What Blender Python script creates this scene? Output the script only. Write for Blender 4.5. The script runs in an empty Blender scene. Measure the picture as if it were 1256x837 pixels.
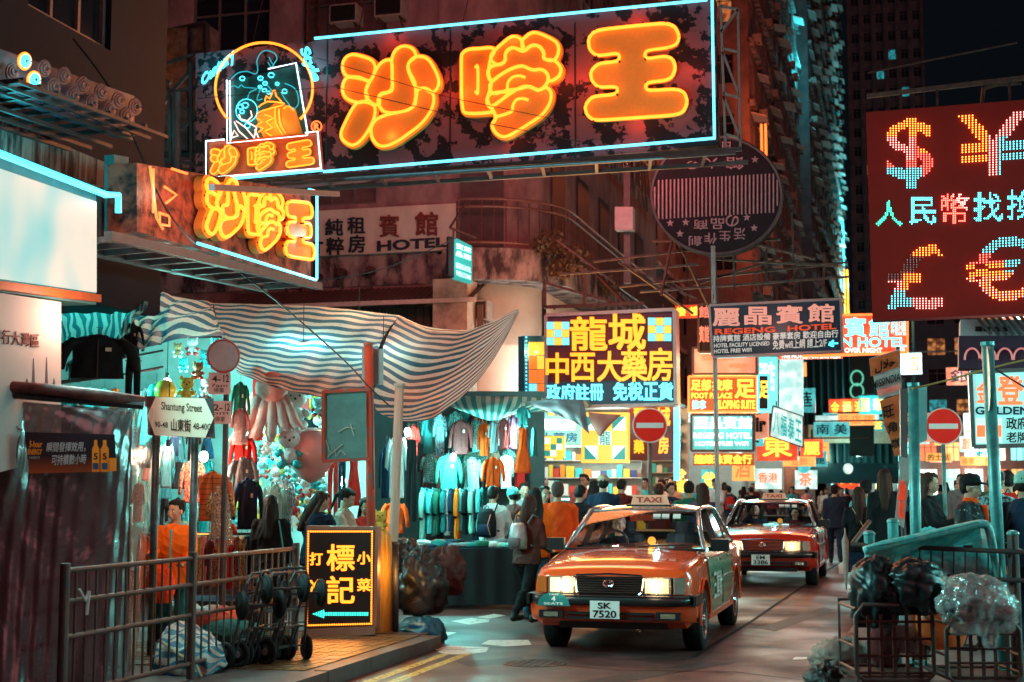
import bpy, bmesh, math, random
import numpy as np
from mathutils import Vector, Matrix, Euler
R = random.Random(7)
SC = bpy.context.scene
COL = SC.collection
# ---------------------------------------------------------------- camera
YAW = math.radians(15.2); PITCH = math.radians(5.96); CZ = 1.62; FPX = 1744.0
cam_d = bpy.data.cameras.new('camera'); cam = bpy.data.objects.new('camera', cam_d); COL.objects.link(cam)
cam.location = (0, 0, CZ); cam.rotation_euler = (math.pi/2+PITCH, 0, YAW)
cam_d.lens = 50; cam_d.sensor_width = 36; cam_d.clip_start = .1; cam_d.clip_end = 3000
cam_d.dof.use_dof = True; cam_d.dof.focus_distance = 15.5; cam_d.dof.aperture_fstop = 2.4
SC.camera = cam
# ---------------------------------------------------------------- world (clear city night)
w = bpy.data.worlds.new('World'); SC.world = w; w.use_nodes = True
nt = w.node_tree; nt.nodes.clear()
bg = nt.nodes.new('ShaderNodeBackground'); out = nt.nodes.new('ShaderNodeOutputWorld')
bg.inputs[0].default_value = (.22, .30, .42, 1); bg.inputs[1].default_value = .011
nt.links.new(bg.outputs[0], out.inputs[0])
sun_d = bpy.data.lights.new('fill_sun', 'SUN'); sun_d.energy = .46; sun_d.angle = math.radians(60); sun_d.color = (1, .31, .34)  # red fill added from behind the camera; no such lamp in the street
sun = bpy.data.objects.new('fill_sun', sun_d); COL.objects.link(sun); sun.rotation_euler = (math.radians(54), 0, math.radians(34))
SC.view_settings.view_transform = 'Standard'; SC.view_settings.look = 'None'
SC.view_settings.exposure = 0; SC.view_settings.gamma = 1
SC.cycles.use_denoising = True
SC.cycles.max_bounces = 6; SC.cycles.diffuse_bounces = 2; SC.cycles.glossy_bounces = 3
SC.cycles.transmission_bounces = 4; SC.cycles.transparent_max_bounces = 12
SC.cycles.sample_clamp_indirect = 4; SC.cycles.caustics_reflective = False; SC.cycles.caustics_refractive = False
# ---------------------------------------------------------------- measuring: a photograph pixel seen against a plane of the place
RT = Vector((math.cos(YAW), math.sin(YAW), 0)); FW = Vector((-math.sin(YAW), math.cos(YAW), 0)); ZZ = Vector((0, 0, 1))
def ray(px, py):
    return RT*((px-628)/FPX) + (-FW*math.sin(PITCH)+ZZ*math.cos(PITCH))*((418.5-py)/FPX) + FW*math.cos(PITCH)+ZZ*math.sin(PITCH)
O0 = Vector((0, 0, CZ))
def P(px, py, x=None, y=None, z=None, d=None):
    r = ray(px, py)
    if x is not None: t = x/r.x
    elif y is not None: t = y/r.y
    elif z is not None: t = (z-CZ)/r.z
    else: t = d/(r.dot(FW))
    return O0+r*t
# ---------------------------------------------------------------- materials
MATS = {}
def nodes(m):
    m.use_nodes = True; n = m.node_tree; return n, n.nodes.get('Principled BSDF')
def mat(name, col=(.5,.5,.5), rough=.6, metal=0, var=.25, scale=6, bump=.15, em=None, es=0, col2=None, thr=None, coat=0, spec=None, sample=True, stretch=None):
    if name in MATS: return MATS[name]
    m = bpy.data.materials.new(name); MATS[name] = m
    n, b = nodes(m); L = n.links.new
    b.inputs['Roughness'].default_value = rough; b.inputs['Metallic'].default_value = metal
    if coat: b.inputs['Coat Weight'].default_value = coat; b.inputs['Coat Roughness'].default_value = .08
    if spec is None and rough >= .5 and metal < .3: spec = .2
    if spec is not None: b.inputs['Specular IOR Level'].default_value = spec
    c = tuple(col)+(1,)
    if var or bump or col2:
        tc = n.nodes.new('ShaderNodeTexCoord'); mp = n.nodes.new('ShaderNodeMapping'); L(tc.outputs['Object'], mp.inputs[0])
        if stretch: mp.inputs['Scale'].default_value = stretch
        nz = n.nodes.new('ShaderNodeTexNoise'); nz.inputs['Scale'].default_value = scale; nz.inputs['Detail'].default_value = 6; nz.inputs['Roughness'].default_value = .65
        L(mp.outputs[0], nz.inputs['Vector'])
        rp = n.nodes.new('ShaderNodeValToRGB')
        c2 = tuple(col2)+(1,) if col2 else tuple(x*(1-var) for x in col)+(1,)
        rp.color_ramp.elements[0].color = c2; rp.color_ramp.elements[1].color = c
        if thr: rp.color_ramp.elements[0].position = thr[0]; rp.color_ramp.elements[1].position = thr[1]
        else: rp.color_ramp.elements[0].position = .3; rp.color_ramp.elements[1].position = .65
        L(nz.outputs[0], rp.inputs[0]); L(rp.outputs[0], b.inputs['Base Color'])
        if bump:
            bp = n.nodes.new('ShaderNodeBump'); bp.inputs['Strength'].default_value = bump; bp.inputs['Distance'].default_value = .02
            L(nz.outputs[0], bp.inputs['Height']); L(bp.outputs[0], b.inputs['Normal'])
    else: b.inputs['Base Color'].default_value = c
    if em is not None:
        b.inputs['Emission Color'].default_value = tuple(em)+(1,); b.inputs['Emission Strength'].default_value = es
    if not sample: m.cycles.emission_sampling = 'NONE'
    return m
def glow(name, col, s, sample=False):
    if name in MATS: return MATS[name]
    m = bpy.data.materials.new(name); MATS[name] = m
    n, b = nodes(m); b.inputs['Base Color'].default_value = tuple(min(1, c*.6+.02) for c in col)+(1,); b.inputs['Roughness'].default_value = .3
    b.inputs['Emission Color'].default_value = tuple(col)+(1,); b.inputs['Emission Strength'].default_value = s
    if not sample: m.cycles.emission_sampling = 'NONE'
    return m
def glass(name, tint=(.8,.85,.85), refl=.12, rough=.03):
    if name in MATS: return MATS[name]
    m = bpy.data.materials.new(name); MATS[name] = m; m.use_nodes = True; n = m.node_tree; n.nodes.clear(); L = n.links.new
    o = n.nodes.new('ShaderNodeOutputMaterial'); mx = n.nodes.new('ShaderNodeMixShader'); t = n.nodes.new('ShaderNodeBsdfTransparent'); g = n.nodes.new('ShaderNodeBsdfGlossy')
    t.inputs[0].default_value = tuple(tint)+(1,); g.inputs['Roughness'].default_value = rough
    lw = n.nodes.new('ShaderNodeLayerWeight'); lw.inputs[0].default_value = refl
    ma = n.nodes.new('ShaderNodeMath'); ma.operation = 'ADD'; ma.inputs[1].default_value = .03
    L(lw.outputs[0], ma.inputs[0]); L(ma.outputs[0], mx.inputs[0]); L(t.outputs[0], mx.inputs[1]); L(g.outputs[0], mx.inputs[2]); L(mx.outputs[0], o.inputs[0])
    return m
def stripes(name, ca, cb, axis=0, freq=8, trans=.5, wob=.0, width=.5):
    """woven plastic sheet with printed stripes that lets light through"""
    if name in MATS: return MATS[name]
    m = bpy.data.materials.new(name); MATS[name] = m; m.use_nodes = True; n = m.node_tree; n.nodes.clear(); L = n.links.new
    o = n.nodes.new('ShaderNodeOutputMaterial'); uv = n.nodes.new('ShaderNodeUVMap'); sp = n.nodes.new('ShaderNodeSeparateXYZ'); L(uv.outputs[0], sp.inputs[0])
    a = n.nodes.new('ShaderNodeMath'); a.operation = 'MULTIPLY'; a.inputs[1].default_value = freq; L(sp.outputs[axis], a.inputs[0])
    f = n.nodes.new('ShaderNodeMath'); f.operation = 'FRACT'; L(a.outputs[0], f.inputs[0])
    g = n.nodes.new('ShaderNodeMath'); g.operation = 'GREATER_THAN'; g.inputs[1].default_value = width; L(f.outputs[0], g.inputs[0])
    nz = n.nodes.new('ShaderNodeTexNoise'); nz.inputs['Scale'].default_value = 40; nz.inputs['Detail'].default_value = 5; L(uv.outputs[0], nz.inputs['Vector'])
    mc = n.nodes.new('ShaderNodeMix'); mc.data_type = 'RGBA'; mc.inputs[6].default_value = tuple(ca)+(1,); mc.inputs[7].default_value = tuple(cb)+(1,); L(g.outputs[0], mc.inputs[0])
    dm = n.nodes.new('ShaderNodeMix'); dm.data_type = 'RGBA'; dm.blend_type = 'MULTIPLY'; dm.inputs[0].default_value = .35; L(mc.outputs[2], dm.inputs[6]); L(nz.outputs[0], dm.inputs[7])
    d = n.nodes.new('ShaderNodeBsdfDiffuse'); t = n.nodes.new('ShaderNodeBsdfTranslucent'); mx = n.nodes.new('ShaderNodeMixShader'); mx.inputs[0].default_value = trans
    L(dm.outputs[2], d.inputs[0]); L(dm.outputs[2], t.inputs[0]); L(d.outputs[0], mx.inputs[1]); L(t.outputs[0], mx.inputs[2])
    gl = n.nodes.new('ShaderNodeBsdfGlossy'); gl.inputs['Roughness'].default_value = .4; m2 = n.nodes.new('ShaderNodeMixShader'); m2.inputs[0].default_value = .05
    L(mx.outputs[0], m2.inputs[1]); L(gl.outputs[0], m2.inputs[2]); L(m2.outputs[0], o.inputs[0])
    return m
def sheet(name, col, opacity=.35, rough=.12, scale=7):
    """crumpled clear or translucent plastic sheeting"""
    if name in MATS: return MATS[name]
    m = bpy.data.materials.new(name); MATS[name] = m; m.use_nodes = True; n = m.node_tree; n.nodes.clear(); L = n.links.new
    o = n.nodes.new('ShaderNodeOutputMaterial'); tc = n.nodes.new('ShaderNodeTexCoord'); nz = n.nodes.new('ShaderNodeTexNoise'); nz.inputs['Scale'].default_value = scale; nz.inputs['Detail'].default_value = 5; nz.inputs['Distortion'].default_value = 1.2
    L(tc.outputs['Object'], nz.inputs['Vector']); bp = n.nodes.new('ShaderNodeBump'); bp.inputs['Distance'].default_value = .04; bp.inputs['Strength'].default_value = .6; L(nz.outputs[0], bp.inputs['Height'])
    t = n.nodes.new('ShaderNodeBsdfTransparent'); d = n.nodes.new('ShaderNodeBsdfDiffuse'); d.inputs[0].default_value = tuple(col)+(1,); g = n.nodes.new('ShaderNodeBsdfGlossy'); g.inputs['Roughness'].default_value = rough
    L(bp.outputs[0], g.inputs['Normal']); L(bp.outputs[0], d.inputs['Normal'])
    a = n.nodes.new('ShaderNodeMixShader'); a.inputs[0].default_value = .3; L(d.outputs[0], a.inputs[1]); L(g.outputs[0], a.inputs[2])
    b = n.nodes.new('ShaderNodeMixShader'); b.inputs[0].default_value = opacity; L(t.outputs[0], b.inputs[1]); L(a.outputs[0], b.inputs[2]); L(b.outputs[0], o.inputs[0])
    return m
# ---------------------------------------------------------------- objects
def tag(o, label=None, cat=None, group=None, kind=None):
    if label: o['label'] = label
    if cat: o['category'] = cat
    if group: o['group'] = group
    if kind: o['kind'] = kind
    return o
def thing(name, label, cat, loc=(0,0,0), rz=0, group=None):
    o = bpy.data.objects.new(name, None); COL.objects.link(o); o.empty_display_size = .2
    o.location = loc; o.rotation_euler = (0, 0, rz); return tag(o, label, cat, group)
def worldloc(o):
    v = Vector((0, 0, 0))
    while o is not None: v += o.location; o = o.parent
    return v
class MB:
    def __init__(s): s.v = []; s.f = []; s.m = []; s.uv = None
    def add(s, vs, fs, mi=0):
        b = len(s.v); s.v.extend(tuple(v) for v in vs); s.f.extend(tuple(b+i for i in f) for f in fs); s.m.extend([mi]*len(fs)); return s
    def box(s, c, sz, rot=None, mi=0):
        c = Vector(c); h = Vector(sz)/2
        vs = [Vector((x*h.x, y*h.y, z*h.z)) for x in (-1,1) for y in (-1,1) for z in (-1,1)]
        if rot is not None:
            q = rot if isinstance(rot, Matrix) else Euler(rot).to_matrix(); vs = [q @ v for v in vs]
        return s.add([v+c for v in vs], [(0,1,3,2),(4,6,7,5),(0,4,5,1),(2,3,7,6),(0,2,6,4),(1,5,7,3)], mi)
    def bar(s, a, b, w=.03, h=None, mi=0, up=(0,0,1)):
        a = Vector(a); b = Vector(b); d = b-a; L = d.length
        if L < 1e-6: return s
        d.normalize(); u = Vector(up)
        if abs(d.dot(u)) > .98: u = Vector((1, 0, 0))
        x = d.cross(u).normalized(); z = x.cross(d)
        q = Matrix((x, d, z)).transposed()
        return s.box((a+b)/2, (w, L, h or w), q, mi)
    def tube(s, pts, r=.01, n=6, closed=False, mi=0, cap=True):
        pts = [Vector(p) for p in pts]; N = len(pts); rs = r if isinstance(r, (list, tuple)) else [r]*N
        prev = None; rings = []
        for i, p in enumerate(pts):
            a = pts[(i-1) % N] if (closed or i > 0) else p; b = pts[(i+1) % N] if (closed or i < N-1) else p
            d = (b-a)
            if d.length < 1e-9: d = Vector((0, 0, 1))
            d.normalize()
            if prev is None: prev = d.orthogonal()
            x = prev-d*prev.dot(d)
            if x.length < 1e-6: x = d.orthogonal()
            x.normalize(); prev = x; y = d.cross(x)
            rings.append([p+(x*math.cos(t)+y*math.sin(t))*rs[i] for t in (2*math.pi*k/n for k in range(n))])
        vs = [v for q in rings for v in q]; fs = []
        for i in range(N if closed else N-1):
            j = (i+1) % N
            for k in range(n): fs.append((i*n+k, i*n+(k+1) % n, j*n+(k+1) % n, j*n+k))
        if cap and not closed: fs.append(tuple(range(n))[::-1]); fs.append(tuple((N-1)*n+k for k in range(n)))
        return s.add(vs, fs, mi)
    def cyl(s, a, b, r, r2=None, n=12, mi=0): return s.tube([a, b], [r, r if r2 is None else r2], n, mi=mi)
    def sphere(s, c, r, n=10, m=6, mi=0, rot=None):
        c = Vector(c); r = Vector(r) if not isinstance(r, (int, float)) else Vector((r, r, r)); vs = []; fs = []
        for i in range(m+1):
            t = math.pi*i/m
            for k in range(n):
                p = Vector((math.sin(t)*math.cos(2*math.pi*k/n)*r.x, math.sin(t)*math.sin(2*math.pi*k/n)*r.y, math.cos(t)*r.z))
                if rot is not None: p = rot @ p
                vs.append(p+c)
        for i in range(m):
            for k in range(n): fs.append((i*n+k, i*n+(k+1) % n, (i+1)*n+(k+1) % n, (i+1)*n+k)[::-1])
        return s.add(vs, fs, mi)
    def prism(s, poly, d, off=0, mi=0):
        """polygon in local x,z with its front at y=-off and depth d behind"""
        n = len(poly); vs = [(p[0], -off, p[1]) for p in poly]+[(p[0], -off+d, p[1]) for p in poly]
        fs = [tuple(range(n)), tuple(range(2*n-1, n-1, -1))]+[(i, i+n, (i+1) % n+n, (i+1) % n) for i in range(n)]
        return s.add(vs, fs, mi)
    def grid(s, rows, mi=0, uv=True, closed=False):
        """rows of points -> quad sheet, with uv along rows (u) and columns (v)"""
        h = len(rows); wd = len(rows[0]); b = len(s.v)
        s.v.extend(tuple(p) for r in rows for p in r)
        if s.uv is None: s.uv = {}
        for i in range(h-1):
            for j in range(wd-1):
                s.uv[len(s.f)] = [(j/(wd-1), i/(h-1)), ((j+1)/(wd-1), i/(h-1)), ((j+1)/(wd-1), (i+1)/(h-1)), (j/(wd-1), (i+1)/(h-1))]
                s.f.append((b+i*wd+j, b+i*wd+j+1, b+(i+1)*wd+j+1, b+(i+1)*wd+j)); s.m.append(mi)
        return s
    def mesh(s, name, mats=None, shift=None, smooth=False):
        me = bpy.data.meshes.new(name)
        vs = s.v if shift is None else [(a[0]-shift[0], a[1]-shift[1], a[2]-shift[2]) for a in s.v]
        me.from_pydata(vs, [], s.f)
        if mats is not None:
            for m in (mats if isinstance(mats, (list, tuple)) else [mats]): me.materials.append(m)
        me.polygons.foreach_set('material_index', s.m)
        if smooth: me.polygons.foreach_set('use_smooth', [True]*len(s.f))
        if s.uv:
            ul = me.uv_layers.new(name='UVMap'); k = 0
            for fi, f in enumerate(s.f):
                q = s.uv.get(fi)
                for c in range(len(f)):
                    if q: ul.data[k].uv = q[c]
                    k += 1
        me.update(); return me
    def build(s, name, mats, parent=None, world=False, smooth=False, loc=None, label=None, kind=None):
        """one mesh object; world=True: the points are world points and the thing's root has no rotation"""
        sh = worldloc(parent) if (world and parent is not None) else None
        o = bpy.data.objects.new(name, s.mesh(name, mats, sh, smooth)); COL.objects.link(o)
        if parent is not None: o.parent = parent
        if loc is not None: o.location = loc
        if label: o['label'] = label
        if kind: o['kind'] = kind
        return o
def solo(mb, name, mats, label, cat, base=None, group=None, smooth=False):
    """a thing that is one mesh, its origin at base"""
    b = Vector(base) if base is not None else Vector((0, 0, 0))
    o = bpy.data.objects.new(name, mb.mesh(name, mats, b, smooth)); COL.objects.link(o); o.location = b
    return tag(o, label, cat, group)
def struct(mb, name, mats, parent=None, smooth=False, kind='structure'):
    o = mb.build(name, mats, parent, smooth=smooth)
    if parent is None: o['kind'] = kind
    return o
def inst(me, name, parent, loc=(0,0,0), rot=(0,0,0), scale=None, m=None):
    o = bpy.data.objects.new(name, me); COL.objects.link(o); o.parent = parent; o.location = loc; o.rotation_euler = rot
    if scale: o.scale = scale
    if m is not None: o.material_slots[0].link = 'OBJECT'; o.material_slots[0].material = m
    return o
def clone(o, parent=None, name=None):
    c = o.copy(); COL.objects.link(c); c.parent = parent
    for ch in list(o.children): clone(ch, c)
    return c
def lamp(parent, loc, col, e, size=.08, kind='POINT', rot=None, sy=None, spread=None):
    l = bpy.data.lights.new('lamp_light', kind); l.energy = e; l.color = col
    if kind == 'AREA':
        l.size = size
        if sy: l.shape = 'RECTANGLE'; l.size_y = sy
        if spread: l.spread = spread
    else: l.shadow_soft_size = size
    o = bpy.data.objects.new('lamp_light', l); COL.objects.link(o); o.parent = parent; o.location = loc
    if rot: o.rotation_euler = rot
    return o
def smooth_pts(pts, k=4, closed=True):
    """Catmull-Rom"""
    n = len(pts); o = []
    rng = range(n if closed else n-1)
    g = (lambda i: Vector(pts[i % n])) if closed else (lambda i: Vector(pts[max(0, min(n-1, i))]))
    for i in rng:
        a, b, c, d = g(i-1), g(i), g(i+1), g(i+2)
        for j in range(k):
            t = j/k; o.append(.5*((2*b)+(c-a)*t+(2*a-5*b+4*c-d)*t*t+(3*b-a-3*c+d)*t**3))
    if not closed: o.append(g(n-1))
    return o
# ---------------------------------------------------------------- lettering
_tc = {}
def glyphs(s, bold=0, ext=.02, italic=0):
    k = (s, bold, ext, italic)
    if k in _tc: return _tc[k]
    c = bpy.data.curves.new('lettering', 'FONT'); c.body = s; c.offset = bold; c.extrude = ext; c.shear = italic; c.resolution_u = 3
    o = bpy.data.objects.new('lettering', c); COL.objects.link(o)
    dg = bpy.context.evaluated_depsgraph_get(); m = o.evaluated_get(dg).to_mesh()
    v = np.array([x.co[:] for x in m.vertices]) if len(m.vertices) else np.zeros((1, 3))
    f = [tuple(p.vertices) for p in m.polygons]
    o.evaluated_get(dg).to_mesh_clear(); bpy.data.objects.remove(o); bpy.data.curves.remove(c)
    mn = v.min(0); mx = v.max(0); asp = (mx[0]-mn[0])/max(1e-6, mx[1]-mn[1])
    v[:, 0] = (v[:, 0]-mn[0])/max(1e-6, mx[0]-mn[0]); v[:, 1] = (v[:, 1]-mn[1])/max(1e-6, mx[1]-mn[1]); v[:, 2] = v[:, 2]/max(1e-6, ext)
    _tc[k] = (v, f, asp); return _tc[k]
def put_text(mb, s, q, off=.02, ext=.008, bold=0, italic=0, mi=0):
    """lettering filling the local quad q = bl, br, tr, tl (x,z), front at y=-off-ext"""
    cjk = any(ord(ch) > 0x2e80 for ch in s)
    if cjk and bold > .012:      # dense characters: thicken by overlapping strikes instead of an outline offset
        n_ = max(1, len(s.replace(' ', ''))); e = bold*1.0; qv = [Vector(a) for a in q]; ux = (qv[1]-qv[0])/n_; uz = (qv[3]-qv[0])
        for k, (dx, dz) in enumerate(((-1,-1),(1,-1),(1,1),(-1,1),(0,0))):
            put_text(mb, s, [a+ux*dx*e*.8+uz*dz*e*.8 for a in qv], off+.0012*k, ext, 0, italic, mi)
        return mb
    v, f, asp = glyphs(s, bold, .02, italic)
    bl, br, tr, tl = [Vector(a) for a in q]
    vs = []
    for x, y, z in v:
        p = (bl*(1-x)+br*x)*(1-y)+(tl*(1-x)+tr*x)*y; vs.append((p[0], -off-(z+1)*.5*ext, p[1]))
    return mb.add(vs, f, mi)
def glyph_dots(s, nx, bold=0):
    """grid points inside a text's fill, in the unit square"""
    v, f, asp = glyphs(s, bold, .02); ny = max(3, int(round(nx/asp)))
    pts = [((i+.5)/nx, (j+.5)/ny) for j in range(ny) for i in range(nx)]; A = np.array(pts); ins = np.zeros(len(A), bool)
    for p in f:
        q = v[list(p)]
        if q[:, 2].min() < 0: continue
        for k in range(1, len(q)-1):
            a, b, c = q[0, :2], q[k, :2], q[k+1, :2]
            d = (b[0]-a[0])*(c[1]-a[1])-(c[0]-a[0])*(b[1]-a[1])
            if abs(d) < 1e-12: continue
            u = ((A[:, 0]-a[0])*(c[1]-a[1])-(c[0]-a[0])*(A[:, 1]-a[1]))/d
            w_ = ((b[0]-a[0])*(A[:, 1]-a[1])-(A[:, 0]-a[0])*(b[1]-a[1]))/d
            ins |= (u >= 0) & (w_ >= 0) & (u+w_ <= 1)
    return A[ins]
class Sign:
    """a flat sign: a vertical plane through a measured point, turned by yaw; pts are read off against that plane"""
    def __init__(s, name, label, cat, bl, yaw=0, x=None, y=None, d=None, group=None):
        s.yaw = yaw
        p = P(bl[0], bl[1], x=x, y=y, d=d); s.o = p
        s.ax = Vector((math.cos(yaw), math.sin(yaw), 0)); s.n = Vector((math.sin(yaw), -math.cos(yaw), 0))
        s.root = thing(name, label, cat, p, yaw, group)
    def L(s, px, py):
        r = ray(px, py); t = (s.o-O0).dot(s.n)/r.dot(s.n); w_ = O0+r*t-s.o
        return (w_.dot(s.ax), w_.z)
    def q(s, b):
        if len(b) == 4 and not isinstance(b[0], (tuple, list)): x0, y0, x1, y1 = b; b = [(x0, y1), (x1, y1), (x1, y0), (x0, y0)]
        return [s.L(*p) for p in b]
    def panel(s, name, b, m, depth=.12, off=0, parent=None, label=None):
        return MB().prism(s.q(b), depth, off).build(name, m, parent or s.root, label=label)
    def frame(s, name, b, m, w_=.05, depth=.14, off=.03, parent=None):
        q = [Vector((a[0], 0, a[1])) for a in s.q(b)]; mb = MB()
        for i in range(4):
            mb.bar(q[i]+Vector((0, -off+depth/2, 0)), q[(i+1) % 4]+Vector((0, -off+depth/2, 0)), w_+.001*i, depth+.002*i, up=(0, 1, 0))
        # bar's w is across, h along up
        return mb.build(name, m, parent or s.root)
    def text(s, t, b, m, bold=0, off=.02, ext=.008, name='lettering', parent=None, italic=0, label=None):
        mb = MB(); put_text(mb, t, s.q(b), off, ext, bold, italic); return mb.build(name, m, parent or s.root, label=label)
    def tube(s, name, pts, m, r=.015, off=.06, closed=False, sm=0, parent=None, n=6, mb=None):
        p = [Vector((a[0], -off, a[1])) for a in (s.L(*q) for q in pts)]
        if sm: p = smooth_pts(p, sm, closed)
        t = MB() if mb is None else mb; t.tube(p, r, n, closed)
        return t.build(name, m, parent or s.root, smooth=True) if mb is None else t
def arc(cx, cy, rx, ry, a0, a1, n=24, rot=0):
    o = []
    for i in range(n+1):
        t = math.radians(a0+(a1-a0)*i/n); x = rx*math.cos(t); y = -ry*math.sin(t); c = math.cos(rot); s_ = math.sin(rot)
        o.append((cx+x*c-y*s_, cy+x*s_+y*c))
    return o
H90 = math.pi/2
# common stuffs
STEEL = mat('painted_steel', (.07,.06,.065), .5, .6, .4, 9, .2)
RUST = mat('rusty_steel', (.12,.05,.04), .65, .5, .5, 14, .3, col2=(.03,.015,.015))
GALV = mat('galvanised_steel', (.2,.22,.23), .42, .8, .3, 12, .15)
ORD = ['first','second','third','fourth','fifth','sixth','seventh','eighth','ninth','tenth','eleventh','twelfth','thirteenth','fourteenth','fifteenth','sixteenth','seventeenth','eighteenth','nineteenth','twentieth','twenty-first','twenty-second','twenty-third','twenty-fourth','twenty-fifth','twenty-sixth','twenty-seventh','twenty-eighth','twenty-ninth','thirtieth']
N_OR = glow('orange_neon_tube', (1, .235, .016), 3.3, True)
N_OR2 = glow('small_orange_neon_tube', (1, .24, .02), 2.8)
N_CY = glow('cyan_neon_tube', (.14, .8, 1), 2.2, True)
N_CY2 = glow('small_cyan_neon_tube', (.1, .85, 1), 1.7)
N_CYD = glow('dim_cyan_neon_tube', (.02, .42, .5), 1.0)
N_RED = glow('red_neon_tube', (1, .09, .03), 4)
N_RO = glow('red_orange_neon_tube', (1, .16, .03), 2.6)
N_WH = glow('white_neon_tube', (.75, .95, 1), 2.6)
N_PK = glow('pink_white_neon_tube', (1, .55, .5), 2.4)
N_YE = glow('amber_lit_face', (1, .5, .06), 1.7)
BLACKP = mat('black_plastic', (.012,.012,.014), .45, 0, .2, 8, .1)
# ================================================================ ground
def road_mat():
    m = mat('wet_asphalt', (.15,.056,.056), .6, 0, .45, 3, 0); n, b = nodes(m); L = n.links.new
    tc = n.nodes.new('ShaderNodeTexCoord'); a = n.nodes.new('ShaderNodeTexNoise'); a.inputs['Scale'].default_value = 60; a.inputs['Detail'].default_value = 8; L(tc.outputs['Object'], a.inputs['Vector'])
    c = n.nodes.new('ShaderNodeTexNoise'); c.inputs['Scale'].default_value = .7; c.inputs['Detail'].default_value = 5; L(tc.outputs['Object'], c.inputs['Vector'])
    r = n.nodes.new('ShaderNodeMapRange'); r.inputs['From Min'].default_value = .35; r.inputs['From Max'].default_value = .7; r.inputs['To Min'].default_value = .36; r.inputs['To Max'].default_value = .72; b.inputs['Specular IOR Level'].default_value = .3; L(c.outputs[0], r.inputs[0]); L(r.outputs[0], b.inputs['Roughness'])
    src = b.inputs['Base Color'].links[0].from_socket; a2 = n.nodes.new('ShaderNodeTexNoise'); a2.inputs['Scale'].default_value = 130; a2.inputs['Detail'].default_value = 2; L(tc.outputs['Object'], a2.inputs['Vector'])
    st = n.nodes.new('ShaderNodeTexNoise'); st.inputs['Scale'].default_value = 1.7; st.inputs['Detail'].default_value = 7; st.inputs['Distortion'].default_value = .6; L(tc.outputs['Object'], st.inputs['Vector'])
    for tex, lo, hi, dk, f_ in ((a2, .42, .6, .45, .8), (st, .40, .52, .35, .75)):
        rr_ = n.nodes.new('ShaderNodeValToRGB'); rr_.color_ramp.elements[0].position = lo; rr_.color_ramp.elements[1].position = hi; rr_.color_ramp.elements[0].color = (dk,dk,dk,1); L(tex.outputs[0], rr_.inputs[0])
        mx = n.nodes.new('ShaderNodeMix'); mx.data_type = 'RGBA'; mx.blend_type = 'MULTIPLY'; mx.inputs[0].default_value = f_; L(src, mx.inputs[6]); L(rr_.outputs[0], mx.inputs[7]); src = mx.outputs[2]
    L(src, b.inputs['Base Color'])
    bp = n.nodes.new('ShaderNodeBump'); bp.inputs['Strength'].default_value = .6; bp.inputs['Distance'].default_value = .006; L(a.outputs[0], bp.inputs['Height']); L(bp.outputs[0], b.inputs['Normal']); return m
ASPH = road_mat()
KX, RX = -4.6, -.5
g = MB(); g.add([(-300,-40,0),(300,-40,0),(300,700,0),(-300,700,0)], [(0,1,2,3)]); struct(g, 'road', ASPH)
PAV = mat('pavement_slab', (.12,.085,.085), .6, 0, .4, 5, .3)
KERB = mat('kerb_stone', (.12,.09,.09), .6, 0, .35, 7, .2)
def pavement(x0, x1, y0, y1, z=.12):
    g = MB(); g.add([(x0,y0,z),(x1,y0,z),(x1,y1,z),(x0,y1,z),(x0,y0,0),(x1,y0,0),(x1,y1,0),(x0,y1,0)], [(0,1,2,3),(4,5,1,0),(5,6,2,1),(6,7,3,2),(7,4,0,3)])
    return struct(g, 'pavement', PAV)
pv1 = pavement(-8.6, KX-.13, -4, 14.2); pv2 = pavement(-7.6, KX-.13, 25.6, 250); pv3 = pavement(RX+.13, 9, -4, 250)
pv4 = pavement(-40, -8.35, 25.6, 28)
kb = MB().box((0,0,.065), (.13,.98,.13)).mesh('kerb_stone', [KERB])
for i in range(18): inst(kb, 'kerb_stone', pv1, (KX-.065, -3.35+i*1.0, R.uniform(-.006,.006)), (0,0,R.uniform(-.008,.008)))
for i in range(24): inst(kb, 'kerb_stone', pv2, (KX-.065, 26.2+i*1.0, 0))
for i in range(44): inst(kb, 'kerb_stone', pv3, (RX+.065, -3.3+i*1.0, 0))
for i in range(4): inst(kb, 'kerb_stone', pv1, (KX-.68-i*1.0, 14.265, 0), (0, 0, H90))
g = MB(); g.box((KX-1.2-20, 25.535, .06), (40, .13, .12)); struct(g, 'kerb', KERB, pv4)
# small paving blocks near the lit menu board (yellowish) - raised blocks with open joints
g = MB()
for i in range(28):
    for j in range(26):
        x = KX-.16-.1-j*.105; y = 11.2+i*.105
        if x < -7.3: continue
        h = .128+R.uniform(-.002, .003); g.box((x, y, .12+(h-.12)/2), (.094, .094, h-.12+.001))
struct(g, 'paving_block', mat('yellow_paving_block', (.2,.11,.05), .5, 0, .5, 9, .3), pv1)['kind'] = 'stuff'
YL = mat('worn_yellow_paint', (.55,.3,.06), .5, 0, .3, 20, .1, col2=(.09,.06,.05), thr=(.42,.5))
WP = mat('pale_blotch', (.62,.55,.5), .5, 0, .3, 14, .1, col2=(.1,.08,.08), thr=(.36,.45))
g = MB()
for x in (KX+.22, KX+.42):
    g.add([(x-.05,-3,.004),(x+.05,-3,.004),(x+.05,14.3,.004),(x-.05,14.3,.004)], [(0,1,2,3)])
struct(g, 'road_mark', YL)
g = MB()
for x in (KX+.22, KX+.42): g.add([(x-.05,27,.004),(x+.05,27,.004),(x+.05,90,.004),(x-.05,90,.004)], [(0,1,2,3)])
struct(g, 'road_mark', YL)
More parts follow.
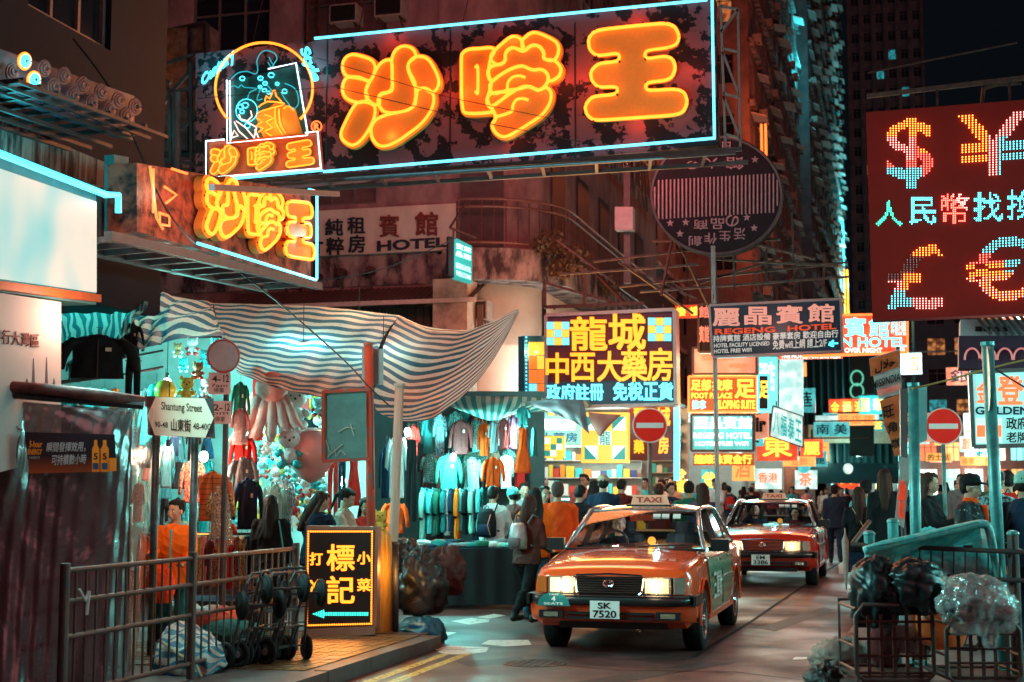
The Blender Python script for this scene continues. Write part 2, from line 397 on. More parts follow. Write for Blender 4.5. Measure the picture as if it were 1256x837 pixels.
# pale broken blotches on the road, most in the mouth of the side street
g = MB()
def blot(pts, z=.0045): 
    q = [P(px, py, z=z) for px, py in pts]; g.add([(a.x, a.y, z) for a in q], [tuple(range(len(q)))])
blot([(532,796),(552,792),(600,794),(596,800),(560,803),(540,801)]); blot([(590,790),(600,785),(648,785),(652,791),(620,793)])
blot([(537,777),(548,775),(560,776),(548,780)]); blot([(553,762),(578,758),(600,760),(600,763),(575,766)]); blot([(585,757),(606,753),(620,755),(600,759)])
blot([(536,790),(526,786),(534,784),(546,787)]); blot([(1040,776),(1052,760),(1070,760),(1062,778)]); blot([(1046,745),(1054,735),(1066,735),(1060,746)])
blot([(975,806),(1000,806),(1004,809),(972,809)]); blot([(1028,690),(1034,689),(1034,704),(1029,704)])
struct(g, 'road_mark', WP)
SEAM = mat('tar_seam', (.012,.01,.01), .8, 0, .3, 20, .1)
g = MB()
def seam(pts, w=.025, z=.0055):
    q = [P(a, b, z=z) for a, b in pts]
    for a, b in zip(q, q[1:]):
        d = (b-a).normalized(); s = Vector((-d.y, d.x, 0))*w; g.add([a-s, a+s, b+s, b-s], [(3,2,1,0)])
seam([(850,806),(922,762),(958,737),(1010,703),(1040,684)]); seam([(770,770),(830,768),(925,765)]); seam([(490,800),(700,790)], .015); seam([(868,735),(960,737)], .014)
seam([(640,812),(760,822),(900,824),(1000,836)], .012)
struct(g, 'tar_seam', SEAM, None)
g = MB()
def patch(pts, z=.0035):
    q = [P(a, b, z=z) for a, b in pts]; g.add([(a.x, a.y, z) for a in q], [tuple(range(len(q)))])
patch([(700,837),(860,812),(905,812),(760,837)]); patch([(930,770),(1010,745),(1024,748),(950,775)]); patch([(560,812),(640,806),(650,812),(575,818)])
struct(g, 'asphalt_patch', mat('dark_asphalt_patch', (.045,.03,.033), .55, 0, .5, 40, .3))
mh = MB(); c = P(700, 812, z=0)
for k in range(1): mh.cyl((0,0,-.02),(0,0,.006), .3, n=24)
for i in range(-3, 4):
    for j in range(-3, 4):
        if i*i+j*j < 11: mh.box((i*.075, j*.075, .0085), (.05,.05,.006))
o = mh.build('manhole_cover', RUST, None, loc=(c.x-.3, c.y-.2, 0)); o['kind'] = 'structure'

# ================================================================ building kit
def wall_holes(mb, x0, x1, z0, z1, holes, y=0, reveal=.16, mi=0):
    xs = sorted({x0, x1}|{a for h in holes for a in (h[0], h[2])}); zs = sorted({z0, z1}|{a for h in holes for a in (h[1], h[3])})
    for i in range(len(xs)-1):
        for j in range(len(zs)-1):
            cx = (xs[i]+xs[i+1])/2; cz = (zs[j]+zs[j+1])/2
            if any(h[0] < cx < h[2] and h[1] < cz < h[3] for h in holes): continue
            mb.add([(xs[i],y,zs[j]),(xs[i+1],y,zs[j]),(xs[i+1],y,zs[j+1]),(xs[i],y,zs[j+1])], [(0,1,2,3)], mi)
    for a, b, c, d in holes:
        mb.add([(a,y,b),(c,y,b),(c,y,d),(a,y,d),(a,y+reveal,b),(c,y+reveal,b),(c,y+reveal,d),(a,y+reveal,d)], [(0,4,5,1),(1,5,6,2),(2,6,7,3),(3,7,4,0)], mi)
W_DK = mat('dark_window_glass', (.015,.017,.025), .12, 0, .5, 2, 0, spec=.6)
W_CURT = mat('curtained_window', (.13,.07,.07), .6, 0, .5, 3, .1)
def litwin(name, a, b, s_):
    m = glow(name, a, s_); n, bb = nodes(m); L = n.links.new; tc = n.nodes.new('ShaderNodeTexCoord'); nz = n.nodes.new('ShaderNodeTexNoise'); nz.inputs['Scale'].default_value = 2.6; nz.inputs['Detail'].default_value = 3; L(tc.outputs['Object'], nz.inputs['Vector'])
    oi = n.nodes.new('ShaderNodeObjectInfo'); ad = n.nodes.new('ShaderNodeVectorMath'); ad.operation = 'ADD'; L(tc.outputs['Object'], ad.inputs[0]); L(oi.outputs['Location'], ad.inputs[1]); L(ad.outputs[0], nz.inputs['Vector'])
    rp = n.nodes.new('ShaderNodeValToRGB'); rp.color_ramp.elements[0].color = tuple(b)+(1,); rp.color_ramp.elements[1].color = tuple(a)+(1,); rp.color_ramp.elements[0].position = .42; rp.color_ramp.elements[1].position = .6; L(nz.outputs[0], rp.inputs[0]); L(rp.outputs[0], bb.inputs['Emission Color']); return m
W_LC = litwin('cyan_lit_window', (.03,.5,.55), (.005,.05,.06), .7); W_LW = litwin('warm_lit_window', (.9,.35,.1), (.06,.02,.01), .6)
FRM = mat('window_frame_metal', (.16,.12,.12), .5, .3, .3, 8, .1)
_wm = {}
def window(parent, x, z, w, h, pane=W_DK, mull=2, y=.1, fm=FRM, tr=.72, sash=None):
    k = (round(w,2), round(h,2), mull, tr)
    if k not in _wm:
        f = MB(); t = .055
        f.box((0,0,t/2),(w,.06,t)); f.box((0,0,h-t/2),(w,.06,t)); f.box((-w/2+t/2,0,h/2),(t,.062,h-2*t)); f.box((w/2-t/2,0,h/2),(t,.062,h-2*t))
        for i in range(1, mull): f.box((-w/2+i*w/mull,0,h/2),(.045,.055,h-2*t))
        if tr: f.box((0,-.003,h*tr),(w-2*t,.05,.04))
        p = MB(); p.box((0,0,h/2),(w-.02,.012,h-.02)); _wm[k] = (f.mesh('window', [FRM]), p.mesh('pane', [W_DK]))
    f, p = _wm[k]; o = inst(f, 'window', parent, (x, y, z), m=fm); inst(p, 'pane', o, (0, .02, 0), m=pane); return o
AC_M = mat('aircon_casing', (.3,.26,.24), .5, 0, .4, 9, .1)
def _ac():
    a = MB(); a.box((0,0,0),(.62,.42,.4)); b = MB()
    for i in range(9): b.box((0,-.222,-.15+i*.037),(.52,.02,.016))
    b.box((0,-.214,0),(.56,.006,.34)); c = MB()
    for s in (-.24,.24): c.bar((s,-.16,-.22),(s,.2,-.22),.03); c.bar((s,-.16,-.22),(s,.21,-.45),.025)
    return a.mesh('air_conditioner',[AC_M]), b.mesh('grille',[BLACKP]), c.mesh('bracket',[RUST])
_acm = _ac()
def aircon(pos, rz, label, group='window air conditioners on the old buildings'):
    o = bpy.data.objects.new('air_conditioner', _acm[0]); COL.objects.link(o); o.location = pos; o.rotation_euler = (0,0,rz); tag(o, label, 'air conditioner', group)
    inst(_acm[1], 'grille', o); inst(_acm[2], 'bracket', o); return o

# ================================================================ hotel building (side street corner)
PLS = mat('old_pink_plaster', (.3,.18,.18), .75, 0, .45, 1.6, .35, col2=(.1,.055,.06), stretch=(1,1,.5))
PLC = mat('cream_band', (.5,.42,.36), .7, 0, .3, 2.2, .15, stretch=(1,1,.3))
GRIME = mat('grimy_concrete', (.28,.21,.2), .85, 0, .6, 2.6, .5, col2=(.035,.025,.03), thr=(.42,.6), stretch=(1,1,.45))
HY = 28.0
hb = thing('hotel_building', 'old corner hotel building with curved balcony and grimy plaster walls above the market', 'building', (-8.6, HY, 0))
def hz(py, px=480): return P(px, py, y=HY).z
def hx(px, py=300): return P(px, py, y=HY).x+8.6
m = MB(); holes = []; wins = []
z6 = hz(255); zt = 21
storeys = [hz(254), hz(254)+2.75, hz(254)+5.5, hz(254)+8.25]
xs0 = -21.0
for si, z in enumerate(storeys):
    zz = z+.1 if si == 0 else z+.85
    hgt = 1.3 if si == 0 else 1.45
    x = -20.2
    k = 0
    while x < -.6:
        wdt = 2.1 if si == 0 else 1.9
        if x+wdt < -.2: holes.append((x, zz, x+wdt, zz+hgt)); wins.append((x+wdt/2, zz, wdt, hgt, si, k))
        x += 2.3 if si == 0 else 2.75; k += 1
wall_holes(m, xs0, 0, 4.6, 18.5, holes)
m.add([(xs0,0,18.5),(0,0,18.5),(0,12,18.5),(xs0,12,18.5)], [(0,1,2,3)])
wl = m.build('wall', PLS, hb)
for x, z, w_, h, si, k in wins:
    window(hb, x, z, w_, h, W_CURT if (k+si) % 3 else W_DK, 4 if si == 0 else 3, .12, tr=0 if si == 0 else .68)
m = MB()
for si, z in enumerate(storeys[1:]): m.box((xs0/2, -.12, z+.28), (-xs0, .3, .22)); m.box((xs0/2, -.2, z+.42), (-xs0, .46, .07))
m.build('floor_ledge', GRIME, hb)
m = MB()
for x in [xs0+1+i*4.1 for i in range(5)]: m.tube([(x,-.1,4.8),(x,-.1,18)], .06, 8); m.tube([(x+.25,-.08,4.8),(x+.25,-.08,18)], .035, 6)
m.tube([(xs0,-.09,hz(120)),(-7,-.09,hz(128)),(-2,-.09,hz(122)),(-.2,-.09,hz(135))], .03, 6)
m.build('drain_pipe', RUST, hb)
# name band
bz0, bz1 = hz(312), hz(256); bx0 = hx(250)
m = MB(); m.box(((bx0-.15)/2, -.09, (bz0+bz1)/2), (-bx0-.15, .18, bz1-bz0)); bd = m.build('name_band', PLC, hb)
S = Sign('tmp', 'x', 'x', (400, 310), 0, y=HY-.19); bpy.data.objects.remove(S.root)
DK = mat('dark_painted_lettering', (.02,.018,.03), .6, 0, .2, 12, 0); RD = mat('faded_red_lettering', (.16,.03,.025), .6, 0, .5, 12, 0)
def bandtext(t, b, m_, bold=.02):
    mb = MB(); q = []
    for p in S.q(b): q.append((p[0]+S.o.x+8.6, p[1]+S.o.z))
    put_text(mb, t, q, .195, .03, bold); return mb.build('lettering', m_, hb)
bandtext('純', (400,269,421,289), DK); bandtext('租', (427,267,448,287), DK); bandtext('粹', (401,292,422,313), DK); bandtext('房', (428,289,448,310), DK)
bandtext('賓', (466,264,490,291), RD, .015); bandtext('館', (510,261,537,289), RD, .03)
bandtext('HOTEL', [(463,309),(548,303),(548,291),(463,296)], DK, .03); bandtext('T', (385,297,397,312), DK); bandtext('租', (325,272,350,295), DK); bandtext('HOTE', [(322,315),(372,311),(372,300),(322,303)], DK, .03)
m = MB(); zb = hz(350)
pts = []
m.box((xs0/2, .05, (zb+bz0)/2), (-xs0, .2, bz0-zb)); m.build('grimy_parapet', GRIME, hb)
# rusty bolts and pipes stubs under the band
for px, py in ((395,338),(425,334),(460,333),(357,340),(330,345)):
    m = MB(); m.cyl((hx(px),-.1,hz(py)),(hx(px),-.3,hz(py)), .09, n=8); m.bar((hx(px),-.2,hz(py)),(hx(px),-.2,hz(py)-.5), .04); m.build('bracket', RUST, hb)
# shop canopy below (corrugated), light strip
m = MB(); x0, x1 = hx(300), hx(603)
z1, z0 = hz(356), hz(378)
for i in range(int((x1-x0)/.12)):
    x = x0+i*.12; m.add([(x,-.2,z1),(x+.06,-.2,z1+.03),(x+.06,-1.1,z0+.03),(x,-1.1,z0)], [(0,3,2,1)]); m.add([(x+.06,-.2,z1+.03),(x+.12,-.2,z1),(x+.12,-1.1,z0),(x+.06,-1.1,z0+.03)], [(0,3,2,1)])
m.build('canopy', mat('corrugated_brown_metal', (.09,.05,.045), .55, .3, .4, 3, .1), hb)
m = MB(); m.box(((x0+x1)/2,-1.12,z0-.04), (x1-x0, .05, .09)); m.build('canopy_edge', mat('pale_trim', (.5,.42,.4), .5), hb)
m = MB()
for i in range(int((x1-x0)/.16)): m.box((x0+i*.16+.08,-.55,z0-.45), (.13,.05,.75))
m.build('roller_shutter', mat('brown_shutter_slats', (.12,.07,.055), .5, .3, .3, 5, .1), hb)
m = MB(); m.box((hx(572), -.75, hz(430)), (.72,.7,2.6)); m.build('pillar', mat('stained_cream_pillar', (.45,.38,.32), .7, 0, .4, 2.5, .3, col2=(.16,.12,.1)), hb)
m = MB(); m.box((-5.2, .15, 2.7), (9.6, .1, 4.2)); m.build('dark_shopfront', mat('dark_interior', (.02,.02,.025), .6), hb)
for px, py, s in ((480,12,'above the great sign second character'),(583,382,'at the pillar beside the awning tip'),(425,20,'over the first great sign character'),(545,118,'hidden behind the great sign'),(303,130,'behind the neon medallion')):
    p = P(px, py, y=HY-.3); aircon(p, 0, 'dusty air conditioner on the pink hotel facade '+s, 'air conditioners on the hotel facade')
# ---- curved corner
CXR = -8.6; rad = 1.3; cc = (CXR+.0, HY+rad)      # quarter round from the facade to the main street side
def curve_pts(r, x_end, n=10, y_end=44):
    """plan line: along the facade, round the corner, away along the main street"""
    o = []
    for i in range(n+1):
        t = -math.pi/2+math.pi/2*i/n; o.append((cc[0]+math.cos(t)*r, cc[1]+math.sin(t)*r))
    o.append((cc[0]+r, y_end)); return o
def band(r, z0, z1, name, m_, x_start=-9.2, n=14, y_end=44, par=None, zt=None):
    pl = curve_pts(r, 0, n, y_end); pl = [(x_start, cc[1]-r)]+pl; mb = MB()
    a = [(x+8.6, y-HY, z0) for x, y in pl]; b = [(x+8.6, y-HY, z1) for x, y in pl]
    k = len(a); mb.add(a+b, [(i, i+1, k+i+1, k+i) for i in range(k-1)])
    return mb.build(name, m_, hb, smooth=True)
CORN = mat('painted_corner_wall', (.62,.5,.42), .55, 0, .25, 1.2, .1)
band(1.3, .1, hz(346, 600), 'corner_wall', CORN, y_end=29.7)
band(1.3, 4.6, hz(346, 600), 'corner_wall', CORN)
zs0, zs1 = hz(347, 620), hz(309, 620)
band(2.0, zs0, zs1, 'balcony_parapet', GRIME, -8.9)
band(1.35, zs1, 18.5, 'corner_wall', PLS)
mb = MB(); pl = [(-8.9, cc[1]-2.0)]+curve_pts(2.0, 0, 14, 44); pin = [(-8.9, cc[1]-1.0)]+curve_pts(1.0, 0, 14, 44); k = len(pl)
for z in (zs0, zs1): mb.add([(x+8.6, y-HY, z) for x, y in pl]+[(x+8.6, y-HY, z) for x, y in pin], [(i, i+1, k+i+1, k+i) for i in range(k-1)])
mb.build('balcony_slab', GRIME, hb)
# balcony railing: rails and single balusters
rl = curve_pts(1.95, 0, 12, 44); rl = [(-8.6, cc[1]-1.95)]+rl
rzt, rz0 = zs1+1.02, zs1+.02
mb = MB()
for zz in (rzt, rzt-.16, rz0+.1): mb.tube([(x+8.6, y-HY, zz) for x, y in rl], .028, 6)
mb.build('balcony_rail', mat('rusty_pink_rail', (.2,.1,.09), .5, .4, .4, 10, .1), hb)
bl = MB().box((0,0,.45), (.022,.022,.9)).mesh('baluster', [RUST]); acc = 0
for (x0_, y0_), (x1_, y1_) in zip(rl, rl[1:]):
    L_ = math.hypot(x1_-x0_, y1_-y0_); n_ = max(1, int(L_/.16))
    for i in range(n_):
        if acc < 115: inst(bl, 'baluster', hb, (x0_+(x1_-x0_)*i/n_+8.6, y0_+(y1_-y0_)*i/n_-HY, rz0+.05)); acc += 1
# upper openings behind balcony (door frames, shutters)
mb = MB()
SHD = mat('dark_green_shutter', (.05,.035,.04), .5, 0, .4, 5, .2)
for t in range(5): MB().box((1.37, 2.5+t*2.6, rz0+1.35), (.06, 1.2, 2.3)).build('shutter', SHD, hb)
mb.box((.35,-.02,rz0+1.2),(.9,.06,2.2), (0,0,.3)); mb.build('shutter', mat('dark_green_shutter', (.05,.035,.04), .5, 0, .4, 5, .2), hb)
for zf in (zs1+3.1, zs1+6.1, zs1+9.1): band(1.75, zf, zf+.45, 'floor_ledge', GRIME, -8.9)
# upper windows on main street side
for zf in (zs1+3.9, zs1+6.9, zs1+9.9):
    for t in range(5):
        o = window(hb, 0, 0, 1.7, 1.5, W_DK if t % 2 else W_CURT, 3, 0); o.location = (1.38, 3+t*2.7, zf); o.rotation_euler = (0, 0, H90)
# side shop row base of the hotel building: bright shops behind
# potted plants and bush growing on the balcony edge
def leafy(name, label, c, r, n, m_, cat='plant', size=.07, flat=1, group=None, stem=None):
    mb = MB()
    for i in range(n):
        d = Vector((R.gauss(0,1), R.gauss(0,1), R.gauss(0,1))).normalized()*(r*R.random()**.45); d.z *= flat
        a = Vector((R.gauss(0,1), R.gauss(0,1), R.gauss(0,1))).normalized(); b = a.orthogonal().normalized(); s = size*R.uniform(.6, 1.4)
        mb.add([d-a*s, d+b*s*.4, d+a*s, d-b*s*.4], [(0,1,2,3)])
    t = thing(name, label, cat, c, 0, group); mb.build('foliage', m_, t, kind='stuff')
    st = MB()
    for i in range(8):
        d = Vector((R.gauss(0,1), R.gauss(0,1), abs(R.gauss(0,1)))).normalized()*r*.9; d.z *= flat
        st.tube([(0,0,-r*.7*flat), tuple(d*.5+Vector((0,0,-.1*r))), tuple(d)], [.012,.008,.004], 5)
    st.build('stem', mat('twig', (.08,.04,.03), .8), t); return t
LEAF = mat('dry_leaf', (.12,.07,.04), .6, 0, .5, 20, 0)
for i, (px, py, r) in enumerate(((672,298,.38),(700,318,.42),(688,330,.3),(742,352,.35))):
    p = P(px, py, y=HY+[-.2,.3,.1,4][i]); leafy('balcony_plant', ['dry bush hanging over the curved balcony edge','larger reddish bush sprouting from the grimy balcony parapet','small tuft of weeds under the balcony bushes','weedy shrub farther along the balcony parapet'][i], p, r, 260, LEAF, flat=.8)

# ================================================================ shops along the left side of the main street
SHB = glow('bright_shop_interior', (.5,.95,.9), 1.5, True); SHW = glow('warm_shop_interior', (1,.62,.3), 1.4, True)
SIDEW = mat('shop_side_wall', (.55,.5,.45), .5)
PACK = [mat('pack_'+n_, c_, .4, 0, 0, 1, 0) for n_, c_ in (('white',(.75,.75,.7)),('orange',(.8,.25,.04)),('cyan',(.05,.5,.55)),('yellow',(.8,.5,.06)),('red',(.6,.05,.04)),('navy',(.03,.06,.2)),('green',(.06,.3,.15)))]
def shop(y0, y1, name, label, em, x=-7.25, ztop=4.4, dense=True, col=(.7,1,.95), e=60, right=False):
    t = thing(name, label, 'shop', (x, y1 if right else y0, .12), -H90 if right else H90)       # local x runs down the street, -y faces the road
    W = y1-y0; D = 1.9
    mb = MB(); mb.box((W/2, D, ztop/2), (W, .1, ztop)); mb.box((W/2, D/2, ztop), (W, D, .12)); mb.build('back_wall', SIDEW, t)
    mb = MB(); mb.box((W+.05, D/2-.05, ztop/2), (.1, D+.1, ztop)); mb.build('side_wall', SIDEW, t)
    mb = MB(); mb.box((W/2, D*.5, ztop-.1), (W*.9, .25, .05)); mb.box((W/2, D*.25, ztop-.1), (W*.9, .12, .05)); mb.build('ceiling_light', em, t)
    for k in range(2): lamp(t, (W*(.25+.5*k), D*.45, ztop-.5), col, e, .25)
    if dense:
        sh = MB(); pk = MB()
        for zz in [.4+.42*i for i in range(9)]:
            if zz > ztop-.3: break
            sh.box((W/2, D-.2, zz), (W, .3, .025)); sh.box((W-.18, D/2, zz), (.3, D-.5, .024))
            yy = .1
            while yy < D-.5:
                w_ = R.uniform(.08, .22); h = R.uniform(.14, .34); pk.box((W-.2-R.uniform(0,.05), yy+w_/2, zz+.013+h/2), (.2, w_*.92, h), mi=R.choice([0,0,0,1,2,2,3,4,5,6])); yy += w_+.01
            xx = .1
            while xx < W-.2:
                w_ = R.uniform(.1, .3); h = R.uniform(.14, .34); pk.box((xx+w_/2, D-.22, zz+.013+h/2), (w_*.92, .2, h), mi=R.choice([0,0,0,1,2,2,3,4,5,6])); xx += w_+.01
        sh.build('shelf', SIDEW, t); pk.build('boxed_goods', PACK, t, kind='stuff')
    return t
shop(29.8, 33.6, 'pharmacy_shop', 'brightly lit open pharmacy full of boxed medicines at the corner', SHB, e=150)
shop(33.8, 37.5, 'pharmacy_shop', 'second bay of the bright pharmacy with packed shelves', SHB, e=130)
shop(37.7, 42, 'corner_shop', 'white lit shop with stacked goods past the pharmacy', SHB, e=130)
shop(42.2, 50, 'jewellery_shop', 'glowing shop with warm ceiling lights further down the street', SHW, col=(1,.7,.4), e=150)
shop(50.4, 62, 'snack_shop', 'cyan lit shop front behind the crowd mid street', SHB, e=200, dense=False)
shop(63, 80, 'corner_shop', 'distant white lit shop front on the left pavement', SHB, e=300, dense=False, x=-6.3)
shop(81, 104, 'corner_shop', 'far warm lit shop front at the end of the street', SHW, e=400, dense=False, x=-6.0, col=(1,.6,.35))
shop(8.5, 13.5, 'phone_shop', 'bright shop across the right pavement facing the taxi', SHB, e=420, right=True, x=6.2, col=(.25,1,.95), ztop=3.6)
shop(14, 19.5, 'sundry_shop', 'cyan lit sundries shop beside the phone shop on the right pavement', SHB, e=480, right=True, x=6.2, col=(.25,1,.95), ztop=3.6)
shop(20, 26, 'fruit_shop', 'warm lit shop on the right pavement behind the golden sign', SHW, e=500, right=True, x=6.6, col=(1,.5,.3), ztop=3.6)
# corner pharmacy: glazed display counters with goods facing the side street
t = thing('display_shelf', 'tall lit pharmacy display of small boxes at the corner', 'display', P(690, 640, y=29.0)*1, math.radians(12)); t.location.z = .12
sh = MB(); pk = MB()
for zz in [.3+.36*i for i in range(11)]:
    sh.box((.1, .2, zz), (3.1, .34, .02)); xx = -1.42
    while xx < 1.55:
        w_ = R.uniform(.07, .2); h = R.uniform(.12, .3); pk.box((xx+w_/2, .12, zz+.011+h/2), (w_*.92, .16, h), mi=R.choice([0,0,0,0,1,2,2,3,3,4,5])); xx += w_+.008
sh.box((.1,.4,2.2),(3.1,.03,4.2)); sh.build('shelf', SIDEW, t); pk.build('boxed_goods', PACK, t, kind='stuff')
lf = MB()
for zz in (1.3, 2.4, 3.5): lf.box((.1,-.02,zz), (3.0,.03,.035))
lf.build('shelf_light', glow('cool_shelf_light', (.6,1,.95), 4), t); lamp(t, (0,-.9,3.6), (.6,1,.95), 160, .2); lamp(t, (1,-.9,2.2), (.7,1,.9), 60, .2)

# ================================================================ towers further down the left side
CON = mat('dark_tower_concrete', (.12,.09,.09), .8, 0, .4, .8, .2, col2=(.05,.035,.04))
CON2 = mat('pinkish_tower_concrete', (.2,.13,.125), .8, 0, .45, .7, .2, col2=(.08,.05,.05))
CANM = mat('metal_window_canopy', (.65,.58,.56), .5, .3, .3, 4, .1)
cnm = MB().add([(-.8,0,.28),(.8,0,.28),(.8,-.75,0),(-.8,-.75,0),(-.8,0,.24),(.8,0,.24),(.8,-.75,-.04),(-.8,-.75,-.04)], [(0,3,2,1),(4,5,6,7),(3,7,6,2),(0,4,7,3),(1,2,6,5)]).mesh('window_canopy', [CANM])
def tower(name, label, x, y0, y1, zt, m_, st=2.9, bay=3.4, depth=14, lit=.1, canopy=.5, zb=4.8, ac=.2, front=True, name2='tower'):
    t = thing(name, label, 'building', (x, y0, 0), H90); W = y1-y0
    holes = []; ws = []
    z = zb+.9
    while z+1.6 < zt:
        xx = .6
        while xx+bay*.6 < W:
            holes.append((xx, z, xx+bay*.55, z+1.45)); ws.append((xx+bay*.275, z)); xx += bay
        z += st
    mb = MB(); wall_holes(mb, 0, W, zb-.6, zt, holes)
    fh = []
    z = zb+.9
    if front:
        while z+1.6 < zt:
            for k in range(3): fh.append((-1.9-k*2.3, z, -.7-k*2.3, z+1.45))
            z += st
    # camera-side gable (local x = 0 plane, facing -x)
    g2 = MB(); wall_holes(g2, -depth, 0, zb-.6, zt, fh)
    mb.add([(0*1, -v[0], v[2]) if v[1] == 0 else (v[1], -v[0], v[2]) for v in g2.v], [tuple(reversed(f)) for f in g2.f])
    mb.add([(0,0,zt),(W,0,zt),(W,depth,zt),(0,depth,zt)], [(0,1,2,3)]); mb.add([(W,0,0),(W,depth,0),(W,depth,zt),(W,0,zt)], [(0,1,2,3)])
    mb.build('wall', m_, t)
    for xx, z in ws:
        r = R.random(); window(t, xx, z, bay*.55, 1.45, W_LC if r < lit*.6 else W_LW if r < lit else W_DK if r < .7 else W_CURT, 3)
        if R.random() < canopy: inst(cnm, 'window_canopy', t, (xx+R.uniform(-.2,.2), 0, z+1.5+R.uniform(-.1,.1)), rot=(R.uniform(-.15,.1),0,0), scale=(bay*R.uniform(.22,.38),R.uniform(.45,.95),1))
    for h in fh:
        r = R.random(); o = window(t, 0, 0, 1.2, 1.45, W_LC if r < lit*.6 else W_LW if r < lit else W_DK, 2, 0); o.location = (.1, -(h[0]+h[2])/2, h[1]); o.rotation_euler = (0, 0, -H90)
    mb = MB(); z = zb+st
    while z < zt: mb.box((W/2,-.1,z), (W,.3,.18)); z += st
    mb.build('floor_ledge', GRIME, t)
    for xx, z in ws:
        if R.random() < ac:
            p = t.matrix_basis @ Vector((0,0,0)); aircon((x+.25, y0+xx+R.uniform(-.6,.6), z-.35), H90, f'air conditioner on the {name2}, {ORD[int((z-zb)/st)]} floor up, {ORD[int(xx/bay)]} bay along', 'air conditioners on the street towers')
    return t
tower('apartment_tower', 'set back old apartment block beyond the hotel behind the round sign', -9.3, 44.2, 64, 27, CON, depth=10, name2='old block behind the round sign')
tower('apartment_tower', 'pinkish apartment tower with air conditioners rising behind the round sign', -6.2, 64.2, 100, 42, CON2, lit=.12, ac=.35, name2='pinkish tower')
tower('apartment_tower', 'tall stepped residential tower with jutting window canopies at the street end', -5.6, 102, 172, 62, CON, bay=4.2, canopy=.8, lit=.08, ac=.12, name2='tall canopied tower')
# far slab tower and low right hand buildings
t = thing('apartment_tower', 'dark far slab tower with two cyan lit windows under the night sky', 'building', (-6.5, 230, 0))
mb = MB(); hs = []
for i in range(6):
    for j in range(25): hs.append((.8+i*1.9, 5+j*3.1, 2.0+i*1.9, 6.6+j*3.1))
wall_holes(mb, 0, 12, 0, 92, hs); mb.add([(12,0,0),(12,14,0),(12,14,92),(12,0,92)], [(0,1,2,3)]); mb.build('wall', CON, t)
for i, h in enumerate(hs): window(t, (h[0]+h[2])/2, h[1], 1.2, 1.6, W_LC if i in (119,96,70) else W_LW if i in (40,82) else W_DK, 2)
mb = MB()
for i in range(7): mb.box((.35+i*1.9,-.25,46), (.35,.5,92))
mb.build('pier', CON, t)
t = thing('office_building', 'dark low rise block with scattered lit windows behind the currency sign', 'building', (1.5, 125, 0))
mb = MB(); hs = []
for i in range(13):
    for j in range(6): hs.append((1+i*2.2, 2.5+j*2.6, 2.5+i*2.2, 4+j*2.6))
wall_holes(mb, 0, 30, 0, 18, hs); mb.add([(0,0,0),(0,0,18),(0,20,18),(0,20,0)], [(0,1,2,3)]); mb.add([(0,0,18),(30,0,18),(30,20,18),(0,20,18)],[(0,1,2,3)]); mb.build('wall', mat('dark_blue_wall', (.07,.09,.11), .7, 0, .3, 1, .1), t)
for i, h in enumerate(hs): r = R.random(); window(t, (h[0]+h[2])/2, h[1], 1.5, 1.5, W_LC if r < .18 else W_LW if r < .36 else W_DK, 2)
# finned shopping arcade on the left with pale canopy
pA = P(985, 560, y=92); t = thing('shopping_arcade', 'teal glass arcade with vertical fins and a pale canopy band at the street bend', 'building', (pA.x, 92, 0), math.radians(28))
mb = MB(); mb.box((3.3,.5,6.5),(6.6,1,9)); mb.build('glass_wall', mat('dark_teal_glass', (.01,.05,.06), .25, .2, .3, 1, 0), t)
fn = MB().box((0,0,0),(.1,.4,7)).mesh('fin', [mat('teal_fin', (.03,.16,.17), .4, .3)])
for i in range(13): inst(fn, 'fin', t, (.2+i*.5,-.1,6.8))
mb = MB(); mb.box((3.3,-.5,5.1),(6.8,1.2,1.1)); mb.build('canopy_band', mat('pale_canopy_band', (.6,.55,.4), .5), t)
lamp(t, (2.5,-2.6,3.6), (.5,1,.9), 250, .2); lamp(t, (5,-3,8), (.1,.9,1), 120, .2)

# ================================================================ near left building
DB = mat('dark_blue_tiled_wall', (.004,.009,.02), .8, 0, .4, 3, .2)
t = thing('corner_building', 'dark old building on the near left corner behind the coil sign', 'building', (-8.05, 4, 0), H90)
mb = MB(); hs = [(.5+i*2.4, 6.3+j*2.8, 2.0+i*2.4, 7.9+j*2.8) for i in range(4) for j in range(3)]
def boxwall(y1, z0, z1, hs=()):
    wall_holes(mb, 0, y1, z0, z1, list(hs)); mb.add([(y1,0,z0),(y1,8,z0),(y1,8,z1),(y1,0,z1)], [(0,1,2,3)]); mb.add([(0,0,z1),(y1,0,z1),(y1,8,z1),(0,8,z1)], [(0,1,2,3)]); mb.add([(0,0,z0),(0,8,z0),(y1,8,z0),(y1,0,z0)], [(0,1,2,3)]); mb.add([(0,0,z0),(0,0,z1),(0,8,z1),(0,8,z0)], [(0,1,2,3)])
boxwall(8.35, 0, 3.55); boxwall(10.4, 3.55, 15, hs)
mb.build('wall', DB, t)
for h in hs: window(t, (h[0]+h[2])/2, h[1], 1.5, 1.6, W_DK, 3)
mb = MB(); a = P(0, 165, x=-7.95); b = P(186, 215, x=-7.95); za = P(0,165,x=-7.95).z; zb_ = P(0,200,x=-7.95).z
mb.box((4.7,-.22,(za+zb_)/2), (9.9,.42,za-zb_)); mb.build('stained_beam', mat('drip_stained_concrete', (.4,.3,.27), .8, 0, .5, 3, .3, col2=(.05,.03,.03), thr=(.42,.58), stretch=(3,3,.35)), t)

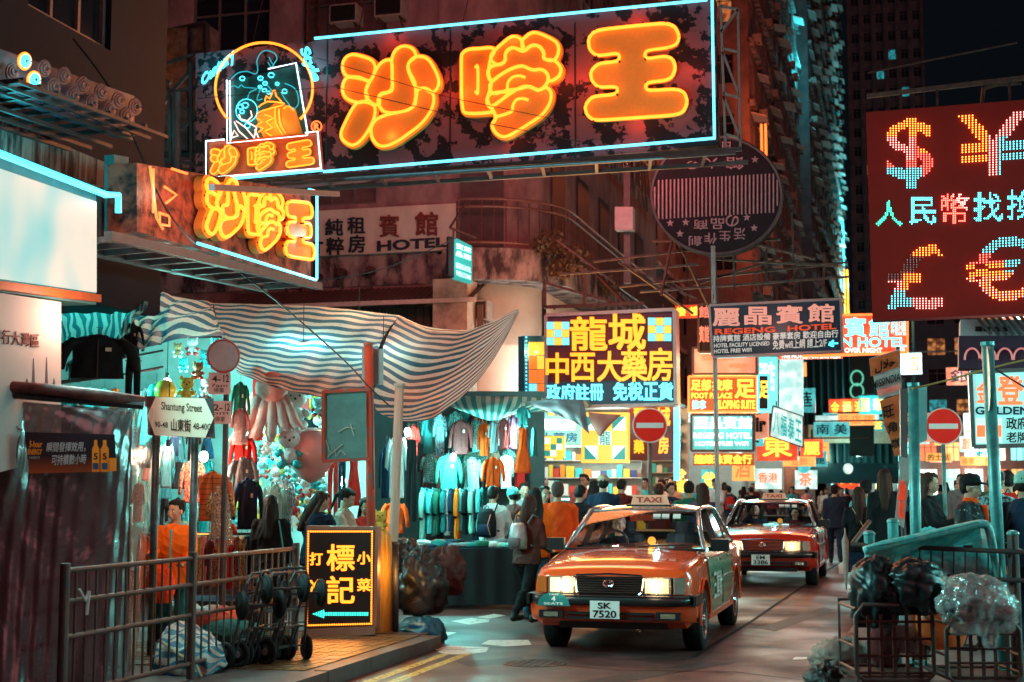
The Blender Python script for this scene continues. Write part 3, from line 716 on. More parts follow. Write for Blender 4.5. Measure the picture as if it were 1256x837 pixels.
# bright row of shop windows closing the view at the far bend
t = thing('shop_row', 'row of glowing shop windows closing the view at the far end of the street', 'building', (-5.2, 106, 0))
mb = MB(); hs = [(.3+i*1.55, .5, 1.6+i*1.55, 3.1) for i in range(9)]+[(.3+i*1.55, 3.6, 1.6+i*1.55, 5.0) for i in range(9)]
wall_holes(mb, 0, 14.5, 0, 6.2, hs, reveal=.3); mb.add([(0,0,6.2),(14.5,0,6.2),(14.5,6,6.2),(0,6,6.2)], [(0,1,2,3)]); mb.build('wall', CON2, t)
GW = [glow('far_cyan_window', (.3,.95,.9), 1.25), glow('far_white_window', (.9,1,.9), 1.3), glow('far_amber_window', (1,.55,.2), 1.1), glow('far_red_window', (1,.2,.08), .9)]
for i, h in enumerate(hs): window(t, (h[0]+h[2])/2, h[1], 1.3, h[3]-h[1], GW[(i*7+i//3) % 4 if i % 3 else 0], 3)
lamp(t, (4,-2,3), (.3,1,.95), 900, .5); lamp(t, (10,-2,3), (1,.6,.4), 700, .5)
# ================================================================ neon characters traced as tube loops (unit square, y down)
def Z(ox, oy, s, pts): return [(ox+a/s, oy+b/s) for a, b in pts]
SHA = [Z(400,40,5.23,q) for q in (
 [(200,158),(290,182),(328,212),(334,262),(300,325),(230,302),(160,297),(130,262),(128,212),(152,172)],
 [(160,305),(230,310),(295,335),(276,390),(290,440),(240,465),(165,447),(130,405),(130,345)],
 [(245,460),(315,475),(337,510),(320,590),(260,690),(195,736),(135,708),(117,660),(150,580),(200,490)],
 [(440,200),(390,203),(350,245),(315,315),(280,372),(282,435),(330,478),(365,470),(368,420),(440,385),(446,300)],
 [(445,390),(446,290),(445,190),(470,130),(520,105),(575,122),(596,172),(550,215),(556,270),(592,345),(592,455),(565,505),(500,525),(420,530),(375,505),(357,450),(378,408)],
 [(610,172),(655,178),(692,212),(735,300),(738,360),(702,402),(650,378),(600,372),(562,295),(546,235),(570,190)],
 [(612,385),(665,378),(708,420),(700,500),(640,592),(540,672),(450,728),(370,742),(322,695),(313,625),(350,572),(430,540),(520,522),(585,490),(600,440)])]
DIE = [Z(560,30,5.23,q) for q in (
 [(60,198),(95,178),(170,172),(238,168),(262,190),(235,240),(222,330),(240,400),(215,500),(250,568),(230,580),(90,586),(54,550),(48,380),(48,230)],
 [(240,212),(300,150),(370,98),(428,112),(442,180),(375,166),(335,195),(327,250),(290,277),(246,255)],
 [(446,112),(500,72),(560,82),(650,130),(668,190),(640,247),(578,237),(572,190),(530,153),(490,155),(446,190),(438,140)],
 [(444,192),(495,157),(548,160),(575,205),(578,240),(642,250),(682,300),(668,352),(612,382),(600,340),(560,308),(500,310),(440,285),(370,302),(300,342),(240,382),(218,330),(242,288),(325,262),(332,205),(380,168)],
 [(240,392),(300,342),(380,300),(440,287),(510,311),(570,310),(602,350),(592,402),(545,438),(480,418),(420,432),(340,442),(262,462),(234,430)],
 [(245,545),(278,525),(350,472),(430,422),(490,418),(540,442),(590,424),(622,460),(610,530),(560,600),(480,655),(420,692),(330,736),(272,712),(248,662),(270,622),(262,585)],
 [(236,466),(300,452),(350,455),(345,472),(290,515),(248,548),(250,562),(222,535),(214,500)])]
DIE_IN = [Z(560,30,5.23,q) for q in ([(140,300),(148,286),(156,300),(156,450),(148,462),(140,446)], [(345,430),(350,390),(382,356),(430,350),(458,362)], [(272,610),(368,580),(380,540),(402,502),(442,494),(478,504)])]
WANG = [Z(700,10,5.23,[(170,160),(400,135),(620,114),(680,138),(706,200),(690,250),(640,272),(490,290),(490,345),(620,325),(665,345),(682,400),(662,460),(620,482),(495,495),(495,548),(690,535),(740,560),(757,620),(732,680),(680,702),(400,720),(160,737),(112,695),(103,640),(150,582),(310,570),(315,520),(190,526),(148,485),(138,425),(190,372),(325,360),(325,305),(180,326),(132,285),(124,215)])]
def glyph_norm(sh, extra=()):
    xs = [p[0] for q in sh for p in q]; ys = [p[1] for q in sh for p in q]; a, b, c, d = min(xs), max(xs), min(ys), max(ys)
    f = lambda q: [((x-a)/(b-a), (y-c)/(d-c)) for x, y in q]
    return [f(q) for q in sh], [f(q) for q in extra]
G_SHA, G_DIE, G_WANG = glyph_norm(SHA), glyph_norm(DIE, DIE_IN), glyph_norm(WANG)
def bbox(sh): xs = [p[0] for q in sh for p in q]; ys = [p[1] for q in sh for p in q]; return (min(xs), min(ys), max(xs), max(ys))
FACE = mat('orange_painted_face', (.95,.42,.07), .45, 0, .12, 30, .03)
def neon_glyph(S, G, box, r, off=.12, tm=None, face=FACE, sm=3, deep=.09, corners=False):
    """a raised channel letter with a neon tube round every stroke"""
    q = S.q(box); bl, br, tr, tl = [Vector(a) for a in q]
    def mp(u, v): p = (tl*(1-u)+tr*u)*(1-v)+(bl*(1-u)+br*u)*v; return Vector((p[0], 0, p[1]))
    fm = MB(); tb = MB()
    for i, s in enumerate(G[0]):
        pts = [mp(*p) for p in s]
        # keep square inner corners for the one-stroke glyph, round the rest
        pp = smooth_pts(pts, sm, True) if len(G[0]) > 1 else round_poly(pts, .35)
        c = sum(pp, Vector((0,0,0)))/len(pp); area = sum(a.x*b.z-b.x*a.z for a, b in zip(pp, pp[1:]+pp[:1]))
        out_ = []
        N = len(pp)
        for k in range(N):
            d = (pp[(k+1) % N]-pp[k-1]); nrm = Vector((d.z, 0, -d.x)); 
            if area < 0: nrm = -nrm
            out_.append(pp[k]+nrm.normalized()*r*(1.9 if len(G[0]) > 1 else .25))
        fm.prism([(p.x, p.z) for p in (out_ if area > 0 else out_[::-1])], deep, off-r*1.6+.003*i)
        tb.tube([p+Vector((0, -off-.003*i, 0)) for p in pp], r, 6, True)
    ck = MB()
    for i, s in enumerate(G[0]):
        pts = smooth_pts([mp(*p) for p in s], 1, True)
        for k in range(0, len(pts), 2): ck.box(pts[k]+Vector((0, -off-.003*i+r*.6, 0)), (r*.9, r*2.6, r*.9)) if r > .015 else None
    for s in G[1]:
        pp = smooth_pts([mp(*p) for p in s], sm, False); tb.tube([p+Vector((0, -off-.02, 0)) for p in pp], r*.9, 6, False)
    f = fm.build('raised_character', face, S.root); tb.build('neon_tube', tm or N_OR, f, smooth=True)
    if ck.f: ck.build('tube_clip', BLACKP, f, kind='stuff')
    return f
def round_poly(pts, k):
    o = []; n = len(pts)
    for i in range(n):
        a, b, c = pts[i-1], pts[i], pts[(i+1) % n]
        o += [b+(a-b)*k*min(1, 1) if (a-b).length < 1 else b+(a-b).normalized()*.2, b+((a-b)*k*.2+(c-b)*k*.2) if False else b, b+(c-b)*k if (c-b).length < 1 else b+(c-b).normalized()*.2]
    s = []
    for i in range(0, len(o), 3):
        a, b, c = o[i], o[i+1], o[i+2]
        for t in (0, .33, .66, 1): s.append(a*(1-t)**2+b*2*t*(1-t)+c*t*t)
    return s
# ---------------------------------------------------------------- the great sign over the street
PEEL = mat('peeling_sign_paint', (.24,.085,.105), .75, 0, .4, 2.6, .5, col2=(.02,.012,.016), thr=(.485,.5))
S = Sign('neon_sign', 'huge peeling neon sign with three glowing orange characters and cyan border hung over the street', 'neon sign', (246,222), 0, y=20.6)
S.panel('sign_board', [(240,236),(880,178),(876,-4),(240,66)], PEEL, .35)
big = S
for px in (400, 552, 706): q = S.q((px, 60, px+1, 190)); MB().box(((q[0][0]), -.004, (S.L(px,20)[1]+S.L(px,205)[1])/2), (.02,.01,S.L(px,40-(px-400)*.09)[1]-S.L(px,208-(px-400)*.09)[1])).build('panel_seam', BLACKP, S.root)
SN = mat('sign_paint_scarlet', (.5,.08,.06), .5)
for G, sh in ((G_SHA, SHA), (G_DIE, DIE), (G_WANG, WANG)): neon_glyph(S, G, bbox(sh), .026, .13)
mb = MB()
for pts in ([(388,49),(868,2)], [(399,212),(878,171)], [(877,171),(874,-3)], [(262,223),(398,210)]): S.tube('', pts, N_CY, .022, .07, mb=mb)
mb.build('border_tube', N_CY, S.root, smooth=True)
mb = MB()
S.tube('', [(425,211),(545,203)], None, .014, -.25, mb=mb); S.tube('', [(690,189),(790,182)], None, .014, -.25, mb=mb); S.tube('', [(630,194),(676,190)], None, .014, -.25, mb=mb); mb.build('lower_tube', N_CY2, S.root)
# medallion
z4 = lambda q: Z(250,45,4.405,q)
cx, cy = 250+340/4.405, 45+290/4.405
S.tube('ring_tube', arc(cx, cy, 262/4.405, 247/4.405, -42, 222, 44), N_OR2, .02, .1)
S.panel('picture_panel', z4([(150,585),(575,545),(515,157),(145,250)]), mat('dark_green_enamel', (.03,.16,.15), .4, 0, .4, 4, .1, col2=(.02,.05,.06)), .03, .05)
mb = MB()
for q in ([(140,245),(142,585),(577,543)], [(577,543),(512,153),(362,185)], [(155,248),(160,578)]): S.tube('', z4(q), None, .013, .1, mb=mb)
mb.build('picture_outline_tube', N_WH, S.root, smooth=True)
mb = MB()
for q in ([(160,240),(200,205),(250,198),(290,212),(305,190),(300,140),(320,100),(350,85),(395,100),(408,130),(395,150),(380,175),(360,150)], [(158,282),(180,275),(200,285),(215,270),(235,283),(300,290),(262,310),(250,345)],
          [(450,262),(500,285),(522,330),(520,380),(490,400),(470,370),(450,345),(430,310)], [(365,120),(380,150),(390,165)], [(310,225),(345,260),(380,300)], [(320,290),(300,350),(330,345)]):
    S.tube('', z4(q), None, .009, .09, sm=3, mb=mb)
mb.build('figure_tube', N_CYD, S.root, smooth=True)
mb = MB()
for a, b, c in ((222,236,14),(378,218,16),(320,235,14),(410,265,10),(450,305,14),(345,262,12),(318,282,10),(342,300,12),(365,312,9),(238,380,18),(212,388,16),(222,415,12),(250,490,16)):
    S.tube('', z4(arc(a, b, c, c*.8, 0, 330, 8)), None, .011, .095, mb=mb)
S.tube('', z4(arc(245,408,58,62,0,360,16)), None, .009, .09, mb=mb)
mb.build('spot_tube', N_CY2, S.root, smooth=True)
mb = MB()
for q in ([(205,430),(215,455),(250,465),(275,440),(268,410)], [(180,470),(205,520),(250,560),(275,575)], [(190,465),(240,500),(290,560),(320,575)], [(160,555),(180,515),(200,545),(165,555)], [(285,560),(300,500),(250,470)], [(290,510),(320,575)]):
    S.tube('', z4(q), None, .010, .1, mb=mb)
mb.build('figure_tube', N_PK, S.root, smooth=True)
mb = MB()
for q in ([(345,360),(352,330),(370,345),(385,310),(398,300),(405,330),(420,345),(440,370)], [(310,390),(360,360),(450,372),(400,390),(330,410),(300,430)], [(400,390),(402,470),(440,540)], [(420,400),(425,470),(455,530)], [(340,430),(390,450),(350,470),(385,500),(345,520),(380,545)], [(300,450),(330,470),(300,490),(335,505),(310,525)], [(445,400),(470,385),(500,410)]):
    S.tube('', z4(q), None, .011, .1, sm=2, mb=mb)
mb.build('flame_tube', N_OR2, S.root, smooth=True)
S.panel('orange_patch', z4([(330,555),(545,535),(500,390),(400,360),(290,440)]), mat('orange_enamel', (.8,.4,.08), .4, 0, .2, 5, 0), .012, .058)
lamp(S.root, tuple(Vector((S.L(338,150)[0], -.35, S.L(338,150)[1]))), (1,.35,.06), 9, .05)
S.text('Century', z4([(8,292),(200,140),(168,68),(0,225)]), N_CY2, .03, .09, .02, italic=.2, name='script_lettering')
S.text('Style', z4([(518,95),(588,262),(655,238),(575,48)]), N_CY2, .03, .09, .02, italic=.2, name='script_lettering')
lamp(S.root, (S.L(265,80)[0], -.3, S.L(265,85)[1]), (.05,.8,.9), 8, .05); lamp(S.root, (S.L(388,80)[0], -.3, S.L(388,85)[1]), (.05,.8,.9), 8, .05)
mb = MB(); S.tube('', arc(391,157,6.2,6.4,0,360,14), None, .011, .09, mb=mb); put_text(mb, 'R', S.q((388,153,394.5,161)), .08, .02, .04); mb.build('registered_mark', N_RO, S.root)
f = S.panel('name_plate', z4([(42,778),(658,725),(640,528),(42,580)]), mat('red_enamel', (.6,.14,.07), .4, 0, .2, 5, .1), .06, .11)
for G, b in ((G_SHA, [(68,760),(212,748),(212,600),(66,612)]), (G_DIE, [(268,742),(412,730),(410,585),(266,597)]), (G_WANG, [(472,724),(624,712),(620,572),(470,584)])):
    neon_glyph(S, G, z4(b), .012, .2, N_OR2, deep=.04)
for x in (140, 340, 545): p = S.L(*z4([(x, 655)])[0]); lamp(S.root, (p[0], -.55, p[1]), (1,.4,.1), 5, .05)
mb = MB()
for q in ([(42,580),(42,778),(658,727)], [(658,727),(640,528),(575,536)], [(42,580),(140,572)]): S.tube('', z4(q), None, .013, .19, mb=mb)
mb.build('name_plate_tube', N_WH, S.root, smooth=True)
# light thrown by the tubes up and down the street (rear lamp added; no tubes are built on the back)
c = S.L(620,110)
lamp(S.root, (c[0], -.5, c[1]), (1,.3,.1), 420, 5, 'AREA', (-H90,0,0), 1.6)
lamp(S.root, (c[0], .7, c[1]), (1,.22,.2), 330, 5, 'AREA', (H90,0,0), 1.6)
lamp(S.root, (c[0], -.2, c[1]-1.3), (.1,.8,.9), 40, 5, 'AREA', (0,0,0), .3)
# near-face wash round each character
for px in (483, 631, 783):
    p = S.L(px, 110 if px < 700 else 92)
    for dx in (-.45, .45): lamp(S.root, (p[0]+dx, -.6, p[1]), (1,.17,.04), 4, .1)
    for dx, dz in ((-.82,0),(.82,0),(0,-.78),(0,.8)): lamp(S.root, (p[0]+dx, -.2, p[1]+dz), (1,.1,.03), 3.2, .05)
# steel work
TRS = mat('dark_sign_truss', (.12,.08,.085), .5, .5, .4, 6, .2)
mb = MB(); L3 = lambda px, py, off: Vector((S.L(px, py)[0], -off, S.L(px, py)[1]))
for off in (-.6, .25):
    mb.bar(L3(120,292,off) if False else L3(232,232,off), L3(912,188,off), .06)
mb.bar(L3(225,240,.3), L3(905,193,.3), .05)
for px in range(260, 900, 66): mb.bar(L3(px, 229-(px-260)*.062, -.6), L3(px+14, 232-(px-260)*.062, .28), .05)
mb.build('under_truss', TRS, S.root)
mb = MB()
for a, b in (((884,6),(890,188)),((905,12),(908,184)),((884,8),(905,12)),((886,60),(905,64)),((884,40),(905,12)),((887,115),(906,120)),((886,64),(906,116)),((889,165),(908,170)),((887,118),(907,168))): mb.bar(L3(*a,0), L3(*b,0), .035)
mb.build('side_ladder_frame', mat('grey_angle_iron', (.3,.25,.25), .5, .4), S.root)
mb = MB()
for a, b in (((246,64),(236,60)),((230,75),(232,300)),((205,110),(205,262)),((160,90),(245,60)),((186,262),(250,255)),((205,116),(246,150)),((205,116),(160,155)),((120,185),(240,200)),((125,197),(240,208)),((206,112),(182,78)),((206,112),(188,140)),((206,112),(236,78)),((206,112),(240,104)),((205,165),(240,140)),((208,205),(240,232)),((160,70),(205,100)),((182,80),(182,160))): mb.bar(L3(*a,-.1), L3(*b,-.12), .05)
mb.cyl(L3(213,112,-.1), L3(213,222,-.1), .07)
mb.build('side_truss', TRS, S.root)
mb = MB()
for px in (300, 430, 560, 690, 800): mb.tube([L3(px, 62-(px-300)*.1, -.2), L3(px+26, -160, -.9)], .008, 5)
mb.build('guy_wire', BLACKP, S.root)
mb = MB(); mb.tube([L3(255,128,.35), L3(420,185-70,.4), L3(600,158,.4), L3(720,182,.4)], .007, 5); mb.tube([L3(400,80,.4), L3(560,128,.4), L3(690,155,.4)], .006, 5); mb.build('loose_wire', BLACKP, S.root)

# ---------------------------------------------------------------- second sign along the side of the street
RPEEL = mat('rusty_red_sign_paint', (.5,.13,.08), .5, .2, .3, 5, .6, col2=(.05,.02,.02), thr=(.4,.6))
S = Sign('neon_sign', 'smaller angled orange neon sign with the same three characters under the great sign', 'neon sign', (170,300), H90, x=-6.6)
S.panel('sign_board', [(168,284),(381,345),(381,236),(168,200)], RPEEL, .3)
for G, b in ((G_SHA, [(238,288),(285,296),(286,226),(238,212)]), (G_DIE, [(290,305),(332,311),(334,238),(290,226)]), (G_WANG, [(337,314),(373,325),(373,252),(337,241)])): neon_glyph(S, G, b, .02, .13, N_OR)
mb = MB()
for q in ([(233,299),(380,344)], [(381,343),(381,236)], [(381,236),(371,233)]): S.tube('', q, None, .016, .08, mb=mb)
mb.build('border_tube', N_CY, S.root, smooth=True)
mb = MB()
for q in ([(183,262),(196,266),(196,278),(184,276),(184,262)], [(176,208),(176,262)], [(199,208),(218,214)], [(172,205),(180,268),(188,282)], [(190,230),(205,240),(192,250)]): S.tube('', q, None, .012, .1, mb=mb)
mb.build('small_tube', N_RO, S.root)
for px, py in ((262,255),(312,272),(355,285)): p = S.L(px, py); lamp(S.root, (p[0], -.9, p[1]), (1,.2,.05), 5, .2)
for px, py in ((190,255),(215,245)): p = S.L(px, py); lamp(S.root, (p[0], -.5, p[1]), (1,.16,.05), 7, .1)
c = S.L(300, 270); lamp(S.root, (c[0], -.5, c[1]), (1,.3,.1), 90, 2.5, 'AREA', (-H90,0,0), .8); p = S.L(375,290); lamp(S.root, (p[0], -.3, p[1]), (.05,.8,.9), 6, .05)
mb = MB(); L3 = lambda px, py, off=0: Vector((S.L(px, py)[0], -off, S.L(px, py)[1]))
mb.bar(L3(120,290,.1), L3(382,352,.1), .08); mb.bar(L3(120,290,-.6), L3(382,352,-.6), .08); mb.bar(L3(225,232,.3), L3(385,240,.3), .06)
for px in range(135, 380, 26): py = 290+(px-120)*.237; mb.bar(L3(px, py, .1), L3(px+8, py+2, -.6), .05)
mb.build('under_truss', mat('teal_grey_truss', (.16,.17,.19), .5, .5, .3, 6, .1), S.root)
mb = MB(); S.tube('', [(317,318),(336,323)], None, .012, -.1, mb=mb); S.tube('', [(340,326),(362,334)], None, .012, -.1, mb=mb); mb.build('lower_tube', N_CY2, S.root)
# back of another sign above it, orange lit metal
S2 = Sign('sign_box', 'tall sign box lit orange by an added lamp behind the truss', 'sign box', (184,190), 0, y=21.6)
S2.panel('sign_board', [(184,188),(252,190),(252,28),(184,42)], mat('brushed_sign_back', (.2,.12,.12), .6, .4, .6, 5, 1, col2=(.03,.02,.025)), .5)
S2.frame('frame', [(184,188),(252,190),(252,28),(184,42)], STEEL, .05)
for k, (x0, x1, a) in enumerate(((186,200,.10),(201,216,.04),(217,234,.13),(235,250,.06))): MB().prism(S2.q([(x0,186),(x1,187),(x1,34+k),(x0,40-k)]), .03, a).build('bent_panel', MATS['brushed_sign_back'], S2.root)
p = S2.L(190,60); lamp(S2.root, (p[0]-.3, -.9, p[1]-.3), (1,.3,.05), 16, .5); p = S2.L(210,170); lamp(S2.root, (p[0], -1.2, p[1]), (.05,.8,.8), 8, .5)  # orange and cyan lamps added to colour the sign back
S2.text('沙茶', (164,158,183,176), N_CY2, .03, .03)
# vertical teal post
S2 = Sign('sign_post', 'teal lit vertical steel channel beside the glowing billboard', 'post', (138,290), H90, x=-6.9)
S2.panel('channel', [(140,284),(158,287),(158,193),(140,190)], mat('teal_channel', (.1,.32,.33), .5, .2, .4, 6, .2), .1); S2.panel('side_plate', [(118,295),(122,296),(122,240),(118,238)], STEEL, .1, .02)
p = S2.L(140,240); lamp(S2.root, (p[0], -.5, p[1]), (.05,.9,.9), 6, .1)

# ---------------------------------------------------------------- coil sign on the catwalk
S = Sign('coil_sign', 'dark sign strip dotted with neon coils, two of them lit, on a steel catwalk', 'neon sign', (0,110), H90, x=-6.9)
S.panel('sign_board', [(-12,104),(165,168),(165,118),(-12,56)], mat('navy_sign_board', (.03,.07,.12), .4, 0, .4, 5, .1), .2)
COIL = mat('unlit_coil_glass', (.3,.1,.1), .4, 0, .1, 5, 0)
for i, (x, y) in enumerate([(22.5,76),(34,99),(7,89),(46.5,85),(58.5,107),(71,94),(82,117.5),(94,105),(105,127),(116.5,114),(127,135),(138,124),(148,143.5),(158.5,132)]):
    for k, r in enumerate((7.4, 5.2, 3)):
        mt = (N_OR2 if k == 0 else N_CY2) if i < 2 else COIL
        S.tube('coil_tube', arc(x, y, r, r*1.32, 0, 350, 18), mt, .011 if i < 2 else .009, .06+.01*k)
    if i < 2: p = S.L(x, y); lamp(S.root, (p[0], -.3, p[1]), (.3,.9,.9), 1.5, .04)
mb = MB(); L3 = lambda px, py, off=0: Vector((S.L(px, py)[0], -off, S.L(px, py)[1]))
for off in (-.05, .12, .3): mb.bar(L3(-20,103,off), L3(170,171,off), .03)
for k in range(7): mb.bar(L3(-20,112,-.25-.22*k), L3(165,178,-.25-.22*k), .035)
for px in range(-10, 165, 22): mb.bar(L3(px, 106+px*.36, .3), L3(px, 114+px*.36, -1.7), .04)
mb.build('catwalk', STEEL, S.root)
mb = MB()
mb.bar(L3(-20,20,-1.2), L3(175,85,-1.2), .04); mb.bar(L3(-20,-6,-1.2), L3(175,60,-1.2), .04)
for px in (6, 86): mb.bar(L3(px,-20,-1.2), L3(px,115,-1.2), .06)
mb.build('handrail', RUST, S.root)
lamp(S.root, tuple(L3(70,190,-.4)), (.05,.8,.9), 10, .1)
# frames hung from the wall above
S = Sign('empty_sign_frame', 'empty black sign frames dangling at the top left of the hotel front', 'sign frame', (110,50), 0, y=22)
for b in ((111,-10,128,48), (144,-12,163,25)): S.frame('frame', b, BLACKP, .035, .05)
mb = MB(); S.tube('', [(120,-10),(120,48)], None, .02, 0, mb=mb); S.tube('', [(111,12),(128,14)], None, .02, 0, mb=mb); mb.build('crossbar', BLACKP, S.root)

# ---------------------------------------------------------------- glowing billboard at left edge
def screen_mat():
    m = glow('glowing_screen', (.9,1,.95), 1.0, True); n, b = nodes(m); L = n.links.new
    tc = n.nodes.new('ShaderNodeTexCoord'); mp = n.nodes.new('ShaderNodeMapping'); mp.inputs['Scale'].default_value = (.7,.7,.4); L(tc.outputs['Object'], mp.inputs[0])
    nz = n.nodes.new('ShaderNodeTexNoise'); nz.inputs['Scale'].default_value = 1.6; nz.inputs['Detail'].default_value = 2; L(mp.outputs[0], nz.inputs['Vector'])
    rp = n.nodes.new('ShaderNodeValToRGB'); rp.color_ramp.elements[0].color = (.12,.7,.7,1); rp.color_ramp.elements[1].color = (1,.88,.72,1); rp.color_ramp.elements[0].position = .38; rp.color_ramp.elements[1].position = .58; b.inputs['Base Color'].default_value = (.05,.06,.06,1); b.inputs['Emission Strength'].default_value = .92
    L(nz.outputs[0], rp.inputs[0]); L(rp.outputs[0], b.inputs['Emission Color']); return m
S = Sign('lit_billboard', 'big white and cyan glowing billboard box at the left edge', 'billboard', (0,350), H90, x=-6.75)
S.panel('housing', [(-60,350),(118,374),(118,240),(-60,170)], mat('teal_billboard_case', (.1,.3,.32), .5), .35)
S.panel('screen', [(-60,334),(115,359),(115,248),(-60,188)], screen_mat(), .02, .03)
S.panel('red_strip', [(-60,338),(117,362),(117,371),(-60,349)], mat('orange_lower_strip', (.7,.13,.03), .4), .5, .06)
mb = MB(); S.tube('', [(-60,172),(118,240),(133,240),(133,262)], None, .03, .1, mb=mb); mb.build('top_tube', N_CY2, S.root)
p = S.L(60,290); lamp(S.root, (p[0], -.3, p[1]), (.3,1,.95), 600, 2.2, 'AREA', (-H90,0,0), 1.2); lamp(S.root, (p[0], -.25, S.L(60,352)[1]-.25), (1,.5,.35), 40, .3)
p = S.L(60,190); lamp(S.root, (p[0], -.35, p[1]+.1), (.05,.8,.85), 8, .1)
# white hoarding with a printed title and small skyline
S = Sign('hoarding', 'white hoarding panel printed with red characters and a faint skyline', 'hoarding', (0,480), H90, x=-6.65)
S.panel('panel', [(-80,600),(75,560),(75,371),(-80,347)], mat('white_hoarding', (.62,.55,.53), .5, 0, .12, 2, .05), .3)
BRW = mat('brown_red_print', (.2,.03,.02), .5, 0, 0, 1, 0)
for i, c in enumerate('粵行大灣區'): S.text(c, (-10+i*11.8-(0), 403+i*1.9, 0+i*11.8, 421+i*1.2), BRW, .02, .004, .002)
mb = MB()
for x, h, b in ((41,55,470),(57,62,472),(33,10,470),(66,14,472)): q = S.q([(x-1.6,b),(x+1.6,b),(x+.3,b-h*.55),(x-.3,b-h*.55)]); mb.prism(q, .002, .004)
mb.build('skyline_print', mat('grey_print', (.12,.1,.12), .5, 0, 0, 1, 0), S.root)

# ---------------------------------------------------------------- round unlit sign
S = Sign('round_sign', 'round black unlit sign with white vertical bars, stars and upside down lettering', 'round sign', (879,240), 0, y=23)
S.panel('disc', arc(879,240,80,72,0,360,48)[::-1][:-1], mat('black_sign_face', (.01,.007,.01), .95, 0, .3, 4, .1), .35)
mb = MB(); S.tube('', arc(879,240,80,72,0,360,48)[:-1], None, .03, 0, True, mb=mb); mb.build('rim', mat('dark_chrome_rim', (.05,.05,.055), .5, .5), S.root)
WS = mat('faded_white_sign_vinyl', (.24,.14,.16), .7, 0, .3, 10, 0)
for i in range(32):
    x = 803+i*4.85; h = 24 if 0 < i < 31 else 16; yc = 241-(i-16)*.28
    q = S.q([(x-.95,yc+h),(x+.95,yc+h),(x+.95,yc-h),(x-.95,yc-h)]); MB().prism(q, .003, .006).build('bar', WS, S.root)
def flip(b): x0, y0, x1, y1 = b; return [(x1, y0), (x0, y0), (x0, y1), (x1, y1)]
for c, b in (('館',(891,193,912,208)),('人',(866,194,880,207)),('の',(842,198,856,208)),('日',(886,174,896,184)),('本',(868,176,880,186)),('品',(872,268,888,281)),('の',(890,264,906,278)),('商',(851,270,868,282)),('創',(845,290,861,302)),('作',(864,286,879,299)),('生',(882,284,896,296)),('活',(900,280,914,294))): S.text(c, flip(b), WS, .015, .004, .003)
def star(cx, cy, r): return [(cx+(r if k % 2 == 0 else r*.42)*math.sin(k*math.pi/5), cy-(r if k % 2 == 0 else r*.42)*math.cos(k*math.pi/5)) for k in range(10)]
for x, y in ((822,274),(841,273),(834,287),(916,267),(925,280),(926,196)): MB().prism(S.q(star(x, y, 5)) if False else [S.L(*p) for p in star(x, y, 5)], .003, .006).build('star', WS, S.root)

# ---------------------------------------------------------------- LED exchange sign
S = Sign('exchange_sign', 'large maroon currency exchange sign with dollar, yen, pound and euro in LED dots', 'LED sign', (1070,392), 0, y=16.6)
S.panel('sign_board', [(1070,393),(1300,383),(1300,119),(1062,138)], mat('maroon_board', (.2,.012,.01), .9, 0, .15, 2, .05, spec=.08), .25)
lm = {'o': glow('amber_led', (1,.3,.04), 6), 'r': glow('red_led', (1,.14,.1), 5), 'p': glow('pink_led', (1,.45,.4), 3.2), 'c': glow('cyan_led', (.12,.9,1), 3.4), 'g': glow('green_led', (.06,.9,.55), 2.6), 'd': mat('unlit_led', (.4,.3,.33), .4, 0, 0, 1, 0)}
def led(t, b, nx, colf, bold=.012, r=.0095, nm='led_character'):
    pts = glyph_dots(t, nx, bold); q = [Vector(a) for a in S.q(b)]; bl, br, tr, tl = q; groups = {}
    for u, v in pts: groups.setdefault(colf(u, v), []).append((u, v))
    for k, ps in groups.items():
        mb = MB()
        for u, v in ps:
            p = (bl*(1-u)+br*u)*(1-v)+(tl*(1-u)+tr*u)*v
            mb.sphere((p[0], -.012, p[1]), (r, .016, r), 5, 3)
        mb.build(nm, lm[k], S.root, kind='stuff')
led('$', (1087,145,1145,232), 17, lambda u, v: 'o' if v > .72 or (u > .72 and v > .5) else 'c' if v < .3 and u < .75 else 'p' if u < .6 and v > .4 else 'r', .012, .0085)
led('¥', [(1174,219),(1262,213),(1262,136),(1174,142)], 21, lambda u, v: 'o' if u < .42 else 'c' if u > .55 and v < .62 else 'p', .012, .009)
for c, b, k in (('人',(1074,246,1107,278),'g'),('民',(1115,242,1148,276),'c'),('幣',(1154,238,1189,275),'r'),('找',(1194,236,1230,272),'c'),('換',(1235,233,1272,270),'c')): led(c, b, 15, lambda u, v: k if k != 'r' or u+v < 1.3 else 'p', .012, .009)
led('£', (1088,300,1157,380), 18, lambda u, v: 'c' if v < .28 and u < .42 else 'o' if (.28 <= v < .55 and u > .3) or (v > .8 and u > .45) else 'd' if v > .45 else 'p', .012, .0085)
led('€', [(1184,372),(1264,368),(1264,289),(1184,294)], 20, lambda u, v: 'c' if v > .75 or (u > .6 and v > .45) else 'o' if (.4 < v < .6 and u < .6) else 'r' if v > .5 else 'p' if (u*17+v*13) % 2 > 1 else 'o', .012, .009)
for px, py, c_, e in ((1115,190,(1,.3,.1),1.3),(1215,180,(1,.4,.2),1.3),(1125,345,(.8,.5,.3),1.0),(1215,335,(1,.4,.2),1.3),(1160,258,(.3,.8,.8),1.0)): p = S.L(px, py); lamp(S.root, (p[0], -.5, p[1]), c_, e, .1)
p = S.L(1170,250); lamp(S.root, (p[0], -.4, p[1]), (1,.4,.25), 45, 2, 'AREA', (-H90,0,0), 2)
mb = MB(); L3 = lambda px, py, off=0: Vector((S.L(px, py)[0], -off, S.L(px, py)[1]))
mb.bar(L3(1062,110,-.3), L3(1300,82,-.3), .05)
for px in (1105, 1150, 1240): mb.bar(L3(px, 108-(px-1105)*.11, -.3), L3(px, 136, -.1), .03)
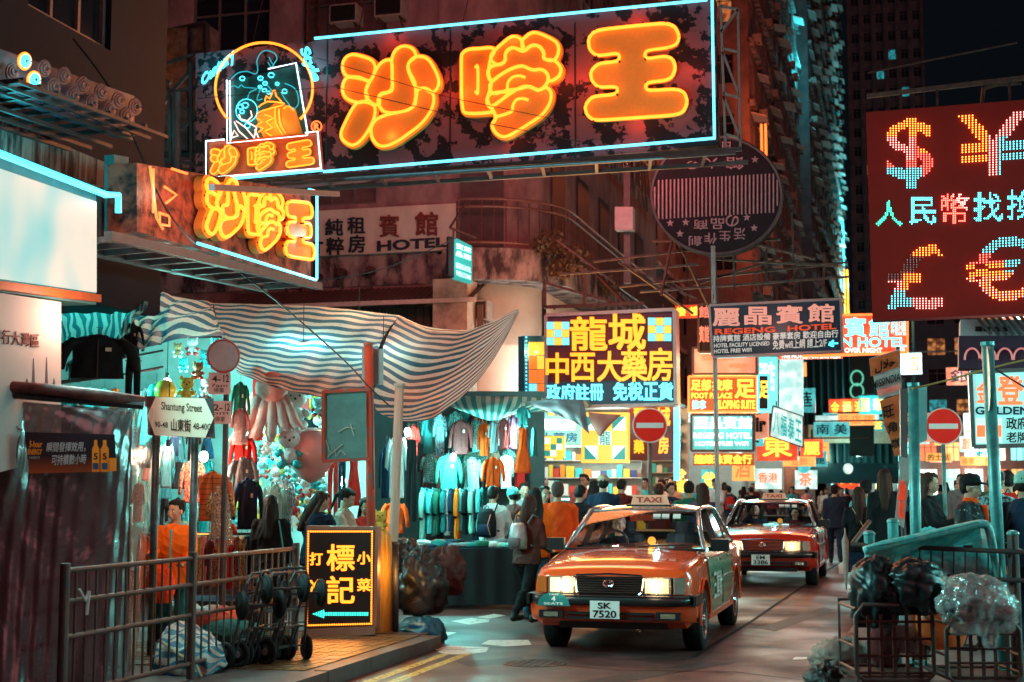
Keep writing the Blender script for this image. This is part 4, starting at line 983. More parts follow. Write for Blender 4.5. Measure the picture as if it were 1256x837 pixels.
mb.tube([L3(1205,128,-.1), L3(1208,100,-.3), L3(1225,92,-.4), L3(1256,90,-.4)], .025, 6); mb.tube([L3(1062,60,-1), L3(1256,20,-1)], .012, 5)
mb.build('hanger', RUST, S.root)

# ---------------------------------------------------------------- pharmacy sign group
def checker(S, box, n, cols, name='checker_panel', off=.03):
    x0, y0, x1, y1 = box
    for i in range(n):
        for j in range(n):
            q = S.q((x0+(x1-x0)*i/n+.3, y0+(y1-y0)*j/n+.3, x0+(x1-x0)*(i+1)/n-.3, y0+(y1-y0)*(j+1)/n-.3)); MB().prism(q, .02, off+.02).build('tile', cols[(i+j) % len(cols)], S.root)
SQY = glow('yellow_lit_square', (1,.55,.06), 1.25); SQC = glow('cyan_lit_square', (.2,.85,1), 1.1); SQW = glow('white_lit_square', (.85,1,.9), 1.2); SQT = glow('teal_lit_square', (.02,.35,.3), .8); SQR = glow('vermilion_lit_square', (1,.2,.03), 1.0)
N_YT = glow('yellow_neon_lettering', (1,.42,.02), 1.5, True); N_CT = glow('pale_cyan_neon_lettering', (.15,.85,1), 1.7, True)
S = Sign('pharmacy_sign', 'square purple pharmacy sign with yellow and cyan neon characters and checker squares', 'neon sign', (670,500), 0, y=25.5)
S.panel('sign_board', [(670,500),(829,496),(827,380),(670,387)], mat('purple_sign_board', (.12,.03,.06), .5, 0, .3, 4, .1), .35)
S.panel('lower_band', [(671,498),(828,495),(828,466),(671,469)], mat('navy_lower_band', (.02,.06,.11), .4), .02, .025)
S.frame('frame', [(670,500),(829,496),(827,380),(670,387)], mat('pinkish_alloy_frame', (.45,.35,.35), .4, .5), .06, .4, .04)
for c, b in (('龍',(701,390,745,430)),('城',(748,386,792,429)),('中',(671,434,698,470)),('西',(701,434,730,468)),('大',(734,432,763,468)),('藥',(763,430,794,468)),('房',(795,428,825,467))): S.text(c, b, N_YT, .024, .05, .03)
for i, c in enumerate('政府註冊'): S.text(c, (672+i*17.5,472,688+i*17.5,491), N_CT, .035, .05, .02)
for i, c in enumerate('免稅正貨'): S.text(c, (753+i*18.6,470,770+i*18.6,491), N_CT, .035, .05, .02)
checker(S, (671,395,699,424), 3, [SQC,SQY]); checker(S, (795,390,824,419), 3, [SQC,SQY])
p = S.L(750,440); lamp(S.root, (p[0], -.4, p[1]), (1,.42,.1), 140, 2.2, 'AREA', (-H90,0,0), 1.5); lamp(S.root, (p[0], .7, p[1]), (1,.35,.1), 150, 2.2, 'AREA', (H90,0,0), 1.5)
lamp(S.root, (p[0], -.1, S.L(750,503)[1]-.2), (.2,.9,1), 20, .1)
mb = MB(); L3 = lambda px, py, off=0: Vector((S.L(px, py)[0], -off, S.L(px, py)[1]))
mb.bar(L3(668,377,0), L3(790,372,0), .06); mb.bar(L3(668,345,0), L3(668,378,0), .06); mb.bar(L3(717,330,0), L3(717,374,0), .06); mb.bar(L3(668,347,0), L3(770,376,-.2), .05); mb.bar(L3(770,376,0), L3(700,310,-1.5), .05)
for x in (680, 813): mb.bar(L3(x,380,0), L3(x,374,0), .03)
mb.build('bracket', RUST, S.root)
# warm flood lamp that lights the corner wall beside the sign
q = S.L(664,428); mb = MB(); mb.sphere((q[0]-.3, .6, q[1]), .07, 8, 6); mb.build('bulb', glow('warm_bulb', (1,.7,.4), 12), S.root); lamp(S.root, (q[0]-.35, .5, q[1]), (1,.5,.22), 130, .08); lamp(S.root, (q[0]-.9, .9, q[1]+.9), (1,.32,.12), 50, .1)
S = Sign('checker_sign', 'narrow checkered light box with a cyan bulb edge beside the purple pharmacy sign', 'light box', (643,490), math.radians(50), y=25.9)
S.panel('case', (643,412,668,490), mat('blue_case', (.03,.25,.35), .4), .2); 
for i in range(2):
    for j in range(4): MB().prism(S.q((648+i*10,420+j*17,657+i*10,436+j*17)), .02, .04).build('tile', [SQY,SQC,SQR,SQY,SQR][(i*3+j*2) % 5], S.root)
mb = MB()
for j in range(16): q = S.L(644.5, 414+j*4.7); mb.sphere((q[0],-.03,q[1]), .02, 5, 4)
mb.build('edge_bulb', N_CT, S.root, kind='stuff')
S = Sign('checker_sign', 'white and yellow checkered light box with green triangles below the pharmacy sign', 'light box', (714,567), 0, y=25.2)
S.panel('case', (713,506,770,568), SQY, .2)
for i in range(3):
    for j in range(3):
        b = (717+i*17,511+j*18,733+i*17,528+j*18)
        if (i+j) % 2 == 0:
            MB().prism(S.q(b), .01, .012).build('tile', SQW, S.root)
            if (i, j) != (1, 1): x0, y0, x1, y1 = b; tri = [(x0,y1),(x1,y1),(x0,y0)] if i == 0 else [(x0,y1),(x1,y1),(x1,y0)]; MB().prism([S.L(*p) for p in (tri if j else [(x0,y0),(x0,y1),(x1,y0)][::1])], .01, .02).build('triangle', SQT, S.root)
            else: S.text('龍', (x0+2 if 0 else 736,529,749,546), SQT, .02, .02)
p = S.L(740,540); lamp(S.root, (p[0], -.4, p[1]), (1,.8,.4), 25, .8, 'AREA', (-H90,0,0), .8)
S = Sign('wall_sign', 'yellow outlined pharmacy name board behind the first no entry sign', 'light box', (770,565), 0, y=26.4)
S.panel('board', (772,497,826,565), mat('maroon_fascia', (.2,.03,.05), .4), .12)
for c, b in (('龍',(778,500,793,516)),('城',(806,500,822,522)),('藥',(778,540,790,556)),('房',(808,536,820,556))): S.text(c, b, N_YT, .04, .02, .02)
S.panel('side_light', (826,495,833,590), SQC, .1)
# extra fascia words over the pharmacy front
S = Sign('fascia_sign', 'cyan lit fascia strip above the open pharmacy shelves', 'light box', (640,530), 0, y=27.6)
S.panel('board', (628,510,712,545), glow('pale_cyan_lightbox', (.25,.85,.85), .75), .15); S.text('龍城藥房', (640,514,706,528), glow('white_letter', (1,1,.95), 1.6), .03, .01); S.text('中西大藥房', (634,531,708,542), glow('blue_letter', (.02,.2,.4), .6), .02, .01)
for nm, b, a in (('small_checker_sign', (666,535,692,562), [SQW,SQY]),):
    S = Sign('checker_sign', 'small square checkered plate under the cyan fascia', 'light box', (b[0],b[3]), 0, y=27.2); S.panel('case', b, SQY, .08); checker(S, (b[0]+2,b[1]+2,b[2]-2,b[3]-2), 3, [SQW,SQY,SQT], off=.01)

# ---------------------------------------------------------------- signs further along
S = Sign('hotel_sign', 'dark navy hotel signboard with pink and white lettering hung on a pole across the street', 'hotel sign', (871,437), 0, y=21.5)
S.panel('sign_board', [(874,438),(1033,431),(1031,367),(870,375)], mat('navy_board', (.012,.016,.04), .4, 0, .2, 3, .05), .12)
S.frame('frame', [(874,438),(1033,431),(1031,367),(870,375)], mat('pink_alloy', (.45,.22,.22), .4, .4), .035, .16, .02)
PKT = mat('pink_vinyl_lettering', (.75,.3,.26), .5, 0, .1, 20, 0, em=(1,.3,.22), es=.4); RDT = mat('red_vinyl_lettering', (.7,.07,.03), .5, 0, .1, 20, 0, em=(1,.08,.02), es=.4); WHT = mat('pale_vinyl_lettering', (.7,.6,.58), .5, 0, .1, 20, 0, em=(1,.8,.75), es=.25)  # faint glow put into the vinyl lettering
for i, c in enumerate('麗晶賓館'): S.text(c, (875+i*38.8, 379-i*1.8, 907+i*38.6, 400-i*1.6), PKT, .03, .02)
S.text('REGENG', [(877,411),(951,408),(951,401),(877,404)], RDT, .03, .02); S.text('HOTEL', [(966,407),(1026,404),(1026,397),(966,400)], RDT, .03, .02)
S.text('持牌賓館 酒店設備 豪華套房 歡迎自由行', [(875,420),(1028,414),(1028,405),(875,412)], WHT, .02, .02); S.text('HOTEL FACILITY LICENSED', [(876,427),(944,424),(944,419),(876,422)], WHT, .02, .02); S.text('HOTEL FREE WIFI', [(876,434),(922,432),(922,427),(876,429)], WHT, .02, .02)
S.text('免費wifi上網 請上2/F', [(948,429),(1014,426),(1014,415),(948,418)], WHT, .02, .02); S.text('←', (1016,417,1028,426), N_CY2, .04, .02)
p = S.L(950,400); lamp(S.root, (p[0], -1.0, p[1]), (1,.5,.4), 12, .1)
mb = MB(); L3 = lambda px, py, off=0: Vector((S.L(px, py)[0], -off, S.L(px, py)[1]))
mb.cyl(L3(874,360,-.15), L3(879,640,-.15), .035); mb.cyl(L3(874,366,-.15), L3(873,300,-.15), .035); mb.build('pole', mat('reddish_pole', (.35,.25,.25), .4, .5), S.root)
# scaffold rods above the hotel signs
S = Sign('scaffold', 'tangle of thin rusty sign scaffolding rods spanning above the pharmacy and hotel signs', 'scaffolding', (700,360), 0, y=24)
mb = MB(); L3 = lambda px, py, off=0: Vector((S.L(px, py)[0], -off, S.L(px, py)[1]))
for k, (a, b) in enumerate((((760,352),(1040,322)),((790,362),(1042,345)),((740,330),(905,300)),((800,296),(960,300)),((880,312),(880,372)),((905,290),(905,360)),((940,300),(940,352)),((1012,315),(1012,365)),((770,330),(850,385)),((760,322),(860,372)),((835,300),(870,378)),((700,345),(862,330)),((850,350),(960,316)),((690,300),(760,352)),((975,270),(975,352)),((870,318),(1030,332)),((910,300),(1000,318)),((820,370),(830,300)))):
    MB().bar(L3(*a, (k % 3)*.4), L3(*b, (k % 2)*.5), .035).build('rod', RUST, S.root)
S = Sign('meter_box', 'pale metal junction box on a vertical steel post beside the round sign', 'junction box', (755,283), 0, y=26)
S.panel('box', (754,254,776,282), mat('pale_box', (.45,.36,.38), .5), .25); mb = MB(); q0, q1 = S.L(766,200), S.L(766,345); mb.bar((q0[0],.3,q0[1]), (q1[0],.3,q1[1]), .12); mb.build('post', STEEL, S.root)

def lightbox(name, label, box, y, face, texts, frame=STEEL, cat='light box', lampc=None, e=20, yaw=0, depth=.2, glowb=None):
    b = box if isinstance(box[0], (tuple, list)) else None
    bl = b[0] if b else (box[0], box[3]); S = Sign(name, label, cat, bl, yaw, y=y)
    S.panel('sign_face', box, face, depth)
    if frame: S.frame('frame', box, frame, .045, depth+.05, .03)
    for t in texts: S.text(t[0], t[1], t[2], t[3] if len(t) > 3 else .02, .02, .02)
    if lampc: q = S.q(box); c = ((q[0][0]+q[2][0])/2, (q[0][1]+q[2][1])/2); lamp(S.root, (c[0], -.3, c[1]), lampc, e, abs(q[1][0]-q[0][0]), 'AREA', (-H90,0,0), abs(q[2][1]-q[1][1]))
    return S
RBX = litwin('red_lightbox', (1,.11,.03), (.6,.04,.01), 1.0); CBX = litwin('cyan_lightbox', (.08,.62,.62), (.03,.35,.38), .9); PBX = litwin('pink_lightbox', (1,.4,.25), (.6,.2,.12), .75); WBX = litwin('white_lightbox', (.8,1,.92), (.3,.62,.6), 1.05); OBX = mat('orange_lightbox_face', (.25,.05,.02), .4, 0, .2, 6, 0, em=(1,.2,.03), es=.35)
WL = glow('white_lettering_glow', (1,1,.92), 2.0); CL = glow('cyan_lettering_glow', (.2,.95,1), 1.8); YL_ = glow('amber_lettering_glow', (1,.5,.05), 2.4); RL = glow('red_lettering_glow', (1,.15,.05), 1.6); NV = mat('navy_lettering', (.01,.05,.1), .5, 0, 0, 1, 0); BK = mat('black_lettering', (.01,.01,.012), .5, 0, 0, 1, 0)
lightbox('hotel_sign', 'red glowing hotel light box with cyan letters peeking out behind the navy signboard', [(985,437),(1113,432),(1113,385),(985,388)], 33, RBX, [('賓',(1036,390,1062,413),CL,.03),('館',(1066,391,1090,413),CL,.03),('N HOTEL',(1032,414,1112,426),CL,.03),('OVER NIGHT',(1036,427,1082,433),WL,.02),('20%',(1098,425,1110,431),WL,.02),('時租',(1093,392,1102,412),CL,.01),('日租',(1103,392,1111,412),CL,.01)], N_RO, 'hotel sign', (1,.2,.08), 60)
lightbox('hotel_sign', 'long thin red strip of lettering under the navy signboard', [(955,441),(1033,439),(1033,431),(955,435)], 33.4, RBX, [('THE HOTEL FOR LIVE REST',(958,434,1032,440),WL,.02)], None, 'hotel sign')
lightbox('massage_sign', 'orange foot massage neon board above a teal hotel box', (845,462,928,505), 31, OBX, [('足部',(848,466,872,479),YL_,.04),('按摩',(874,466,898,479),YL_,.04),('FOOT PALACE',(848,482,898,489),YL_,.04),('推拿',(849,491,866,502),CL,.03),('SLOPING SUITE',(880,491,926,502),YL_,.04),('足',(902,466,926,488),YL_,.04)], N_RO, 'neon sign', (1,.45,.1), 50)
lightbox('foot_sign', 'small neon foot outline plate beside the orange massage board', (930,460,943,503), 31, BK, [('足',(932,468,942,488),YL_,.04)], N_CY2, 'neon sign')
lightbox('teal_hotel_sign', 'teal hotel light box with white characters under the orange massage board', (848,509,924,553), 30, CBX, [('麗晶賓館',(852,512,922,526),WL,.03),('REGENG HOTEL',(851,531,922,538),WL,.02),('HOTEL FREE WIFI',(853,542,918,547),WL,.01)], STEEL, 'hotel sign', (.1,.8,.8), 60)
lightbox('cinema_sign', 'pink printed light box just under the left end of the navy signboard', (850,427,928,459), 30, PBX, [('酒店套房',(860,432,900,443),RL,.01),('時鐘房',(895,446,915,452),RL,.01)], STEEL, 'light box', (1,.5,.3), 30)
lightbox('small_hotel_board', 'little dark board with pink characters at the left of the navy signboard', (857,374,872,432), 27, BK, [('館',(858,376,870,390),PKT,.02),('賓館',(858,400,870,420),PKT,.02)], STEEL, 'hotel sign')
lightbox('amber_strip_sign', 'amber neon strip above a jewellery window beyond the teal hotel box', (850,556,925,571), 34, OBX, [('鐘錶珠寶金行',(852,558,922,569),YL_,.04)], None, 'neon sign', (1,.5,.1), 30)
lightbox('brand_sign', 'dusky pink board with two dark letters beside the teal hotel box', [(924,540),(942,536),(942,506),(924,510)], 30.5, PBX, [('ir',(927,512,940,530),BK,.05)], None, 'light box')
lightbox('white_banner', 'tall pale orange and white vertical banner on the facade beyond the hotel signs', [(955,504),(985,516),(985,436),(957,440)], 60, WBX, [], None, 'banner', (.7,1,.9), 80)
lightbox('cyan_panel', 'bright cyan vertical light box beside the tall pale banner', [(925,508),(955,508),(955,437),(927,437)], 58, glow('cyan_bright_box', (.2,.9,.85), 1.0), [('酒店',(932,445,950,480),WL,.02)], STEEL, 'light box', (.2,1,.95), 90)
S = lightbox('slanted_sign', 'slanted glowing white canopy sign with cyan figures', [(944,535),(985,549),(985,511),(948,498)], 52, WBX, [], STEEL, 'light box', (.5,1,1), 60)
for i in range(4): S.text('八福泰王'[i], [(948+i*9,530+i*3.4),(956+i*9,533+i*3.4),(956+i*9,508+i*3.4),(949+i*9,504+i*3.4)], glow('teal_letter', (.02,.45,.45), .8), .03, .02)
S = Sign('star_ferry_sign', 'three stacked leaf shaped outlines in dim green neon on a dark wall', 'neon sign', (1046,510), 0, y=90)
for k, (cy_, rx_) in enumerate(((464,7.5),(480,8),(497,7))): S.tube('outline_tube', arc(1051,cy_,rx_,9,0,360,20), glow('green_neon', (.15,.75,.5), .8), .05, .05)
S.panel('board', (1042,420,1072,560), mat('dark_teal_wall', (.01,.07,.08), .5), .3)
for (b, y, f, tx, lab, nm) in (((1000,510,1046,520),80,WBX,[],'thin white lit canopy line across the far street','canopy_light'),((960,560,1000,572),60,glow('amber_box',(1,.45,.1),1.1),[('金飾',(970,561,990,571),RL)],'amber lit fascia box mid street','light_box'),
   ((975,577,1002,600),75,WBX,[('茶',(980,580,996,596),RL)],'white lit box low behind the second taxi','light_box'),((1013,545,1040,560),95,RBX,[],'red lit box far down the street','light_box'),
   ((1022,565,1052,600),100,RBX,[('餐',(1028,570,1046,594),YL_)],'red and orange shop glow at the far end of the street','light_box'),((926,575,958,600),45,WBX,[('香港',(930,580,954,592),RL)],'white shop board with red letters behind the crowd','light_box'),
   ((1075,572,1098,582),95,glow('amber_box',(1,.45,.1),1.1),[],'amber strip light behind the torn banner','light_box'),((898,556,925,590),50,glow('amber_box',(1,.45,.1),1.1),[('酒',(902,560,920,586),RL)],'amber box sign close above the crowd','light_box'),
   ((1136,556,1166,566),100,glow('amber_box',(1,.45,.1),1.1),[('的士站',(1138,557,1164,565),BK)],'amber sign glowing under the right hand no entry disc','light_box'),((1192,548,1212,558),110,RBX,[],'small red light box far right','light_box'),
   ((1060,500,1078,516),85,WBX,[],'pale lit panel behind the torn banner','light_box'),((860,576,880,600),40,CBX,[('兌',(862,580,878,598),YL_,.05)],'teal box with amber character over the heads','light_box'),((826,588,842,606),38,OBX,[('兌',(827,576,841,592),YL_,.05),('換',(827,590,841,606),YL_,.05)],'money changer neon characters over the taxi roof','light_box')):
    lightbox(nm, lab, b, y, f, tx, None, 'light box', (1,.6,.4) if f in (RBX, OBX) else (.5,1,.95), y*.6)
# hanging round cyan disc and rows of small street neon
for i, (x, y_, r, d_, m_, lab) in enumerate(((986,572,8,70,CBX,'round cyan disc sign above the second taxi'),(1040,575,6,90,WBX,'small round white sign far off'),(760,515,0,0,None,''))):
    if r: S = Sign('disc_sign', lab, 'light box', (x,y_), 0, y=d_); S.panel('disc', arc(x,y_,r,r*1.1,0,360,20)[::-1][:-1], m_, .2)
# golden shop sign right
S = lightbox('golden_sign', 'white light box reading GOLDEN with big red characters at right edge', [(1194,548),(1300,545),(1300,452),(1190,457)], 17.5, glow('pale_cyan_box', (.35,.9,.85), .75), [('登',(1224,462,1254,496),RL,.03),('金',(1198,468,1216,494),RL,.03),('GOLDEN',(1196,499,1262,509),NV,.03),('政府',(1234,512,1260,527),BK,.02),('老牌',(1234,530,1260,543),BK,.02)], mat('chrome_frame', (.4,.4,.4), .3, .8), 'light box', (.4,1,.95), 45)
MB().prism(S.q((1197,513,1229,544)), .01, .02).build('picture_panel', glow('pale_picture', (.7,.9,.8), .8), S.root); MB().prism(S.q((1198,522,1228,536)), .01, .026).build('picture_band', RL, S.root); MB().prism(S.q((1208,515,1219,542)), .01, .03).build('picture_band', glow('pale_cross', (.9,.8,.7), .8), S.root)
S = Sign('shopfront_box', 'dark overhanging shop awning box with curled neon outlines above the golden sign', 'awning', (1175,455), 0, y=18)
S.panel('fascia', (1178,392,1300,412), mat('pale_fascia', (.3,.3,.33), .5), .5); S.panel('dark_panel', (1176,412,1300,452), mat('dark_purple_panel', (.05,.02,.04), .5), .4)
for k in range(4): S.tube('curl_tube', arc(1192+k*20,440,9,12,-10,190,14), glow('dim_pink_neon', (.7,.2,.2), .6), .012, .05)
mb = MB()
for k in range(9): S.tube('', [(1196+k*9,388),(1215+k*9,412)], None, .02, .1, mb=mb)
mb.build('louvre', STEEL, S.root)
S.text('■■ ■■', (1196,401,1238,407), BK, 0, .02)
# small teal hotel blade sign on the corner
S = Sign('blade_sign', 'small teal glowing hotel blade sign on a bracket at the hotel corner', 'hotel sign', (556,340), math.radians(38), y=25.8)
S.panel('side', [(550,338),(557,340),(557,291),(550,290)], mat('dark_case', (.03,.03,.04), .5), .1)
S.panel('face', [(557,342),(579,348),(579,302),(557,291)], glow('teal_face', (.01,.38,.35), .75), .12); GT = glow('mint_letter', (.5,1,.85), 1.5)
for i, t in enumerate(('賓館','晶麗','REGENG HOTEL','WELCOME')): S.text(t, [(559,305+i*10+(6 if i > 1 else 0)-i*1),(577,311+i*10+(6 if i > 1 else 0)-i*1),(577,305+i*9.5+(5 if i > 1 else 0)),(559,298+i*9.5+(5 if i > 1 else 0))], GT, .03, .02)
mb = MB(); L3 = lambda px, py, off=0: Vector((S.L(px, py)[0], -off, S.L(px, py)[1])); mb.bar(L3(553,279,-.05), L3(585,292,-.05), .04); mb.bar(L3(553,279,-.05), L3(578,246,-.3), .035); mb.bar(L3(556,282,0), L3(556,292,0), .03); mb.build('bracket', RUST, S.root)
p = S.L(568,320); lamp(S.root, (p[0], -.5, p[1]), (.1,1,.9), 5, .1)

# a long tail of small lit boxes down both sides of the street
R3 = random.Random(5); BXC = [('red',RBX,(1,.3,.15)),('cyan',CBX,(.2,1,.95)),('white',WBX,(.8,1,.95)),('amber',glow('amber_box',(1,.45,.1),1.1),(1,.6,.3)),('teal',glow('teal_face', (.01,.38,.35), .75),(.1,.9,.9)),('pink',PBX,(1,.5,.4))]
CH = '金銀茶飯行大樓藥房店福利來源美麗華東西南北'
for i in range(44):
    side = i % 3 != 0; y = 36+i*2.1; x = R3.uniform(-6.6,-4.6) if side else R3.uniform(2.2,6.0); z = R3.uniform(2.7,4.6) if i % 4 else R3.uniform(4.6,8.5); w_ = R3.uniform(.7,1.9); h = R3.uniform(.4,1.3); nm, m_, lc = R3.choice(BXC)
    t = thing('shop_light_box', f'{nm} shop light box, {ORD[i//2] if i < 60 else "last"} {"upper" if z > 4.6 else "lower"} one down the {"left" if side else "right"} side{"" if i % 2 else " set slightly behind"}', 'light box', (x, y, z), 0, 'small lit shop boxes along the street')
    MB().box((0,.1,h/2),(w_,.2,h)).build('sign_face', m_, t); mb = MB(); n_ = max(1, int(w_/max(.3, h*.8)))
    for k in range(n_): put_text(mb, R3.choice(CH), [(-w_/2+w_*(k+.15)/n_,h*.15),(-w_/2+w_*(k+.85)/n_,h*.15),(-w_/2+w_*(k+.85)/n_,h*.85),(-w_/2+w_*(k+.15)/n_,h*.85)], .005, .02, .02)
    mb.build('lettering', YL_ if nm in ('red','teal') else RL if nm in ('white','amber') else NV, t); MB().bar((0,.1,h),(0,.1,h+1.2), .05).build('hanger', STEEL, t)
    if i % 3 == 0: lamp(t, (0,-.4,h*.5), lc, 25+y*.5, .3)
# low building line on the right, mostly dark, with small lit openings
t = thing('shop_row', 'dark row of low shops on the right beyond the poles', 'building', (9.0, 40, 0), -H90)
mb = MB(); mb.box((0,-.1,0),(.01,.01,.01)); hs = [(-80+i*4.2, 1.0 if j == 0 else 4.6+3*(j-1), -77.6+i*4.2, 3.0 if j == 0 else 6.1+3*(j-1)) for i in range(19) for j in range(3)]
wall_holes(mb, -82, 0, 0, 11, hs); mb.build('wall', mat('dark_blue_wall', (.07,.09,.11), .7), t)
for i, h in enumerate(hs): r = R.random(); window(t, (h[0]+h[2])/2, h[1], h[2]-h[0], h[3]-h[1], (W_LC if r < .4 else W_LW if r < .8 else W_DK) if h[1] < 2 else (W_LC if r < .15 else W_DK), 3)

for i in range(15):
    y = 58+i*3.4; x = R3.uniform(-4.8,-.6) if i % 3 else R3.uniform(-.5,2.2); z = R3.uniform(2.9,6.2); w_ = R3.uniform(.8,2.2); h = R3.uniform(.5,1.3); nm, m_, lc = BXC[(i*5+2) % 6]
    t = thing('overhead_light_box', f'{nm} light box hung over the far road, {ORD[i]} away counting from the taxis', 'light box', (x, y, z), 0, 'lit boxes hung over the far end of the road')
    MB().box((0,.1,h/2),(w_,.2,h)).build('sign_face', m_, t); mb = MB(); n_ = max(1, int(w_/.6))
    for k in range(n_): put_text(mb, R3.choice(CH), [(-w_/2+w_*(k+.15)/n_,h*.15),(-w_/2+w_*(k+.85)/n_,h*.15),(-w_/2+w_*(k+.85)/n_,h*.85),(-w_/2+w_*(k+.15)/n_,h*.85)], .005, .02, .02)
    mb.build('lettering', YL_ if nm in ('red','teal') else RL if nm in ('white','amber') else NV, t); MB().bar((-w_/2,.1,h+.05),(w_/2+2,.1,h+.05), .06).build('hanger', STEEL, t)
    if i % 4 == 0: lamp(t, (0,-.4,h*.5), lc, 160, .3)

# tall vertical neon strips climbing the towers, with the light they throw on the facades
for (px, pb, pt, y, nm, m_, lc, e, lab) in ((1035,398,268,160,'cyan',N_CY2,(.05,.9,1),5000,'tall cyan vertical neon strip on the corner of the canopied tower'),(1039,400,330,158,'amber',N_YE,(1,.5,.1),1500,'amber neon edge beside the tall cyan strip'),(938,240,150,62,'red',N_RO,(1,.16,.04),900,'red orange vertical neon sign partly hidden behind the pinkish tower edge'),(967,105,75,98,'cyan',N_CYD,(.05,.8,.9),700,'small cyan glowing window box high on the pinkish tower')):
    a = P(px, pb, y=y); b = P(px, pt, y=y); t = thing('vertical_neon_sign', lab, 'neon sign', a); w_ = .5 if y > 100 else .3
    MB().box((0,.15,(b.z-a.z)/2),(w_,.3,b.z-a.z)).build('case', BLACKP, t); mb = MB()
    for s in (-1,1): mb.bar((s*w_*.3,-.05,.1),(s*w_*.3,-.05,b.z-a.z-.1), w_*.3)
    mb.build('tube', m_, t, kind='stuff'); lamp(t, (1.4,-1.2,(b.z-a.z)*.35), lc, e, .4); lamp(t, (1.4,-1.2,(b.z-a.z)*.8), lc, e, .4)
# ================================================================ people
def cap(mb, a, b, ra, rb, n=10):
    a = Vector(a); b = Vector(b); d = b-a
    if d.length < 1e-5: d = Vector((0,0,1e-4))
    u = d.normalized()
    return mb.tube([a-u*ra*.98, a-u*ra*.7, a, b, b+u*rb*.7, b+u*rb*.98], [ra*.2, ra*.71, ra, rb, rb*.71, rb*.2], n)
def rings(mb, rs, n=16, M=None):
    """loft of elliptical rings (x, y, z, rx, ry)"""
    vs = []; fs = []
    for x, y, z, rx, ry in rs:
        for k in range(n):
            t = 2*math.pi*k/n; vs.append((x+math.cos(t)*rx, y+math.sin(t)*ry, z))
    for i in range(len(rs)-1):
        for k in range(n): fs.append((i*n+k, i*n+(k+1) % n, (i+1)*n+(k+1) % n, (i+1)*n+k))
    fs.append(tuple(range(n))[::-1]); fs.append(tuple((len(rs)-1)*n+k for k in range(n)))
    if M is not None: vs = [tuple(M @ Vector(v)) for v in vs]
    # outward winding
    if rs[-1][2] < rs[0][2]: fs = [tuple(reversed(f)) for f in fs]
    return mb.add(vs, fs)
from mathutils import noise as MN0
def remesh(mb, name, vox, sm=3, crease=0, strand=0):
    me = mb.mesh(name); o = bpy.data.objects.new(name, me); COL.objects.link(o)
    r = o.modifiers.new('r', 'REMESH'); r.mode = 'VOXEL'; r.voxel_size = vox; r.use_smooth_shade = True
    s = o.modifiers.new('s', 'SMOOTH'); s.factor = .5; s.iterations = sm
    dg = bpy.context.evaluated_depsgraph_get(); out = bpy.data.meshes.new_from_object(o.evaluated_get(dg)); out.name = name
    bpy.data.objects.remove(o); bpy.data.meshes.remove(me)
    if crease or strand:
        n_ = len(out.vertices); q = np.empty(n_*3, np.float32); out.vertices.foreach_get('co', q); q = q.reshape(-1, 3); nr = np.empty(n_*3, np.float32); out.vertices.foreach_get('normal', nr); nr = nr.reshape(-1, 3); x, y, z = q.T
        if crease:
            w1 = np.sin(x*9+z*5)+np.sin(y*8-z*7+1); w2 = np.sin(x*13-y*9+z*3+2)
            a_ = 1-np.abs(np.sin(z*17+w1*1.7+x*6)); b_ = 1-np.abs(np.sin(x*21+y*15+z*13+w2*2.2)); f = (a_**2*.7+b_**2*.5-.45)*crease
        else:
            t_ = np.arctan2(y, x); f = (np.sin(t_*26+z*9+np.sin(x*30)*2)*.6+np.sin(x*95+z*8)*np.sin(y*90+1)*.8)*strand
        q = q+nr*f[:, None]; out.vertices.foreach_set('co', q.astype(np.float32).ravel())
        out.update()
    return out
def cloth_mat(name, col, rough=.85, bump=.35, scale=9): return mat('cloth_'+name, col, rough, 0, .25, scale, bump, coat=0, spec=.15)
SKIN = mat('skin', (.5,.3,.21), .5, 0, .1, 12, .03); HAIR = mat('black_hair', (.012,.009,.009), .6, 0, .3, 30, .2, stretch=(6,6,1), spec=.2); HAIRB = mat('brown_hair', (.05,.016,.011), .6, 0, .3, 30, .2, stretch=(6,6,1), spec=.2)
C = {k: cloth_mat(k, v) for k, v in dict(black=(.012,.012,.014), navy=(.015,.03,.06), teal=(.02,.2,.2), cyan=(.1,.55,.55), white=(.7,.7,.68), grey=(.18,.18,.19), orange=(.95,.085,.01), amber=(.95,.17,.012), brown=(.12,.045,.04), tan=(.5,.32,.24), red=(.6,.02,.015), denim=(.05,.16,.26), maroon=(.13,.02,.02), mint=(.3,.6,.5), pink=(.8,.25,.22), purple=(.12,.06,.12), cream=(.7,.6,.45), green=(.02,.14,.09)).items()}
SHOE = mat('dark_shoe', (.02,.02,.022), .5, 0, .2, 8, .1)
EYEW = mat('eye_white', (.6,.58,.55), .3, 0, 0, 1, 0); EYED = mat('eye_dark', (.01,.008,.008), .2, 0, 0, 1, 0); LIP = mat('lip', (.35,.1,.09), .5, 0, 0, 1, 0)
